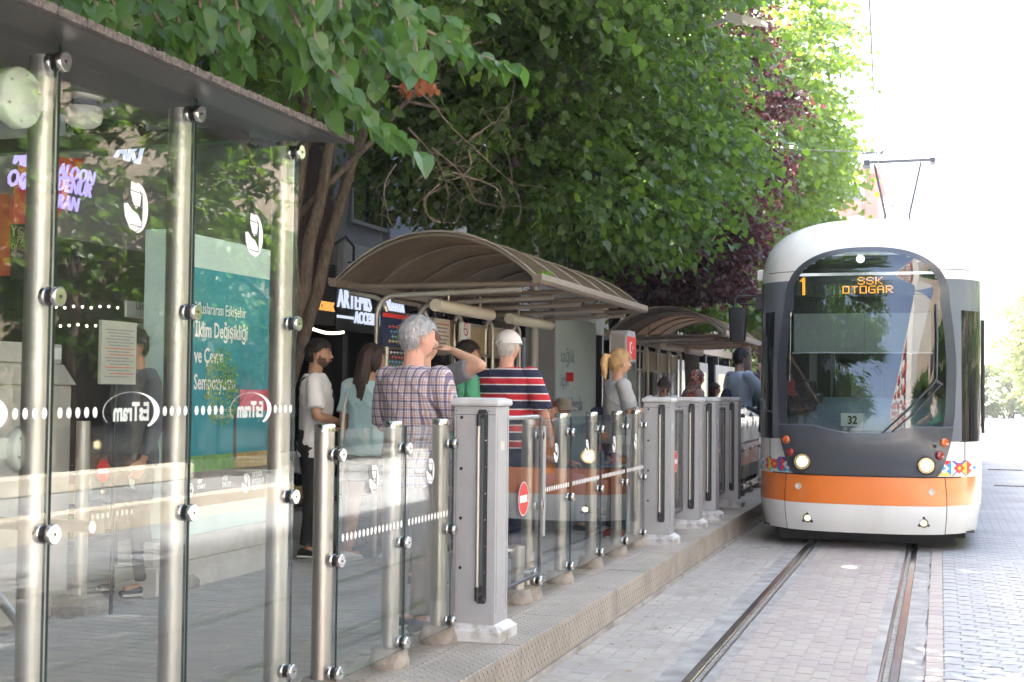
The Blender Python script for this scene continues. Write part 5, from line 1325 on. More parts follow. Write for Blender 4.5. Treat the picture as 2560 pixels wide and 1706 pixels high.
# far pink and white apartment house rising over the tram
fb = empty('building', (-7, 100, 0), 'far pink and white apartment house rising behind the tram roof', 'building')
a = atY(2105, 420, 100); b_ = atY(2196, 420, 100); zt = a.z; M_pk = mat('pink_render', (.50,.13,.09), .8); M_wt = mat('white_render', (.62,.60,.56), .8)
MB().box(a.x-6, b_.x-1.0, 100, 112, 0, zt-.6).build('wall', M_wt, fb)
MB().box(b_.x-1.0, b_.x, 99.8, 112, 0, zt-1.2).build('corner_pier', M_pk, fb)
MB().box(a.x-6.2, b_.x+.1, 99.6, 112.2, zt-.6, zt-.1).build('parapet', M_pk, fb)
for k in range(5):
    z = zt-3.6-k*3.0
    MB().box(b_.x-2.9, b_.x-1.1, 99.0, 99.99, z, z+1.0).build('balcony', M_pk, fb); MB().box(b_.x-2.8, b_.x-1.3, 99.9, 99.98, z+1.1, z+2.3).build('window', mat('far_window', (.12,.12,.14), .2), fb)
    MB().box(a.x-4, a.x-2, 99.9, 99.98, z+.3, z+2.0).build('window', mat('far_window', (.12,.12,.14), .2), fb)
# far buildings closing the street
for k, (x0, x1, y, h, c, lb) in enumerate(((16, 40, 150, 9, (.55,.45,.35), 'low cream building closing the street on the right'), (-30, -6, 150, 12, (.5,.48,.45), 'far grey building at the street end'))):
    o = empty('building', ((x0+x1)/2, y, 0), lb, 'building'); MB().box(x0, x1, y, y+10, 0, h).build('wall', mat('far_wall_%d' % k, c, .8), o)
    for i in range(6): MB().box(x0+1+i*3.6, x0+3+i*3.6, y-.05, y-.01, 3, 5).build('window', mat('far_window', (.12,.12,.14), .2), o)
# ============================================================ THE TRAM
TX = -0.745
tram = empty('tram', (TX, 15, 0), 'white low-floor tram with orange band, charcoal nose and lit headlights, route 1', 'tram')
M_tw = mat('tram_white', (.78,.78,.76), .24, coat=.5, var=.02, vscale=2, dirt=(.50,.47,.42), dscale=1.8, damt=.35, stretch=(1,1,.35))
M_to = mat('tram_orange', (.80,.20,.022), .20, coat=.6)
M_tc = mat('tram_charcoal', (.05,.056,.07), .32, coat=.4)
M_tb = mat('tram_bluegrey', (.14,.155,.18), .25, coat=.5)
M_tg = mat('tram_dark_glass', (.008,.009,.011), .03, spec=1.)
M_gap = mat('black_gap', (.008,.008,.008), .7)
M_wind = glass_mat('windscreen_glass', (.50,.55,.55), 1.95)
YC, AW, DN, NP = 15.15, 1.165, 1.20, 2.7
def shift(z): 
    if z <= 1.2: return .06*max(0, (.5-z)/.3)**2 if z < .5 else 0.
    return .40*min(1., (z-1.2)/1.75)**1.5
def prof(z):
    a, d = AW, DN-shift(min(z, 2.8))
    if z > 2.80:
        t = min(1, (z-2.80)/.75); a = AW*max(0., 1-t**2.7)**(1/2.7); d = d*max(0., 1-t**2.3)**(1/2.3)
    if z < .5: a = AW-.05*((.5-z)/.3)
    return a, d
def S(x, z, off=0.):
    """point of the front at offset x from the centre line and height z, pushed out by off"""
    def raw(x, z):
        a, d = prof(z); q = min(.9999, abs(x)/max(a, 1e-4)); return Vector((TX+x, YC-d*(1-q**NP)**(1/NP), z))
    p = raw(x, z)
    if off == 0: return p
    e = .01; sx = 1 if x < 0 else -1
    dx = (raw(x+e*sx, z)-p)*sx; dz = raw(x, z+.01)-p; n = dx.cross(dz); n = n if n.y < 0 else -n
    return p+n.normalized()*off
def SN(x, z):
    d = (S(x, z, .05)-S(x, z, .001)).normalized(); return d
def lathe_on(p, d, prof_, n, mi=0, mb=None):
    """turned shape standing on point p; heights run along -d like the forward axis"""
    m = mb or MB(); q = MB().lathe((0,0,0), prof_, n, 'y', mi); Q = (-d).to_track_quat('Y', 'Z').to_matrix(); m.add([p+Q@Vector(v) for v in q.v], q.f, mi, True); return m
# windscreen outline
def hw_out(z):
    if z <= 2.6:
        T = [(1.16, .835), (1.4, .885), (1.9, .905), (2.2, .885), (2.6, .84)]
        for (a, b), (c, d) in zip(T, T[1:]):
            if z <= c: return b+(d-b)*(z-a)/(c-a)
    return .84*max(0, 1-((z-2.6)/.57)**2.4)**(1/2.4)
def outline(f, z0, z1, n=28):
    zs = [z0+(z1-z0)*(1-(1-k/n)**1.8) for k in range(n)]+[z1]
    return [(-f(z), z) for z in zs]+[(f(z), z) for z in reversed(zs)][1:]
ZT = 3.17
def hw_in(z): return max(0., hw_out(min(ZT, z+.025 if z > 2.6 else z))-.075*(1-max(0, (z-2.5)/.63)**2*.75)) if z < ZT-.03 else 0.
# body rings
zl = [.20, .22, .30, .40, .49, .492, .6, .7, .78, .782, .86, .93, 1.0, 1.14, 1.142, 1.3, 1.5, 1.7, 1.9, 2.1, 2.3, 2.5, 2.502, 2.65, 2.75, 2.83, 2.832, 2.9, 2.95, 3.0, 3.05, 3.1, 3.15, 3.2, 3.25, 3.3, 3.36, 3.41, 3.46, 3.50, 3.525, 3.54, 3.549]
NT = 72; yend = 36.0; rings = []
for z in zl:
    a, d = prof(z); ring = [(TX-a, yend, z), (TX-a, 26, z), (TX-a, 20, z)]
    for k in range(NT+1):
        t = -math.pi/2+math.pi*k/NT; s_, c_ = math.sin(t), math.cos(t)
        x = a*math.copysign(abs(s_)**(2/NP), s_); y = YC-d*abs(c_)**(2/NP); ring.append((TX+x, y, z))
    ring += [(TX+a, 20, z), (TX+a, 26, z), (TX+a, yend, z)]; rings.append(ring)
m = MB(); n = len(rings[0]); vs = [p for r in rings for p in r]; groups = {0: [], 1: [], 2: [], 3: [], 4: []}
for k in range(len(zl)-1):
    z = (zl[k]+zl[k+1])/2
    for i in range(n-1):
        x = (rings[k][i][0]+rings[k][i+1][0])/2-TX; y = (rings[k][i][1]+rings[k][i+1][1])/2
        front = y < YC-.15
        if front and 1.2 < z < ZT-.05 and abs(x) < hw_in(z)-.02: continue
        mi = 0
        if .491 < z < .781: mi = 1
        elif 1.141 < z < 2.831: mi = 3
        if abs(x) > .955 and 1.141 < z < 2.501: mi = 4
        if y > YC+.4 and not (1.141 < z < 2.501): mi = mi if mi == 1 else 0
        groups[mi].append((k*n+i, k*n+i+1, (k+1)*n+i+1, (k+1)*n+i))
for mi, fs in groups.items(): 
    if fs: m.add([], []); base = 0
m.v = list(vs)
for mi, fs in groups.items():
    for f_ in fs: m.f.append(f_); m.m.append(mi); m.sm.append(True)
m.f.append(tuple((len(zl)-1)*n+i for i in range(n))); m.m.append(0); m.sm.append(True)
body = m.build('body_shell', [M_tw, M_to, M_tc, M_tb, M_tg], tram)
MB().box(TX-1.08, TX+1.08, YC-.7, yend, .205, .215).build('underfloor', M_gap, tram)
MB().box(TX-.9, TX+.9, 14.45, 14.6, .07, .204).box(TX-1.0, TX+1.0, 15.0, 16.3, .09, .204).build('underfloor_shade_box', M_gap, tram)  # black boxes added under the front to deepen the shade there
for yy in (17, 18.2, 24, 25.2):
    for xx in (RL+.0, RR-.0):
        MB().lathe((xx, yy, .29), [(.1, -.04), (.27, -.04), (.28, .03), (.1, .04)], 24, 'x').build('wheel', mat('wheel_steel', (.12,.1,.09), .5, .8), tram)
MB().box(TX-.75, TX+.75, 16.4, 18.8, .10, .204).build('bogie_frame', M_gap, tram)
def patch(name, xl, xr, z0, z1, off, mt, nx=24, nz=12, rim=.014, parent=tram):
    """a panel of its own lying on the front: xl, xr are functions of z"""
    m = MB(); G = []
    for j in range(nz+1):
        z = z0+(z1-z0)*j/nz; a, b = xl(z), xr(z); G.append([S(a+(b-a)*i/nx, z, off) for i in range(nx+1)])
    m.loft(G, False, 0, True, closed=False)
    edge = [(0, i) for i in range(nx+1)]+[(j, nx) for j in range(1, nz+1)]+[(nz, i) for i in range(nx-1, -1, -1)]+[(j, 0) for j in range(nz-1, 0, -1)]
    out = [G[j][i] for j, i in edge]; inn = [p+Vector((0, rim, 0)) for p in out]; L = len(out)
    m.add(out+inn, [(i, (i+1) % L, L+(i+1) % L, L+i) for i in range(L)])
    return m.build(name, mt, parent)
# windscreen frame (ring) and glass
def ring_mesh(fo, fi, name, mt, off, nn=40, zt_o=ZT, zt_i=ZT-.05, zb=1.16):
    def pts(f, zt):
        L = []
        for k in range(nn+1):
            t = k/nn; z = zb+(zt-zb)*math.sin(t*math.pi/2)**.9 if False else zb+(zt-zb)*(1-(1-t)**2.2)
            L.append((-f(z) if k < nn else 0., z))
        return L+[(-x, z) for x, z in reversed(L[:-1])]
    A, B = pts(fo, zt_o), pts(fi, zt_i); m = MB()
    Ao = [S(x, z, off) for x, z in A]; Bo = [S(x, z, off) for x, z in B]; Bi = [p+Vector((0, .05, 0)) for p in Bo]; Ai = [p+Vector((0, .03, 0)) for p in Ao]
    for q in ([Ai, Ao], [Ao, Bo], [Bo, Bi]): m.loft(q, False, 0, True, closed=False)
    return m.build(name, mt, tram), B
def fi(z): 
    o = hw_out(z+.045*max(0, (z-2.5)/.6)) if z+.045 < ZT else 0
    return max(0., o-.095+.055*max(0, (z-2.6)/.5))
fr_, B = ring_mesh(hw_out, fi, 'windscreen_frame', M_tc, .006)
gl = MB(); G = []
for j in range(31):
    z = 1.16+(ZT-.045-1.16)*(1-(1-j/30)**2.0); w_ = max(.001, fi(z)) if j < 30 else .02
    G.append([S(-w_+2*w_*i/30, z, .004) for i in range(31)])
gl.loft(G, False, 0, True, closed=False); gl.build('windscreen', M_wind, tram)
gl = MB(); gl.tube([S(0, z, .006) for z in [1.2+(3.06-1.2)*k/20 for k in range(21)]], .0015, 5); gl.build('glass_joint', M_gap, tram)
# blackened upper zone inside, sign box, blind, dashboard, back wall
M_in = mat('cab_black', (.012,.012,.013), .6); M_ing = mat('cab_grey', (.22,.25,.27), .6, var=.1); M_inl = mat('cab_light', (.42,.42,.38), .6)
inn = MB(); inn.box(TX-.80, TX+.80, YC-.62, YC-.60, 2.92, 3.1); inn.box(TX-.84, TX+.84, YC-.66, YC-.64, 2.48, 2.64).build('header_panel', M_in, tram)
yb = YC-.76
MB().box(TX-.72, TX+.66, yb, yb+.06, 2.655, 2.875, bev=.004).build('destination_box', mat('sign_box', (.035,.04,.037), .35), tram)
LED = {'S': ['01110','10001','10000','01110','00001','10001','01110'], 'K': ['10001','10010','10100','11000','10100','10010','10001'], 'O': ['11111','10001','10001','10001','10001','10001','11111'],
 'T': ['11111','00100','00100','00100','00100','00100','00100'], 'G': ['01111','10000','10000','10111','10001','10001','01111'], 'A': ['01110','10001','10001','11111','10001','10001','10001'], 'R': ['11110','10001','10001','11110','10100','10010','10001'],
 '1': ['0011','0111','1111','0011','0011','0011','0011','0011','0011','0011','0011','0011','0011']}
M_led = mat('led_amber', (.9,.5,.05), .5, emit=(1., .36, .03), estr=.26)
def led(txt, xc, zc, px, pz, wide=1.):
    b = MB(); cols = []
    for ch in txt:
        g = LED[ch]
        for c in range(len(g[0])): cols.append([g[r][c] for r in range(len(g))])
        cols.append(['0']*len(g))
    cols = cols[:-1]; W_ = len(cols)*px; nr = len(cols[0])
    for i, c in enumerate(cols):
        for r, v in enumerate(c):
            if v == '1': 
                x = TX+xc-W_/2+i*px; z = zc+nr*pz/2-r*pz; b.box(x, x+px*.93, yb-.006, yb-.001, z-pz*.9, z)
    return b.build('led_text', M_led, tram)
led('SSK', .045, 2.815, .0150, .0115); led('OTOGAR', .02, 2.722, .0148, .0115); led('1', -.655, 2.765, .0145, .0145)
# roller blind
MB().box(TX-.74, TX+.66, YC-.80, YC-.79, 2.06, 2.47).build('roller_blind', mat('blind_grey', (.30,.33,.31), .7, var=.05), tram)
MB().tube([(TX-.76, YC-.80, 2.05), (TX+.68, YC-.80, 2.05)], .008, 8).build('blind_bar', M_steelb, tram)
MB().tube([(TX-.77, YC-.83, 2.48), (TX-.78, YC-.84, 1.75), (TX-.84, YC-.84, 1.72)], .008, 8).build('blind_rod', M_steelb, tram)
# dashboard
ds = MB(); G = []
for j in range(7):
    t = j/6; G.append([(TX-.84+1.68*i/16, YC-.99+.22*((i-8)/8)**2+.42*t, 1.24+.36*math.sin(t*1.9)*(1-.5*max(0, (3-i)/3))-.02*t) for i in range(17)])
ds.loft(G, False, 0, True, closed=False); ds.build('dashboard', mat('dash_bluegrey', (.16,.21,.24), .5), tram)
MB().box(TX-.80, TX-.45, YC-.72, YC-.55, 1.42, 1.62, bev=.02).box(TX-.70, TX-.52, YC-.80, YC-.70, 1.44, 1.76, bev=.02).build('control_console', M_in, tram)
MB().box(TX-1.05, TX+1.05, YC+.65, YC+.68, .5, 3.0).build('cab_wall', mat('cab_wall_dark', (.03,.032,.035), .6), tram)
MB().box(TX-.70, TX-.62, YC+.5, YC+.64, 1.2, 2.6).box(TX-.46, TX-.42, YC+.5, YC+.64, 1.2, 2.6).build('cab_pillar', M_inl, tram)
MB().box(TX-.35, TX+.15, YC+.1, YC+.3, 1.0, 2.0, bev=.06).box(TX-.22, TX+.02, YC+.12, YC+.26, 2.0, 2.22, bev=.05).build('driver_seat', M_in, tram)
# running number card
c_ = MB().box(TX-.235, TX+.0, YC-1.05, YC-1.045, 1.285, 1.42); cd = c_.build('number_card', M_white, tram)
put_text('32', .115, (TX-.118, YC-1.053, 1.31), (1,0,0), (0,0,1), M_blk, tram, bold=.004, extrude=.0005, align='CENTER', sx=.85)
# marker lamp at the top
M_lamp = mat('lamp_lit', (1,1,1), .2, emit=(1., .80, .50), estr=1.6); M_lampw = mat('marker_lamp', (1,1,1), .3, emit=(.9,.93,1.), estr=.4)
p = S(-.05, 3.04, .006); MB().lathe((p.x, p.y-.004, p.z), [(.0, -.006), (.038, -.005), (.042, .01)], 20, 'y').build('marker_lamp', M_lampw, tram)
# wipers
wp = MB(); wp.tube([S(.69, 1.75, .04), S(.42, 1.45, .06), S(.13, 1.17, .05)], .011, 8).tube([S(.74, 1.72, .04), S(.48, 1.42, .06), S(.21, 1.18, .05)], .009, 8); wp.tube([S(.68, 1.76, .02), S(.75, 1.71, .03)], .022, 8)
wo = wp.build('wiper_arm', M_blk, tram); MB().tube([S(.70, 1.75, .03), S(.71, 2.2, .03), S(.70, 2.55, .025)], .0085, 8).build('wiper_blade', mat('wiper_grey', (.10,.11,.14), .35, .5), wo)
# charcoal nose
def nose():
    m = MB(); nx, nz = 44, 14; G = []
    for j in range(nz+1):
        row = []
        for i in range(nx+1):
            u = -1+2*i/nx; t = j/nz
            x = (.70+.125*min(1, t*1.02)**.6)*u
            au = abs(x); zb = .79
            zt = 1.285-.075*max(0, 1-(au/.5)**2)
            z = zb+(zt-zb)*t
            off = .035+.045*math.sin(min(1, t*1.02)*math.pi*.62)
            row.append(S(x, z, off))
        G.append(row)
    m.loft(G, False, 0, True, closed=False)
    top = G[-1]; back = [p+Vector((0, .14, .012)) for p in top]; m.loft([top, back], False, 1, True, closed=False)
    for L in (G[0], [g[0] for g in G], [g[-1] for g in G]): m.loft([L, [p+Vector((0, .10, 0)) for p in L]], False, 0, True, closed=False)
    return m.build('nose_cover', [M_tc, mat('nose_top_highlight', (.16,.18,.22), .3, coat=.4)], tram)  # highlight on the top shelf put in as a lighter charcoal
nose()
# orange/white centre bumper with dark joints
def bl(z): return -.775-.02*math.sin((z-.2)/.6*math.pi)
for nm, z0, z1, mt in (('bumper', .205, .489, M_tw), ('bumper', .491, .775, M_to)):
    patch(nm, bl, lambda z: -bl(z), z0, z1, .016, mt, nx=40, nz=10)
for s in (-1, 1): patch('panel_joint', lambda z: s*-bl(z)-.016*(s < 0)-.0*s if False else (s*(-bl(z))+(.001 if s > 0 else -.016)), lambda z: (s*(-bl(z))+(.016 if s > 0 else -.001)), .2, .785, .003, M_gap, nx=2, nz=14)
patch('panel_joint', lambda z: -.94, lambda z: .94, .776, .788, .012, M_gap, nx=40, nz=1)
patch('roof_seam', lambda z: -1.04, lambda z: 1.04, 2.925, 2.932, .002, M_gap, nx=60, nz=1)
for s in (-1, 1):
    patch('panel_joint', lambda z: s*.985-.004, lambda z: s*.985+.004, .79, 1.14, .002, M_gap, nx=1, nz=6)
    patch('panel_joint', lambda z: min(s*.93, s*1.12), lambda z: max(s*.93, s*1.12), 1.138, 1.145, .003, M_gap, nx=10, nz=1)
# colourful pattern strips on both flanks
PC = [(.10,.03,.30), (.80,.55,.02), (.75,.04,.04), (.02,.30,.65), (.75,.75,.75), (.12,.10,.45), (.80,.25,.03), (.10,.45,.25)]
PM = [mat('pattern_colour_%s' % 'abcdefgh'[i], c, .3, coat=.3) for i, c in enumerate(PC)]
def strip(s, xa, xb):
    m = MB(); random.seed(5+s); x = xa; z0, z1 = .795, .95; w_ = .15; k = 0
    def q(pts, mi):
        m.add([S(s*px, pz, .004+.0008*(mi % 3)) for px, pz in pts], [tuple(range(len(pts)))], mi)
    while x < xb-.01:
        x1 = min(x+w_, xb); zc = (z0+z1)/2; xc = (x+x1)/2; a, b, c, d = random.sample(range(8), 4)
        q([(x, z0), (x1, z0), (xc, zc)], a); q([(x1, z0), (x1, z1), (xc, zc)], b); q([(x1, z1), (x, z1), (xc, zc)], c); q([(x, z1), (x, z0), (xc, zc)], d)
        m.add([S(s*px, pz, .0066) for px, pz in ((xc, z0+.02), (x1-.02, zc), (xc, z1-.02), (x+.02, zc))], [(0,1,2,3)], (4 if k % 2 == 0 else 2)); m.add([S(s*px, pz, .0078) for px, pz in ((xc, zc-.022), (xc+.02, zc), (xc, zc+.022), (xc-.02, zc))], [(0,1,2,3)], (3 if k % 2 == 0 else 1))
        x = x1; k += 1
    m.build('pattern_strip', PM, tram)
strip(-1, .70, 1.15); strip(1, .70, 1.15)
# lamps
M_lens = glass_mat('lamp_glass', (.95,.93,.88), 1.45)
M_bez = mat('lamp_bezel', (.05,.04,.035), .3, .5); M_chr = mat('reflector', (.85,.70,.45), .08, 1.)
M_amb = mat('amber_lens', (.55,.10,.01), .15, coat=1); M_rl = mat('red_lens', (.22,.008,.01), .15, coat=1)
def lamp(x, z, r, off, nm='headlight', lit=M_lamp):
    p = S(x, z, off); q = S(x, z+.02, off)
    b = MB().lathe((p.x, p.y, p.z), [(r*1.18, .05), (r*1.2, -.006), (r*1.06, -.016), (r*1.0, -.008), (r*.98, .01)], 28, 'y'); bo = b.build(nm, M_bez, tram)
    MB().lathe((p.x, p.y, p.z), [(r*.97, -.004), (r*.7, .006), (r*.5, .012), (0, .014)], 24, 'y').build('reflector', M_chr, bo)
    MB().lathe((p.x, p.y, p.z), [(r*.66, -.004), (r*.5, -.012), (0, -.018)], 24, 'y').build('bulb', lit, bo)
    MB().lathe((p.x, p.y, p.z), [(r*.95, -.013), (r*.7, -.019), (0, -.024)], 24, 'y').build('lens', M_lens, bo)
lamp(-.585, .915, .078, .085); lamp(.585, .905, .078, .085)
for x in (-.56, .58):
    lamp(x, .335 if x < 0 else .325, .038, .018, 'fog_lamp', M_lamp); p = S(x, .33, .018)
    for a in (90, 210, 330): t = R(a); lathe_on(S(x+.05*math.cos(t), p.z+.05*math.sin(t), .018), SN(x, .33), [(.014, .02), (.014, -.004), (.0, -.005)], 10).build('lug', M_bez, tram)
for s in (-1, 1):
    p = S(s*.745, 1.135, .088); lathe_on(p, SN(s*.765, 1.135), [(.044, .06), (.044, -.004), (.034, -.012), (0, -.018)], 20).build('indicator', M_amb, tram)
    p = S(s*.705, 1.005, .092); lathe_on(p, SN(s*.725, 1.005), [(.043, .06), (.043, -.004), (.034, -.012), (0, -.018)], 20).build('tail_light', M_rl, tram)
    p = S(s*.655, .655 if s < 0 else .635, .018); lathe_on(p, SN(s*.655, .65), [(.034, .01), (.034, -.004), (.028, -.006), (.027, -.003), (0, -.003)], 20).build('cover_disc', mat('disc_pale', (.68,.63,.56), .4), tram)
    p = S(s*.66, 1.10, .085); MB().lathe((p.x, p.y, p.z), [(.017, .02), (.017, -.002), (.012, -.003), (0, .0)], 14, 'y').build('sensor', M_blk, tram)
# side mirror arm and mirror, camera box
mr = MB(); a = atY(1897, 742, 14.9); c = atY(1845, 812, 14.6)
mr.tube([a, (c.x+.0, c.y, a.z-.01), (c.x-.04, c.y, a.z-.05), (c.x-.045, c.y, c.z+.1)], .014, 8).tube([a-Vector((0,0,.09)), (c.x+.02, c.y, a.z-.10)], .01, 8); ao = mr.build('mirror_arm', M_blk, tram)
MB().box(a.x-.03, a.x+.12, a.y-.05, a.y+.07, a.z-.16, a.z+.03, bev=.01).build('mirror_mount', M_blk, ao)
ell_ring0 = lambda c, rx, ry: [(c[0]+rx*math.copysign(abs(math.cos(t))**.4, math.cos(t)), c[1]+ry*math.copysign(abs(math.sin(t))**.4, math.sin(t)), c[2]) for t in [2*math.pi*(k+.5)/20 for k in range(20)]]
mm = MB(); lay = []
for z, w_ in ((-.185, .070), (-.175, .084), (.17, .105), (.185, .092)): lay.append(ell_ring0((c.x, c.y, c.z+z), w_, .06))
#lay = [[(c.x+max(-1, min(1, (p[0]-c.x)/abs(lay[i][0][0]-c.x)*1.25))*abs(lay[i][0][0]-c.x), p[1], p[2]) for p in lay[i]] for i in range(4)]
mm.loft(lay); mm.build('mirror', mat('mirror_case', (.012,.013,.016), .55, spec=.25), tram)
p = atY(1904, 689, 14.9); MB().box(p.x-.04, p.x+.03, p.y-.04, p.y+.1, p.z-.06, p.z+.06, bev=.012).build('camera_box', M_tw, tram)
# right flank: windows, black strip, doors
for (ya, yb_, za, zb_) in ((15.3, 16.2, 1.15, 2.5), (16.6, 18.0, .5, 2.5), (18.4, 20.4, 1.3, 2.5), (20.8, 23.2, 1.3, 2.5), (24.2, 25.6, .5, 2.5), (26.2, 28.6, 1.3, 2.5), (29, 31.4, 1.3, 2.5)):
    for s in (-1, 1): MB().box(*sorted((TX+s*(AW-.01), TX+s*(AW+.006))), ya, yb_, za, zb_, bev=.002).build('side_window', M_tg, tram)
MB().tube([(TX+AW+.03, 15.45, 1.2), (TX+AW+.03, 15.45, 2.45)], .02, 10).build('side_mirror_blade', M_blk, tram)
for s in (-1, 1): MB().box(*sorted((TX+s*(AW-.02), TX+s*(AW+.004))), 15.4, yend, .44, .49).build('side_stripe', M_to, tram)
# roof grille and equipment
g0 = atZ(2076, 556, 3.43); g1 = atZ(2244, 549, 3.43); yg = 15.0
gm = MB(); gx0, gx1 = TX-.30, TX+.52
gm.box(gx0, gx1, 15.4, 15.9, 3.54, 3.57, bev=.006); go = gm.build('roof_grille', mat('grille_grey', (.30,.31,.33), .5), tram)
sl_ = MB()
for k in range(26): x = gx0+.03+(gx1-gx0-.06)*k/26; sl_.box(x, x+.017, 15.39, 15.88, 3.572, 3.585)
sl_.build('louvre', M_gap, go, kind='stuff')
MB().box(TX-.85, TX+.85, 18.5, 30, 3.54, 3.66, bev=.05).build('roof_equipment', M_tw, tram)
# pantograph
pan = MB(); Y = 22.0; A = atY(2167, 409, Y); Bq = atY(2335, 404, Y); zc_ = A.z; xa, xb = A.x, Bq.x; xm = (xa+xb)/2
M_pan = mat('pantograph_steel', (.05,.055,.07), .5, .3)
pan.tube([(xa, Y-.12, zc_), (xb, Y-.12, zc_)], .024, 8).tube([(xa, Y+.12, zc_+.03), (xb, Y+.12, zc_+.03)], .022, 8)
po_ = pan.build('pantograph_head', M_pan, tram)
MB().tube([(xa-.08, Y-.12, zc_-.07), (xa, Y-.12, zc_)], .012, 6).tube([(xb, Y-.12, zc_), (xb+.14, Y-.12, zc_-.04), (xb+.22, Y-.12, zc_-.14)], .010, 6).box(xa-.04, xa+.05, Y-.16, Y+.16, zc_-.06, zc_+.03).box(xb-.06, xb+.02, Y-.16, Y+.16, zc_-.05, zc_+.03).build('head_horn', M_pan, po_)
l0, l1 = atY(2214, 540, Y), atY(2274, 540, Y); cm = atY(2214, 516, Y), atY(2277, 516, Y)
MB().tube([(xa+.12, Y, zc_-.02), (l0.x, Y-.1, l0.z), (l0.x, Y-.3, 3.62)], .019, 8).tube([(xb-.2, Y, zc_-.02), (l1.x+.0, Y-.1, l1.z), (l1.x, Y-.3, 3.62)], .019, 8).tube([cm[0], ((cm[0]+cm[1])/2)+Vector((0,0,.02)), cm[1]], .012, 6).build('pantograph_arm', M_pan, tram)
MB().box(xm-.5, xm+.4, Y-.6, Y+.4, 3.6, 3.72, bev=.02).build('pantograph_base', M_pan, tram)

# overhead wires
M_wire = mat('contact_wire', (.12,.12,.13), .4, .8)
zz = 5.25
w0 = atZ(2174, 0, zz); w1 = atZ(2192, 395, zz)
d = (w1-w0).normalized(); wr = MB(); wr.tube([w0-d*6, w0, w1, w1+Vector((.25, 22, 0)), w1+Vector((-.2, 48, 0)), w1+Vector((.1, 90, 0))], .010, 6)
tag(wr.build('contact_wire', M_wire), 'thin contact wire running down from the top of the sky', 'wire')
a = atY(1914, 372, 21); b = atY(2200, 382, 21); sp = MB(); sp.tube([a-Vector((3.5, 0, -.35)), a, b], .008, 6); so_ = sp.build('span_wire', M_wire); tag(so_, 'span wire with insulators holding the contact wire', 'wire')
MB().tube([a+Vector((.15,0,0)), a+Vector((.28,0,0))], .016, 8).tube([a+Vector((.36,0,0)), a+Vector((.5,0,0))], .024, 8).build('insulator', M_white, so_)
MB().tube([b, b+Vector((.02,0,-.02)), b+Vector((.05, 0, .03))], .02, 8).tube([b-Vector((.28,0,.01)), b+Vector((.02,0,.0))], .012, 8).build('wire_clamp', M_pan, so_)

# street lamp reaching out of the foliage
c0 = atD(1745, 72, 15.6); c1 = atD(1835, 45, 15.1); c2 = atD(1912, 58, 14.9)
lp = empty('street_lamp', (-4.7, c0.y, PZ), 'pale street lamp arm and head reaching out of the foliage', 'street lamp')
M_lpm = mat('lamp_grey', (.50,.48,.45), .5, .2)
MB().tube([(-4.7, c0.y, PZ), (-4.7, c0.y, c0.z-.5), c0-Vector((.7,0,.25)), c0, c1], [.06,.05,.035,.03,.03], 12).build('pole', M_lpm, lp)
d = (c2-c1); nrm = Vector((0,0,1))
def slab(p, q, w_, h, name, mt):
    dx = (q-p).normalized(); sd_ = dx.cross(nrm).normalized()*w_/2; up = sd_.cross(dx).normalized()*h/2; m = MB()
    vs = [p+sd_+up, p-sd_+up, p-sd_-up, p+sd_-up, q+sd_*.8+up*.5, q-sd_*.8+up*.5, q-sd_*.8-up, q+sd_*.8-up]
    m.add(vs, [(0,1,2,3),(7,6,5,4),(0,4,5,1),(1,5,6,2),(2,6,7,3),(3,7,4,0)]); m.build(name, mt, lp)
slab(c1-d*.15, c1+d*.40, .2, .10, 'lamp_housing', M_lpm); slab(c1+d*.40, c2, .26, .05, 'lamp_head', mat('lamp_pale', (.66,.60,.52), .5))

# far bicycle and scooter at the right edge
def motorbike(c, label):
    r = empty('motorcycle', c, label, 'motorcycle'); c = Vector(c)
    for dx in (-.62, .62):
        m = MB(); ring = [(c.x+dx+.28*math.cos(t), c.y, c.z+.3+.28*math.sin(t)) for t in [2*math.pi*k/20 for k in range(21)]]; m.tube(ring, .05, 8); m.build('wheel', M_blk, r)
    m = MB(); m.box(c.x-.55, c.x+.3, c.y-.12, c.y+.12, c.z+.55, c.z+.8, bev=.06); m.tube([c+Vector((.62,0,.3)), c+Vector((.4,0,1.0))], .04, 8); m.box(c.x-.3, c.x+.2, c.y-.13, c.y+.13, c.z+.25, c.z+.56, bev=.05); m.build('body', mat('bike_white', (.6,.6,.6), .4), r)
    m = MB(); m.tube([c+Vector((.4,-.3,1.05)), c+Vector((.4,.3,1.05))], .02, 6); m.build('handlebar', M_blk, r)
c = atZ(2548, 1046, 0); c = Vector((c.x*.55, c.y*.55, 0)); p_ = atZ(2548, 1046, 0); motorbike(p_, 'pale motorcycle parked at the far right edge of the street')
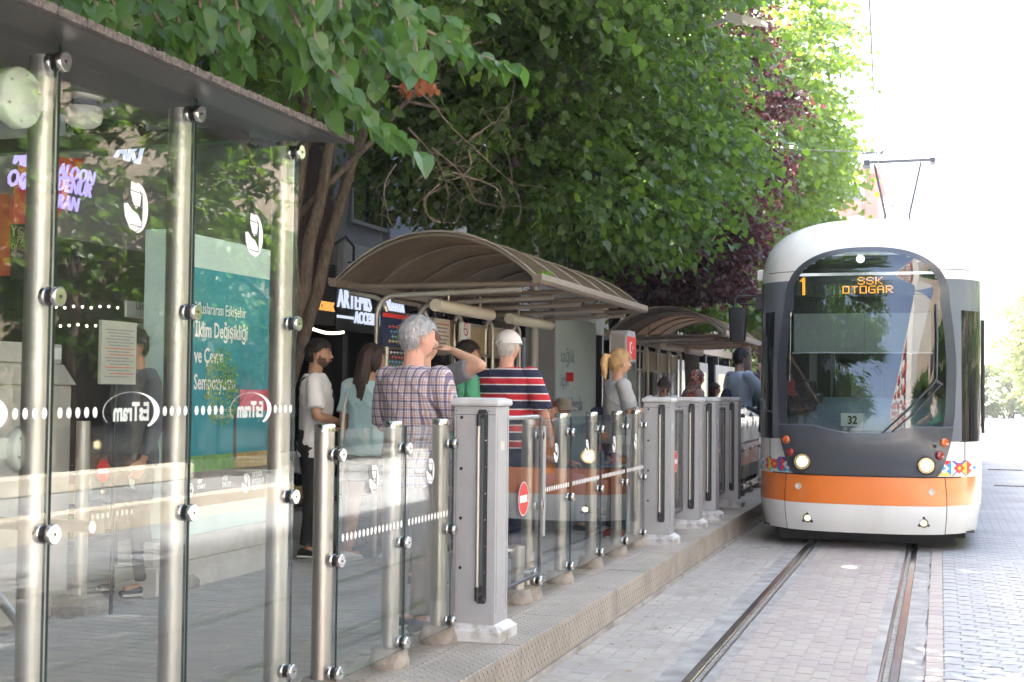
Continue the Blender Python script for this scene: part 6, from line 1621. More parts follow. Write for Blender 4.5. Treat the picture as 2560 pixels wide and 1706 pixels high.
# ============================================================ PEOPLE
DG = lambda: bpy.context.evaluated_depsgraph_get()
def remesh(mb, name, vox, m, parent, smooth=2, disp=None, kind=None):
    me = bpy.data.meshes.new(name); me.from_pydata(mb.v, [], mb.f); me.update()
    bm = bmesh.new(); bm.from_mesh(me); bmesh.ops.recalc_face_normals(bm, faces=bm.faces); bm.to_mesh(me); bm.free()
    o = bpy.data.objects.new(name, me); COL.objects.link(o)
    md = o.modifiers.new('r', 'REMESH'); md.mode = 'VOXEL'; md.voxel_size = vox; md.adaptivity = 0
    if smooth:
        s = o.modifiers.new('s', 'SMOOTH'); s.iterations = smooth; s.factor = .5
    me2 = bpy.data.meshes.new_from_object(o.evaluated_get(DG())); bpy.data.objects.remove(o)
    if disp:
        n = len(me2.vertices); co = np.empty(n*3, np.float32); me2.vertices.foreach_get('co', co); co = co.reshape(-1, 3)
        no = np.empty(n*3, np.float32); me2.vertices.foreach_get('normal', no); no = no.reshape(-1, 3)
        co = co+no*disp(co)[:, None]; me2.vertices.foreach_set('co', co.astype(np.float32).ravel())
    me2.polygons.foreach_set('use_smooth', np.ones(len(me2.polygons), bool)); me2.update()
    me2.name = name
    return link_mesh(name, me2, m, parent, kind)
def folds(amp, seed=0):
    def f(co):
        x, y, z = co[:,0], co[:,1], co[:,2]; ph = seed*1.7
        a = np.sin(x*21+z*13+ph+1.5*np.sin(z*9+y*7))*.45+np.maximum(0, np.sin(x*38+z*29+ph+2*np.sin(z*14+x*6)))**3*.55+np.sin(y*26-z*17+ph*2+1.3*np.sin(x*11))*.4+np.sin(z*34+x*9-y*12+ph)*.3*np.clip((1.25-z)*3, 0, 1)
        return amp*a
    return f
def ell_ring(c, rx, ry, n=20, R3=None, p=2.3):
    out = []
    for k in range(n):
        t = 2*math.pi*k/n; ct, st = math.cos(t), math.sin(t)
        v = Vector((rx*math.copysign(abs(ct)**(2/p), ct), ry*math.copysign(abs(st)**(2/p), st), 0))
        if R3 is not None: v = R3 @ v
        out.append(Vector(c)+v)
    return out
def wloft(mb, rings):
    n = len(rings[0]); vs = [q for g in rings for q in g]; fs = []; L = len(rings)
    for k in range(L-1):
        for i in range(n): j = (i+1) % n; fs.append((k*n+i, k*n+j, (k+1)*n+j, (k+1)*n+i))
    fs.append(tuple(range(n))[::-1]); fs.append(tuple((L-1)*n+i for i in range(n))); mb.add(vs, fs, 0, True)
def limb_c(mb, p, q, r0, r1, mid=None, n=12):
    """capsule-like tapered limb"""
    p, q = Vector(p), Vector(q); d = (q-p).normalized(); pts = [p-d*r0*.85, p-d*r0*.5, p]; rr = [r0*.5, r0*.87, r0]
    if mid: pts.append(p.lerp(q, mid[0])); rr.append(mid[1])
    pts += [q, q+d*r1*.5, q+d*r1*.85]; rr += [r1, r1*.87, r1*.5]
    mb.tube(pts, rr, n, weld=True)
SKIN = {}
def skin_m(tone): return mat('skin_'+tone, {'fair': (.56,.33,.24), 'tan': (.42,.235,.155), 'pink': (.58,.32,.25)}[tone], .5, var=.08, vscale=18, spec=.35)
def hair_m(name, col, rough=.45): return mat('hair_'+name, col, rough, var=.5, vscale=5, bump=.7, bscale=4, stretch=(60, 60, 5))
def head_pts(c, sc, R3, inflate=0., n=26, m_=18, hair=False):
    """skull and face as one closed shell; local face towards +Y"""
    vs = []
    for i in range(m_+1):
        th = math.pi*i/m_
        for k in range(n):
            ph = 2*math.pi*k/n; x, y, z = math.sin(th)*math.cos(ph), math.sin(th)*math.sin(ph), math.cos(th)
            X, Y, Z = x*.077, y*.096, z*.112
            if Z < 0:
                t = -Z/.112; X *= 1-.30*t**1.5; 
                if y > 0: Y *= 1-.06*t
                else: Y *= 1-.36*t
            if y > .55 and not hair: Y += .004*max(0, 1-abs(Z)/.09)
            if not hair and y > .5:
                Y -= .010*math.exp(-((Z-.008)/.016)**2)*math.exp(-((abs(X)-.031)/.016)**2)       # eye hollows
                Y += .006*math.exp(-((Z-.030)/.012)**2)*math.exp(-(X/.05)**2)                       # brow
                Y += .005*math.exp(-((Z+.082)/.018)**2)*math.exp(-(X/.022)**2)                      # chin
                Y += .004*math.exp(-((Z+.050)/.010)**2)*math.exp(-(X/.022)**2)
            v = Vector((X, Y, Z)); l = v.length; v = v*(1+inflate/l) if l else v
            vs.append(Vector(c)+R3@(v*sc))
    fs = []
    for i in range(m_):
        for k in range(n): j = (k+1) % n; fs.append((i*n+k, (i+1)*n+k, (i+1)*n+j, i*n+j))
    return vs, fs
def hand(mb, wrist, fore_dir, palm_n, sc=1., curl=.35, side=1):
    """palm with four fingers and a thumb"""
    w_ = Vector(wrist); d = Vector(fore_dir).normalized(); nn = Vector(palm_n); nn = (nn-d*nn.dot(d)).normalized(); x = d.cross(nn).normalized()*side
    pr = []
    for t, wd, th in ((-.01, .024, .019), (.02, .033, .017), (.055, .040, .015), (.085, .040, .013)):
        c = w_+d*t*sc; pr.append([c+x*wd*sc*math.cos(a)+nn*th*sc*math.sin(a) for a in [2*math.pi*k/12 for k in range(12)]])
    wloft(mb, pr)
    for i, (o, L) in enumerate(((-.030, .066), (-.010, .076), (.011, .070), (.030, .055))):
        b = w_+d*.075*sc+x*o*sc; a1 = curl+.06*i; a2 = curl*2.4+.1
        j1 = b+(d*math.cos(a1)+nn*math.sin(a1)+x*o*2.2)*L*.52*sc; j2 = j1+(d*math.cos(a2)+nn*math.sin(a2))*L*.5*sc
        limb_c(mb, b, j1, .0098*sc, .009*sc, n=8); limb_c(mb, j1, j2, .009*sc, .0075*sc, n=8)
    b = w_+d*.02*sc-x*.026*sc; j1 = b+(d*.7-x*.75+nn*.25)*.045*sc; j2 = j1+(d*.95-x*.15+nn*.3)*.034*sc
    limb_c(mb, b, j1, .0135*sc, .0115*sc, n=8); limb_c(mb, j1, j2, .011*sc, .0085*sc, n=8)

def person(loc, rotz, label, h=1.75, build_=1., tone='fair', shirt=None, shirt_m=None, legs_m=None, shorts=False, shoes_m=None, sleeve=.85, hair=None, hair_mat=None,
           head_yaw=0., head_pitch=0., lean=0., twist=0., armL=None, armR=None, seated=False, belly=0., vox=.010, female=False, beard=False, group=None, stance=.10, extra=None,
           collar=False, long_sleeve=False, skirt=False, hands=True, glasses=False, hem=.84, feet=None):
    k = h/1.75; r = empty('person', loc, label, 'person', group); r.rotation_euler.z = rotz
    hipz = .48 if seated else .92*k
    dz = hipz-.92*k
    HW = (.085 if female else .088)*k*build_
    RT = Matrix.Rotation(lean, 3, 'X') if lean else Matrix.Identity(3)
    RT = Matrix.Rotation(twist, 3, 'Z') @ Matrix.Rotation(-lean, 3, 'X')
    piv = Vector((0, 0, .95*k))
    def T(p):
        p = Vector(p)*k; q = RT@(p-piv)+piv; q.z += dz; return q
    sh = .175 if female else .195; sh *= (build_+1)/2
    TR = [(.86,.155,.11,0), (.93,.172,.12,0), (1.02,.158,.113,.0), (1.12,.145,.105,.0), (1.22,.158,.112,.0), (1.32,.178,.118,-.004), (1.39,.178,.105,-.010), (1.435,.135,.082,-.014), (1.465,.075,.062,-.014)]
    if female: TR = [(.86,.17,.12,0), (.93,.182,.125,0), (1.02,.155,.11,.0), (1.10,.135,.098,.0), (1.20,.142,.108,.008), (1.28,.155,.118,.010), (1.37,.158,.098,-.006), (1.425,.12,.076,-.012), (1.455,.062,.055,-.012)]
    def torso(mb, infl, z0=.86, z1=1.48, flare=0.):
        rings = []
        zs = [z0]+[t[0] for t in TR if z0+.01 < t[0] < z1]
        for z in zs:
            zz_ = max(z, TR[0][0])
            for a, b in zip(TR, TR[1:]):
                if a[0] <= zz_ <= b[0]: u = (zz_-a[0])/(b[0]-a[0]); rx, ry, yo = [a[i]+(b[i]-a[i])*u for i in (1, 2, 3)]; break
            rx = rx*build_; ry = ry*build_; bl_ = belly*max(0, 1-((z-1.05)/.2)**2)
            fl = flare*max(0, (1.0-z)/.15)
            rings.append([T(p) for p in ell_ring((0, yo+bl_*.4, z), rx+infl+fl, ry+infl+bl_*.5+fl)])
        wloft(mb, rings)
    # joints
    neck = T((0, -.012, 1.47)); RH = RT@Matrix.Rotation(head_yaw, 3, 'Z')@Matrix.Rotation(head_pitch, 3, 'X')
    hc = T((0, -.004, 1.50))+RH@Vector((0, .018*k, .125*k))
    SHL, SHR = T((-sh, -.012, 1.405)), T((sh, -.012, 1.405))
    def armpts(a, s):
        S_ = SHL if s < 0 else SHR
        if a is None: a = ((s*.045, -.03, -.285), (s*.01, .09, -.24))
        e = S_+RT@(Vector(a[0])*k); w_ = e+RT@(Vector(a[1])*k); return S_, e, w_
    arms = [armpts(armL, -1), armpts(armR, 1)]
    if seated: LG_ = [((s*HW, 0, hipz), (s*(HW+.03), .42*k, hipz+.01), (s*(HW+.03), .44*k, .09)) for s in (-1, 1)]
    else:
        LG_ = []
        for s in (-1, 1):
            f_ = (feet[0 if s < 0 else 1] if feet else (s*stance, 0)); LG_.append(((s*HW, 0, .90*k), (s*HW*.45+f_[0]*.55, f_[1]*.5+.015, .50*k), (f_[0], f_[1]-.02, .085*k)))
    lt = (.080 if female else .078)*build_*k
    # body: one skin
    mb = MB(); torso(mb, -.006, .88)
    limb_c(mb, T((0, -.016, 1.42)), T((0, -.004, 1.50))+RH@Vector((0, .0, .06*k)), .062*k*(.85 if female else 1.), .055*k*(.86 if female else 1.))
    v_, f_ = head_pts(hc, k*1.04, RH); 
    mb.add(v_, f_, 0, True)
    nz = hc+RH@Vector((0, .094*k, -.012*k)); mb.tube([hc+RH@Vector((0, .088*k, .018*k)), hc+RH@Vector((0, .108*k, -.012*k)), hc+RH@Vector((0, .112*k, -.022*k)), hc+RH@Vector((0, .096*k, -.032*k))], [.006*k, .0105*k, .0125*k, .007*k], 8, weld=True)
    for s in (-1, 1):
        ec = hc+RH@Vector((s*.080*k, -.006*k, -.006*k)); q = MB(); q.sphere((0, 0, 0), (.010*k, .018*k, .031*k), 10, 7)
        mb.add([ec+RH@Vector(p) for p in q.v], q.f)
    for (S_, e, w_), s in zip(arms, (-1, 1)):
        rs = .9 if female else 1.
        limb_c(mb, S_, e, .050*k*rs*build_, .039*k*rs, (.4, .047*k*rs*build_)); limb_c(mb, e, w_, .040*k*rs, .026*k*rs, (.3, .041*k*rs))
        d = (w_-e).normalized(); pn = RT@Vector((-s, .2, 0)) if abs(d.z) > .5 else RT@Vector((0, 0, -1))
        if hands: hand(mb, w_, d, pn, k*(.92 if female else 1), .35, side=-s)
        else: mb.sphere(w_+d*.06*k, .035*k, 10, 7)
    for H_, K_, A_ in LG_:
        limb_c(mb, H_, K_, lt, .054*k, (.35, lt*.92)); limb_c(mb, K_, A_, .055*k, .036*k, (.32, .056*k))
        limb_c(mb, (A_[0], A_[1]-.02, .05), (A_[0], A_[1]+.12, .045), .035, .03)
    body = remesh(mb, 'body', vox, skin_m(tone), r, 1)
    # shirt
    if shirt_m is not None:
        sb = MB(); torso(sb, .016, hem, 1.48, flare=.012)
        for (S_, e, w_), s in zip(arms, (-1, 1)):
            rs = .92 if female else 1.
            if long_sleeve:
                sb.tube([S_-(e-S_)*.12, S_, S_.lerp(e, .5), e, e.lerp(w_, .9)], [.05*k, .068*k*build_, .062*k*build_, .054*k, .042*k], 14, weld=True); limb_c(sb, e, e+(w_-e)*.05, .053*k, .053*k)
            else: 
                en = S_.lerp(e, sleeve); sb.tube([S_-(e-S_)*.14, S_-(e-S_)*.02, S_.lerp(e, sleeve*.5), en], [.045*k*rs, .066*k*rs*build_, .066*k*rs*build_, .068*k*rs*build_], 14, weld=True)
        for S_, s in ((SHL, -1), (SHR, 1)): sb.sphere(S_+RT@Vector((-s*.01, .002, .004)), (.072*k*(build_+1)/2, .070*k*(build_+1)/2, .066*k*(build_+1)/2), 14, 10)
        if collar:
            cr = [T(p) for p in ell_ring((0, -.014, 1.455), .075, .068)]; sb.tube(cr+[cr[0]], .014*k, 8, weld=True)
        remesh(sb, 'shirt', vox, shirt_m, r, 2, folds(.0085, len(label)))
    # trousers / shorts / skirt
    if legs_m is not None:
        tb_ = MB(); rings = []
        torso(tb_, .010, .86, 1.0) if not seated else None
        wloft(tb_, [[Vector(p)+Vector((0,0,dz)) for p in ell_ring((0, 0, z*k), rx*k*build_, ry*k*build_)] for z, rx, ry in ((.80,.15,.11), (.86,.178,.127), (.95,.178,.127), (1.02,.163,.118))])
        for H_, K_, A_ in LG_:
            H_, K_, A_ = Vector(H_), Vector(K_), Vector(A_)
            if shorts: K2 = H_.lerp(K_, .62); tb_.tube([H_+(H_-K_)*.1, H_, K2], [.07*k, .094*k*build_, .088*k*build_], 14, weld=True)
            else:
                limb_c(tb_, H_, K_, .092*k*build_, .072*k, (.4, .09*k*build_)); tb_.tube([K_+(H_-K_)*.03, K_, K_.lerp(A_, .5), K_.lerp(A_, .97)], [.066*k, .070*k, .065*k, .064*k], 14, weld=True)
        remesh(tb_, 'trousers' if not shorts else 'shorts', vox, legs_m, r, 2, folds(.005, 3))
    # shoes
    sm_ = MB()
    for H_, K_, A_ in LG_:
        ax, ay = A_[0], A_[1]; rg = []
        for y, wd, ht in ((-.075, .030, .055), (-.05, .040, .08), (0, .042, .085), (.06, .046, .062), (.12, .046, .046), (.165, .030, .034)):
            rg.append([(ax+wd*math.cos(t), ay+y, max(.0, ht*.5+ht*.5*math.sin(t))+.002) for t in [2*math.pi*q/12 for q in range(12)]])
        sm_.loft(rg, True)
        sm_.box(ax-.046, ax+.046, ay-.075, ay+.165, 0, .018, 1, bev=.006)
    sm_.build('shoes', [shoes_m or mat('shoe_dark', (.03,.03,.035), .5), mat('shoe_sole', (.6,.6,.58), .6)], r, local=True)
    # hair
    if hair:
        v_, f_ = head_pts(hc, k*1.04, RH, .011 if hair != 'thin' else .005, 44, 30, True); RI = RH.inverted(); keep_ = []; hb = MB()
        loc_ = [RI@(Vector(p)-hc)/k for p in v_]
        for f in f_:
            c = sum((loc_[i] for i in f), Vector())/4
            line = .052 if c.y > .045 else (.0+.052*max(0, (c.y-.0)/.045) if c.y > 0 else (-.060 if c.y < -.03 else -.015))
            if abs(c.x) > .066 and c.y > -.03: line = max(line, .012)
            if hair == 'long': line = .05 if c.y > .04 else -.11
            if c.z > line: keep_.append(f)
        vv = []
        rr0 = random.Random(len(label)); 
        for p, l in zip(v_, loc_):
            nse = noise.noise(Vector((l.x*60, l.y*60, l.z*14)))*.006+noise.noise(Vector((l.x*22, l.y*22, l.z*22)))*.006
            vv.append(Vector(p)+RH@(l.normalized()*(nse+(.006 if l.z > .04 else 0)))*k)
        hb.add(vv, keep_, 0, True)
        if hair == 'long':
            rg = []
            for j, (z, y, rx, ry) in enumerate(((.06,-.055,.070,.055), (-.02,-.070,.085,.055), (-.10,-.085,.10,.055), (-.20,-.105,.115,.045), (-.30,-.115,.10,.035), (-.37,-.118,.06,.018))):
                c = hc+RH@Vector((0, y*k, 0))+Vector((0, 0, z*k)); rg.append([c+RH@Vector((rx*k*math.cos(t)*(1+.10*math.sin(t*9+j)), ry*k*math.sin(t)*(1+.12*math.sin(t*7+j)), 0)) for t in [2*math.pi*q/28 for q in range(28)]])
            hb.loft(rg)
        if hair == 'ponytail':
            b = hc+RH@Vector((0, -.10, .055))*k; hb.tube([b, b+RH@Vector((0, -.045, .01))*k, b+RH@Vector((0, -.065, -.06))*k, b+RH@Vector((0, -.055, -.15))*k, b+RH@Vector((0, -.045, -.21))*k], [.022*k, .034*k, .036*k, .027*k, .008*k], 12)
        if hair == 'bun': hb.sphere(hc+RH@Vector((0, -.05, .125))*k, .036*k, 12, 8)
        if hair == 'bob':
            rg = []
            for z, y, rx, ry in ((.05,-.03,.085,.085), (-.02,-.03,.094,.088), (-.08,-.03,.09,.08), (-.115,-.025,.075,.06)):
                rg.append([hc+RH@(Vector((rx*math.cos(t)*(1+.06*math.sin(9*t)), y-.0+ry*math.sin(t)*(1 if math.sin(t) < 0 else .35), z))*k) for t in [2*math.pi*q/24 for q in range(24)]])
            hb.loft(rg)
        # loose strands over the shell
        nv = len(hb.v); fs0 = [f for f in hb.f if len(f) == 4]; rs_ = random.Random(5)
        for q in range(700 if vox < .0125 else 200):
            f = rs_.choice(fs0); a0 = Vector(hb.v[f[0]]).lerp(Vector(hb.v[f[2]]), rs_.random()); nn_ = (Vector(hb.v[f[1]])-Vector(hb.v[f[0]])).cross(Vector(hb.v[f[3]])-Vector(hb.v[f[0]]))
            if nn_.length < 1e-9: continue
            nn_.normalize(); oc = (a0-hc); nn_ = nn_ if nn_.dot(oc) > 0 else -nn_
            dn = RH@Vector((rs_.gauss(0,.35), -.25+rs_.gauss(0,.35), -1)); dn = (dn-nn_*dn.dot(nn_)).normalized(); sd_ = dn.cross(nn_)*.0016*k*rs_.uniform(.6, 1.6)
            L_ = k*rs_.uniform(.018, .045)*(1.8 if hair in ('long', 'bob', 'ponytail') else 1); a0 = a0+nn_*.001; b0 = a0+dn*L_*.6+nn_*.0045*k; c0 = a0+dn*L_+nn_*rs_.uniform(.001,.010)*k
            hb.add([a0-sd_, a0+sd_, b0+sd_, b0-sd_, c0], [(0,1,2,3), (3,2,4)], 0, False)
        hb.build('hair', hair_mat, r, local=True)
    # face details
    fm = MB()
    for s in (-1, 1):
        c = hc+RH@Vector((s*.031*k, .083*k, .010*k)); fm.sphere(c, .0088*k, 8, 6, 0)
        fm.tube([hc+RH@Vector((s*.016*k, .098*k, .029*k)), hc+RH@Vector((s*.034*k, .095*k, .034*k)), hc+RH@Vector((s*.050*k, .083*k, .027*k))], [.0028*k, .004*k, .002*k], 6)
    fm.build('eyes_and_brows', mat('eye_dark', (.025,.017,.013), .3), r, local=True)
    MB().tube([hc+RH@Vector((-.022*k, .094*k, -.050*k)), hc+RH@Vector((0, .103*k, -.049*k)), hc+RH@Vector((.022*k, .094*k, -.050*k))], [.002*k, .0055*k, .002*k], 8).build('lips', mat('lip_'+tone, (.42,.15,.13), .45), r, local=True)
    if beard:
        v_, f_ = head_pts(hc, k*1.04, RH, .0025, 60, 40); RI = RH.inverted(); loc_ = [RI@(Vector(p)-hc)/k for p in v_]; kb = []
        for f in f_:
            c = sum((loc_[i] for i in f), Vector())/4
            if (c.y > .0 and c.z < -.048-.03*max(0,(c.y-.05)/.05)*(abs(c.x) > .02)+.02*(abs(c.x) > .045)) or (.0 < c.y < .03 and abs(c.x) > .06 and c.z < -.01) or (c.y > .05 and abs(c.x) < .026 and -.046 < c.z < -.036): kb.append(f)
        MB().add(v_, kb, 0, True).build('beard', mat('beard_stubble', (.11,.062,.045), .8, var=.5, vscale=90), r, local=True)
    if glasses:
        g_ = MB()
        for s in (-1, 1): g_.sphere(hc+RH@Vector((s*.033*k, .094*k, .008*k)), (.026*k, .012*k, .022*k), 14, 8); g_.tube([hc+RH@Vector((s*.058*k, .085*k, .012*k)), hc+RH@Vector((s*.084*k, 0, .012*k))], .003*k, 6)
        g_.build('sunglasses', mat('dark_lens', (.01,.01,.012), .08), r, local=True)
    info = dict(r=r, hc=hc, RH=RH, T=T, k=k, arms=arms, RT=RT)
    return info

# cloth
def cloth(name, col, **k): return mat('cloth_'+name, col, .88, var=.07, vscale=6, bump=.15, bscale=350, **k)
C_white, C_aqua, C_grey, C_green = cloth('white', (.78,.76,.78)), cloth('aqua', (.40,.55,.58)), cloth('grey', (.15,.15,.165)), cloth('green', (.10,.42,.24))
C_lgrey, C_pale, C_black, C_navy = cloth('light_grey', (.34,.345,.35)), cloth('pale_blue', (.58,.65,.78)), cloth('black', (.018,.018,.02)), cloth('navy', (.022,.028,.07))
C_khaki, C_jeans, C_orange, C_blue, C_red, C_camo = cloth('khaki', (.27,.25,.21)), cloth('jeans', (.12,.18,.28)), cloth('orange', (.60,.20,.02)), cloth('blue', (.05,.17,.35)), cloth('red', (.5,.05,.04)), cloth('camo', (.06,.10,.09))
C_mauve = cloth('rose', (.45,.30,.27)); C_slate = cloth('slate', (.10,.11,.13))
def bands(name, axis_specs, base):
    """woven stripes: list of (axis, period, [(start, end, colour, mix)])"""
    m = mat(name, base, .88, bump=.15, bscale=350); t = m.node_tree; b = t.nodes['Principled BSDF']
    tc = t.nodes.new('ShaderNodeTexCoord'); sp = t.nodes.new('ShaderNodeSeparateXYZ'); t.links.new(tc.outputs['Object'], sp.inputs[0])
    cur = None
    for ax, per, bs in axis_specs:
        if ax == 'A':     # around the body
            at = t.nodes.new('ShaderNodeMath'); at.operation = 'ARCTAN2'; t.links.new(sp.outputs['X'], at.inputs[0]); t.links.new(sp.outputs['Y'], at.inputs[1]); src = at.outputs[0]
        else: src = sp.outputs[ax]
        dv = t.nodes.new('ShaderNodeMath'); dv.operation = 'DIVIDE'; dv.inputs[1].default_value = per; t.links.new(src, dv.inputs[0])
        ad = t.nodes.new('ShaderNodeMath'); ad.operation = 'ADD'; ad.inputs[1].default_value = 50; t.links.new(dv.outputs[0], ad.inputs[0])
        fr = t.nodes.new('ShaderNodeMath'); fr.operation = 'FRACT'; t.links.new(ad.outputs[0], fr.inputs[0])
        for s, e, c, mixv in bs:
            g = t.nodes.new('ShaderNodeMath'); g.operation = 'GREATER_THAN'; g.inputs[1].default_value = s; t.links.new(fr.outputs[0], g.inputs[0])
            l = t.nodes.new('ShaderNodeMath'); l.operation = 'LESS_THAN'; l.inputs[1].default_value = e; t.links.new(fr.outputs[0], l.inputs[0])
            mu = t.nodes.new('ShaderNodeMath'); mu.operation = 'MULTIPLY'; t.links.new(g.outputs[0], mu.inputs[0]); t.links.new(l.outputs[0], mu.inputs[1])
            m3 = t.nodes.new('ShaderNodeMath'); m3.operation = 'MULTIPLY'; m3.inputs[1].default_value = mixv; t.links.new(mu.outputs[0], m3.inputs[0])
            mx = t.nodes.new('ShaderNodeMix'); mx.data_type = 'RGBA'; t.links.new(m3.outputs[0], mx.inputs[0])
            if cur is None: mx.inputs[6].default_value = (*base, 1)
            else: t.links.new(cur, mx.inputs[6])
            mx.inputs[7].default_value = (*c, 1); cur = mx.outputs[2]
    t.links.new(cur, b.inputs['Base Color']); return m
C_plaid = bands('cloth_plaid', [('X', .044, [(0,.30,(.055,.035,.13),.75), (.42,.60,(.30,.12,.07),.6), (.74,.80,(.055,.035,.13),.6)]), ('Z', .046, [(0,.26,(.055,.035,.13),.6), (.40,.56,(.30,.12,.07),.5), (.72,.78,(.055,.035,.13),.5)])], (.56,.53,.56))
C_rugby = bands('cloth_rugby', [('Z', .128, [(0,.07,(.70,.68,.68),1), (.07,.44,(.50,.02,.035),1), (.44,.51,(.70,.68,.68),1)])], (.018,.02,.055))

def strap(info, pts, m, name='bag_strap', w_=.016):
    o = MB(); P_ = [info['T'](p) for p in pts]
    o.tube(P_, w_, 8); return o.build(name, m, info['r'], local=True)
def dirz(dx, dy): return math.atan2(-dx, dy)

H_dk, H_br, H_bl, H_gr, H_rd, H_wh = hair_m('black', (.018,.013,.011)), hair_m('brown', (.035,.016,.012)), hair_m('blonde', (.52,.33,.14)), hair_m('grey', (.40,.40,.42)), hair_m('auburn', (.22,.06,.02)), hair_m('white', (.55,.52,.5))
S_wh = mat('sneaker_white', (.6,.6,.62), .6)
def at_head(cx, top, hh_px, headm=.235): D = FPX*headm/hh_px; a = atD(cx, top, D); return a
# white T-shirt man
i1 = person((-4.86, 9.80, PZ-.0), dirz(.93, .1), 'bearded man in white T-shirt with black cross strap and black trousers', 1.77, 1.05, 'tan', shirt_m=C_white, legs_m=C_black, sleeve=.8, hair='short', hair_mat=H_dk, beard=True,
            head_yaw=R(-8), armR=((.10,.02,-.27), (-.16,.20,-.06)), armL=((-.09,-.05,-.27), (.12,.20,-.10)), hem=.80, twist=R(20))
strap(i1, [(.11,-.10,1.43), (.07,-.135,1.36), (-.02,-.150,1.22), (-.10,-.13,1.08), (-.15,-.08,.98)], M_blk, w_=.012); strap(i1, [(.11,-.10,1.43), (.12,.0,1.45), (.09,.09,1.40), (.0,.14,1.28), (-.10,.13,1.10), (-.165,.0,.98)], M_blk, w_=.012)
# long dark-haired woman
i2 = person((-4.30, 9.62, PZ), dirz(.22, 1), 'woman with long dark hair in pale aqua T-shirt and shorts, seen from behind', 1.72, 1.18, 'tan', shirt_m=C_aqua, legs_m=C_black, shorts=True, shoes_m=S_wh, sleeve=.75, hair='long', hair_mat=H_br, female=True,
            head_yaw=R(-30), hem=.86, feet=[(-.17,-.02), (.16,.04)])
strap(i2, [(-.13,.02,1.46), (-.14,-.08,1.42), (-.155,-.135,1.25), (-.17,-.14,1.0), (-.185,-.12,.80)], mat('strap_cream', (.6,.55,.48), .7), w_=.013)
# old man in plaid
i3 = person((-2.86, 6.98, PZ), dirz(.35, 1), 'grey-haired old man in plaid shirt behind the low glass, hands clasped', 1.78, 1.03, 'pink', shirt_m=C_plaid, legs_m=C_khaki, sleeve=.98, hair='short', hair_mat=H_gr, head_yaw=R(-24), vox=.0085,
            armR=((.06,.07,-.26), (-.09,.17,.11)), armL=((-.07,.06,-.27), (.17,.20,.12)), collar=True, hem=.80, lean=R(2), belly=.08)
# grey T-shirt man with raised arm
i4 = person((-3.42, 8.55, PZ), dirz(.4, 1), 'man in dark grey T-shirt lifting his bent arm behind the old man', 1.80, 1.10, 'fair', shirt_m=C_grey, legs_m=C_slate, sleeve=.7, hair='short', hair_mat=H_rd, armR=((.29,.03,.08), (-.24,-.0,.10)), hem=.82)
# green polo with backpack
i5 = person((-3.80, 10.45, PZ), dirz(.75, .7), 'dark-haired man in green polo shirt wearing a black backpack', 1.78, 1.03, 'tan', shirt_m=C_green, legs_m=C_jeans, sleeve=.8, hair='short', hair_mat=H_dk, collar=True, head_yaw=R(-10), beard=True)
bp_ = MB(); bp_.box(-.15, .15, -.30, -.13, 1.0, 1.42, bev=.05); bp_.build('backpack', M_blk, i5['r'], local=True); strap(i5, [(-.10,-.13,1.40), (-.12,-.06,1.46), (-.13,.05,1.44), (-.14,.11,1.32), (-.16,.06,1.12)], M_blk, w_=.018); strap(i5, [(.10,-.13,1.40), (.12,-.06,1.46), (.13,.05,1.44), (.14,.11,1.32), (.16,.06,1.12)], M_blk, w_=.018)
# striped shirt, white cap
i6 = person((-3.40, 10.35, PZ), dirz(.12, 1), 'stout man in red and navy striped polo and white cap, from behind', 1.85, 1.20, 'pink', shirt_m=C_rugby, legs_m=C_navy, sleeve=1.0, hair='short', hair_mat=H_wh, head_yaw=R(-12), collar=True, armR=((.10,.0,-.27), (.0,.14,-.20)), armL=((-.11,.02,-.26), (.04,.18,-.16)), belly=.08, vox=.0095)
def cap(info, m, brim=True, name='cap'):
    hc, RH, k = info['hc'], info['RH'], info['k']; v_, f_ = head_pts(hc, k*1.04, RH, .027, 40, 28, True); RI = RH.inverted(); loc_ = [RI@(Vector(p)-hc)/k for p in v_]; c = MB()
    c.add(v_, [f for f in f_ if (lambda q: q.z > .028 and not (q.y < -.05 and q.z < .062 and abs(q.x) < .034))(sum((loc_[i] for i in f), Vector())/4)], 0, True)
    if brim: c.add([hc+RH@(Vector(p)*k) for p in ((-.075,.06,.035), (-.05,.10,.04), (-.045,.165,.022), (0,.18,.026), (.045,.165,.022), (.05,.10,.04), (.075,.06,.035), (0,.10,.046))], [(0,1,7), (1,2,3,7), (3,4,5,7), (5,6,7)], 0, True)
    c.tube([hc+RH@(Vector((.034*math.sin(a), -.112+.002*math.cos(a), .028+.034*max(0, math.cos(a))))*k) for a in [math.pi/2*(q/5-1) for q in range(11)]], .004*k, 6)
    return c.build(name, m, info['r'], local=True)
cap(i6, cloth('cap_white', (.68,.67,.70)))
# blonde ponytail woman
i7 = person((-2.86, 12.05, PZ), dirz(.85, .55), 'blonde woman with ponytail in light grey T-shirt reaching forward', 1.76, 1.12, 'tan', shirt_m=C_lgrey, legs_m=C_navy, sleeve=.8, hair='ponytail', hair_mat=H_bl, female=True, head_yaw=R(6), armR=((.04,.06,-.26), (-.02,.25,.0)), armL=((-.05,.10,-.24), (.03,.24,.02)), hem=.88, belly=.08, shoes_m=C_red)
bag = MB(); bag.box(-.22, -.16, -.20, .05, .92, 1.22, bev=.03); bag.build('shoulder_bag', C_navy, i7['r'], local=True); strap(i7, [(-.14,.0,1.44), (-.17,-.06,1.36), (-.19,-.08,1.2)], C_navy, w_=.012)
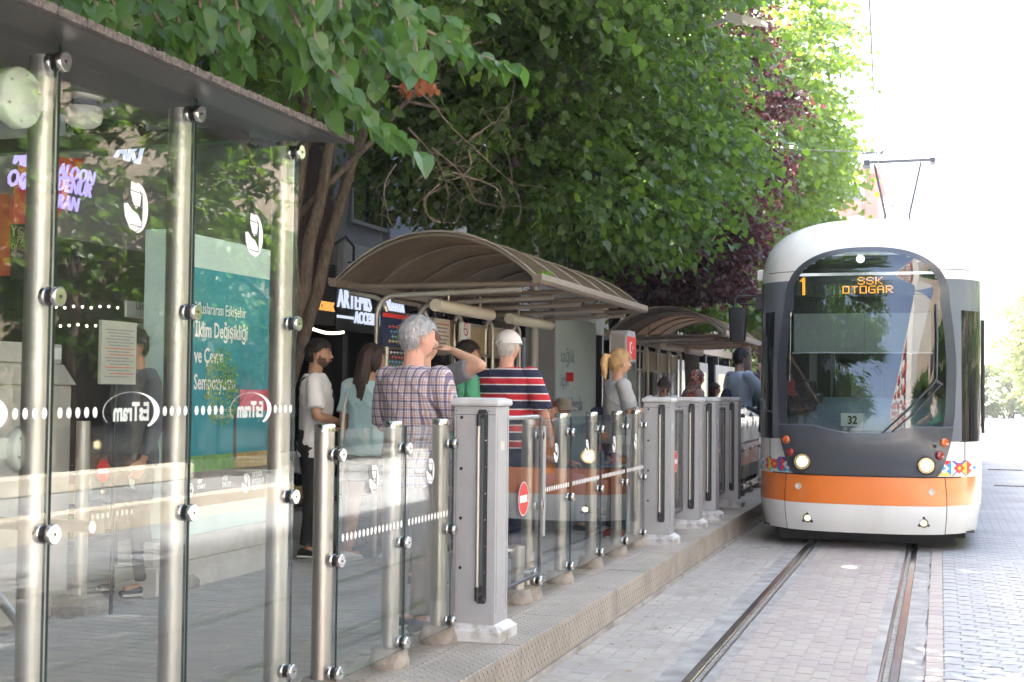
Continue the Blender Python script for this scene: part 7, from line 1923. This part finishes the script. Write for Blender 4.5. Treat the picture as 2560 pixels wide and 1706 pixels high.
# seated group on the bench
def seated(px, py, X, rot, label, **k):
    a = atX(px, py, X); return person((X, a.y, PZ), rot, label, seated=True, vox=.012, hands=k.pop('hands', True), **k)
s1_ = seated(1352, 965, -3.75, dirz(1, .15), 'blonde seated woman in an orange top', h=1.66, tone='fair', shirt_m=C_orange, legs_m=C_jeans, hair='bob', hair_mat=H_bl, female=True, head_yaw=R(-20), armR=((.04,.10,-.24), (-.02,.22,-.05)), armL=((-.04,.10,-.24), (.02,.22,-.05)))
s2_ = seated(1372, 966, -3.95, dirz(1, .2), 'auburn-haired seated woman in orange beside the blonde one', h=1.66, tone='fair', shirt_m=C_orange, legs_m=C_jeans, hair='long', hair_mat=H_rd, female=True, head_yaw=R(-15))
s3_ = seated(1400, 968, -4.05, dirz(1, -.1), 'seated person in a beige sun hat and white face mask', h=1.68, tone='fair', shirt_m=C_khaki, legs_m=C_jeans, hair='bob', hair_mat=H_br, female=True, head_yaw=R(0), head_pitch=R(-6))
hc, RH, k_ = s3_['hc'], s3_['RH'], s3_['k']; hm = MB(); rg = []
for rr, z in ((.185,.035), (.175,.045), (.11,.058), (.100,.075), (.092,.12), (.07,.138), (.02,.143)): rg.append([hc+RH@(Vector((rr*math.cos(t)*(.92), rr*math.sin(t)+.01, z-.25*rr*0-.02*math.cos(t)**2*(rr > .15)))*k_) for t in [2*math.pi*q/26 for q in range(26)]])
hm.loft(rg); hm.build('sun_hat', cloth('hat_beige', (.36,.31,.22)), s3_['r'], local=True)
mk = MB(); mk.sphere(hc+RH@Vector((0, .083*k_, -.048*k_)), (.045*k_, .035*k_, .042*k_), 14, 10); mk.build('face_mask', C_white, s3_['r'], local=True)
s4_ = seated(1574, 969, -4.05, dirz(1, .1), 'bald seated man in a blue shirt behind the blonde woman', h=1.70, tone='pink', shirt_m=C_blue, legs_m=C_slate, hair='thin', hair_mat=H_wh)
# people behind the shelter
for (px, py, D, lb, hm_) in ((1335, 942, 22, 'dark-haired passer-by far behind the striped man', H_dk), (1396, 942, 20, 'dark-haired passer-by in front of the pale totem', H_br)):
    a = atD(px, py, D); person((a.x, a.y, PZ), R(30), lb, max(1.5, min(1.85, a.z-PZ)), 1., 'tan', shirt_m=C_slate, legs_m=C_black, hair='short', hair_mat=hm_, vox=.016, hands=False)
# woman with bun and sunglasses leaning on the fence
i8 = person((-3.38, 16.45, PZ), dirz(.45, -1), 'dark-haired woman with bun and sunglasses in white, leaning forward', 1.62, 1.06, 'fair', shirt_m=C_white, legs_m=C_slate, sleeve=.7, hair='bun', hair_mat=H_br, female=True, lean=R(24), head_pitch=R(-10), glasses=True, armR=((.03,.16,-.20), (-.06,.13,.18)), armL=((-.05,.12,-.22), (.12,.18,.06)), vox=.012)
# scarf woman
i9 = person((-3.13, 17.7, PZ), dirz(.85, .5), 'woman in a patterned red and green headscarf and rose top', 1.68, 1.08, 'fair', shirt_m=C_mauve, legs_m=C_black, long_sleeve=True, hair=None, female=True, vox=.012)
hc, RH, k_ = i9['hc'], i9['RH'], i9['k']; sc_ = MB()
v_, f_ = head_pts(hc, k_*1.04, RH, .018, 30, 20, True); RI = RH.inverted(); loc_ = [RI@(Vector(p)-hc)/k_ for p in v_]
sc_.add(v_, [f for f in f_ if (lambda q: not (q.y > .045 and q.z < .05))(sum((loc_[i] for i in f), Vector())/4)], 0, True)
sc_.loft([[hc+RH@(Vector((rx*math.cos(t), y+ry*math.sin(t), z))*k_) for t in [2*math.pi*q/22 for q in range(22)]] for z, y, rx, ry in ((-.02,-.03,.10,.075), (-.10,-.04,.11,.09), (-.18,-.06,.17,.13), (-.26,-.10,.19,.12), (-.36,-.14,.15,.06))])
M_scarf = mat('scarf_print', (.42,.06,.035), .7); t = M_scarf.node_tree; vo = t.nodes.new('ShaderNodeTexVoronoi'); vo.inputs['Scale'].default_value = 42; tc = t.nodes.new('ShaderNodeTexCoord'); t.links.new(tc.outputs['Object'], vo.inputs['Vector'])
rp = t.nodes.new('ShaderNodeValToRGB'); rp.color_ramp.interpolation = 'CONSTANT'
for p_, c in ((0, (.40,.05,.03)), (.35, (.05,.16,.15)), (.55, (.45,.30,.18)), (.75, (.06,.05,.05))):
    e = rp.color_ramp.elements[0] if p_ == 0 else rp.color_ramp.elements.new(p_); e.color = (*c, 1)
sp = t.nodes.new('ShaderNodeSeparateColor'); t.links.new(vo.outputs['Color'], sp.inputs[0]); t.links.new(sp.outputs[0], rp.inputs[0]); t.links.new(rp.outputs[0], t.nodes['Principled BSDF'].inputs['Base Color'])
sc_.build('headscarf', M_scarf, i9['r'], local=True)
# small dark-haired child or woman beyond
a = atD(1785, 958, 20.5); person((a.x, a.y, PZ), R(-60), 'short dark-haired person between scarf and pale blue shirt', max(1.3, min(1.7, a.z-PZ)), .95, 'tan', shirt_m=C_white, legs_m=C_black, hair='bob', hair_mat=H_br, female=True, vox=.014, hands=False)
# young man in pale blue
i10 = person((-2.68, 18.7, PZ), dirz(.75, .7), 'young man in pale blue T-shirt raising his hand to his face', 2.0, 1.0, 'fair', shirt_m=C_pale, legs_m=C_black, sleeve=.9, hair='short', hair_mat=H_dk, armR=((.09,.16,-.20), (-.12,.06,.26)), hem=.80, vox=.012)
dbg = MB(); dbg.sphere(i10['T']((-.02,-.19,1.08)), (.13,.07,.20), 14, 10); dbg.build('drawstring_bag', C_navy, i10['r'], local=True); strap(i10, [(-.12,-.10,1.42), (-.14,-.02,1.46), (-.15,.09,1.36), (-.17,.02,1.15), (-.12,-.14,1.0)], C_navy, w_=.010)
i11 = person((-2.62, 19.5, PZ), dirz(.9, .3), 'person in dark camouflage jacket hidden beside the tram mirror', 1.68, 1.02, 'tan', shirt_m=C_camo, legs_m=C_black, long_sleeve=True, hair='short', hair_mat=H_dk, vox=.013, armR=((.05,.08,-.25), (-.05,.20,.06)))
# man in dark trousers behind the glass screen
i12 = person((-5.12, 7.62, PZ-.0), dirz(-.5, -.8), 'man in dark jacket and wide trousers behind the tall glass screen', 1.76, 1.08, 'tan', shirt_m=C_slate, legs_m=cloth('dark_denim', (.03,.035,.05)), long_sleeve=True, hair='short', hair_mat=H_dk, vox=.011, stance=.17)
# far pedestrians
for (px, py, lb, cm, lm) in ((2521, 1030, 'far pedestrian in red beyond the tram', C_red, C_slate), (2479, 1029, 'far pedestrian in white walking beyond the tram', C_white, C_slate), (2492, 1024, 'far pedestrian in pale grey behind the white one', C_lgrey, C_slate)):
    a = atZ(px, py, 0); f_ = .88; Y_ = a.y*f_; p_ = Vector((a.x*f_, Y_, 0)); 
    person(p_*1., R(20), lb, 1.7, 1.1, 'tan', shirt_m=cm, legs_m=lm, hair='short', hair_mat=H_dk, vox=.022, hands=False, feet=[(-.1,-.12), (.1,.14)])
# people across the road, mirrored in the glass
for k, (y, cm) in enumerate(((3.2, C_orange), (4.1, C_white), (7.5, C_red))):
    person((4.9, y, .28), R(80), ['person in orange waiting across the road', 'person in white waiting across the road', 'person in red waiting across the road'][k], 1.72, 1., 'tan', shirt_m=cm, legs_m=C_jeans, hair='short', hair_mat=H_br, vox=.02, hands=False)

# ------------------------------------------------------------ the hazy summer air
hz = MB().box(-420, 420, -270, 920, -1.9, 26)
ho = hz.build('haze', None, kind='stuff')
mh = bpy.data.materials.new('haze_air'); mh.use_nodes = True; t = mh.node_tree; t.nodes.remove(t.nodes['Principled BSDF'])
pv = t.nodes.new('ShaderNodeVolumePrincipled'); pv.inputs['Density'].default_value = .0009; pv.inputs['Color'].default_value = (.93,.95,1.,1); pv.inputs['Anisotropy'].default_value = .3
t.links.new(pv.outputs[0], t.nodes['Material Output'].inputs['Volume']); ho.data.materials.append(mh)
ho['label'] = 'pale summer haze filling the street'
SC.cycles.volume_bounces = 0; SC.cycles.volume_step_rate = 4
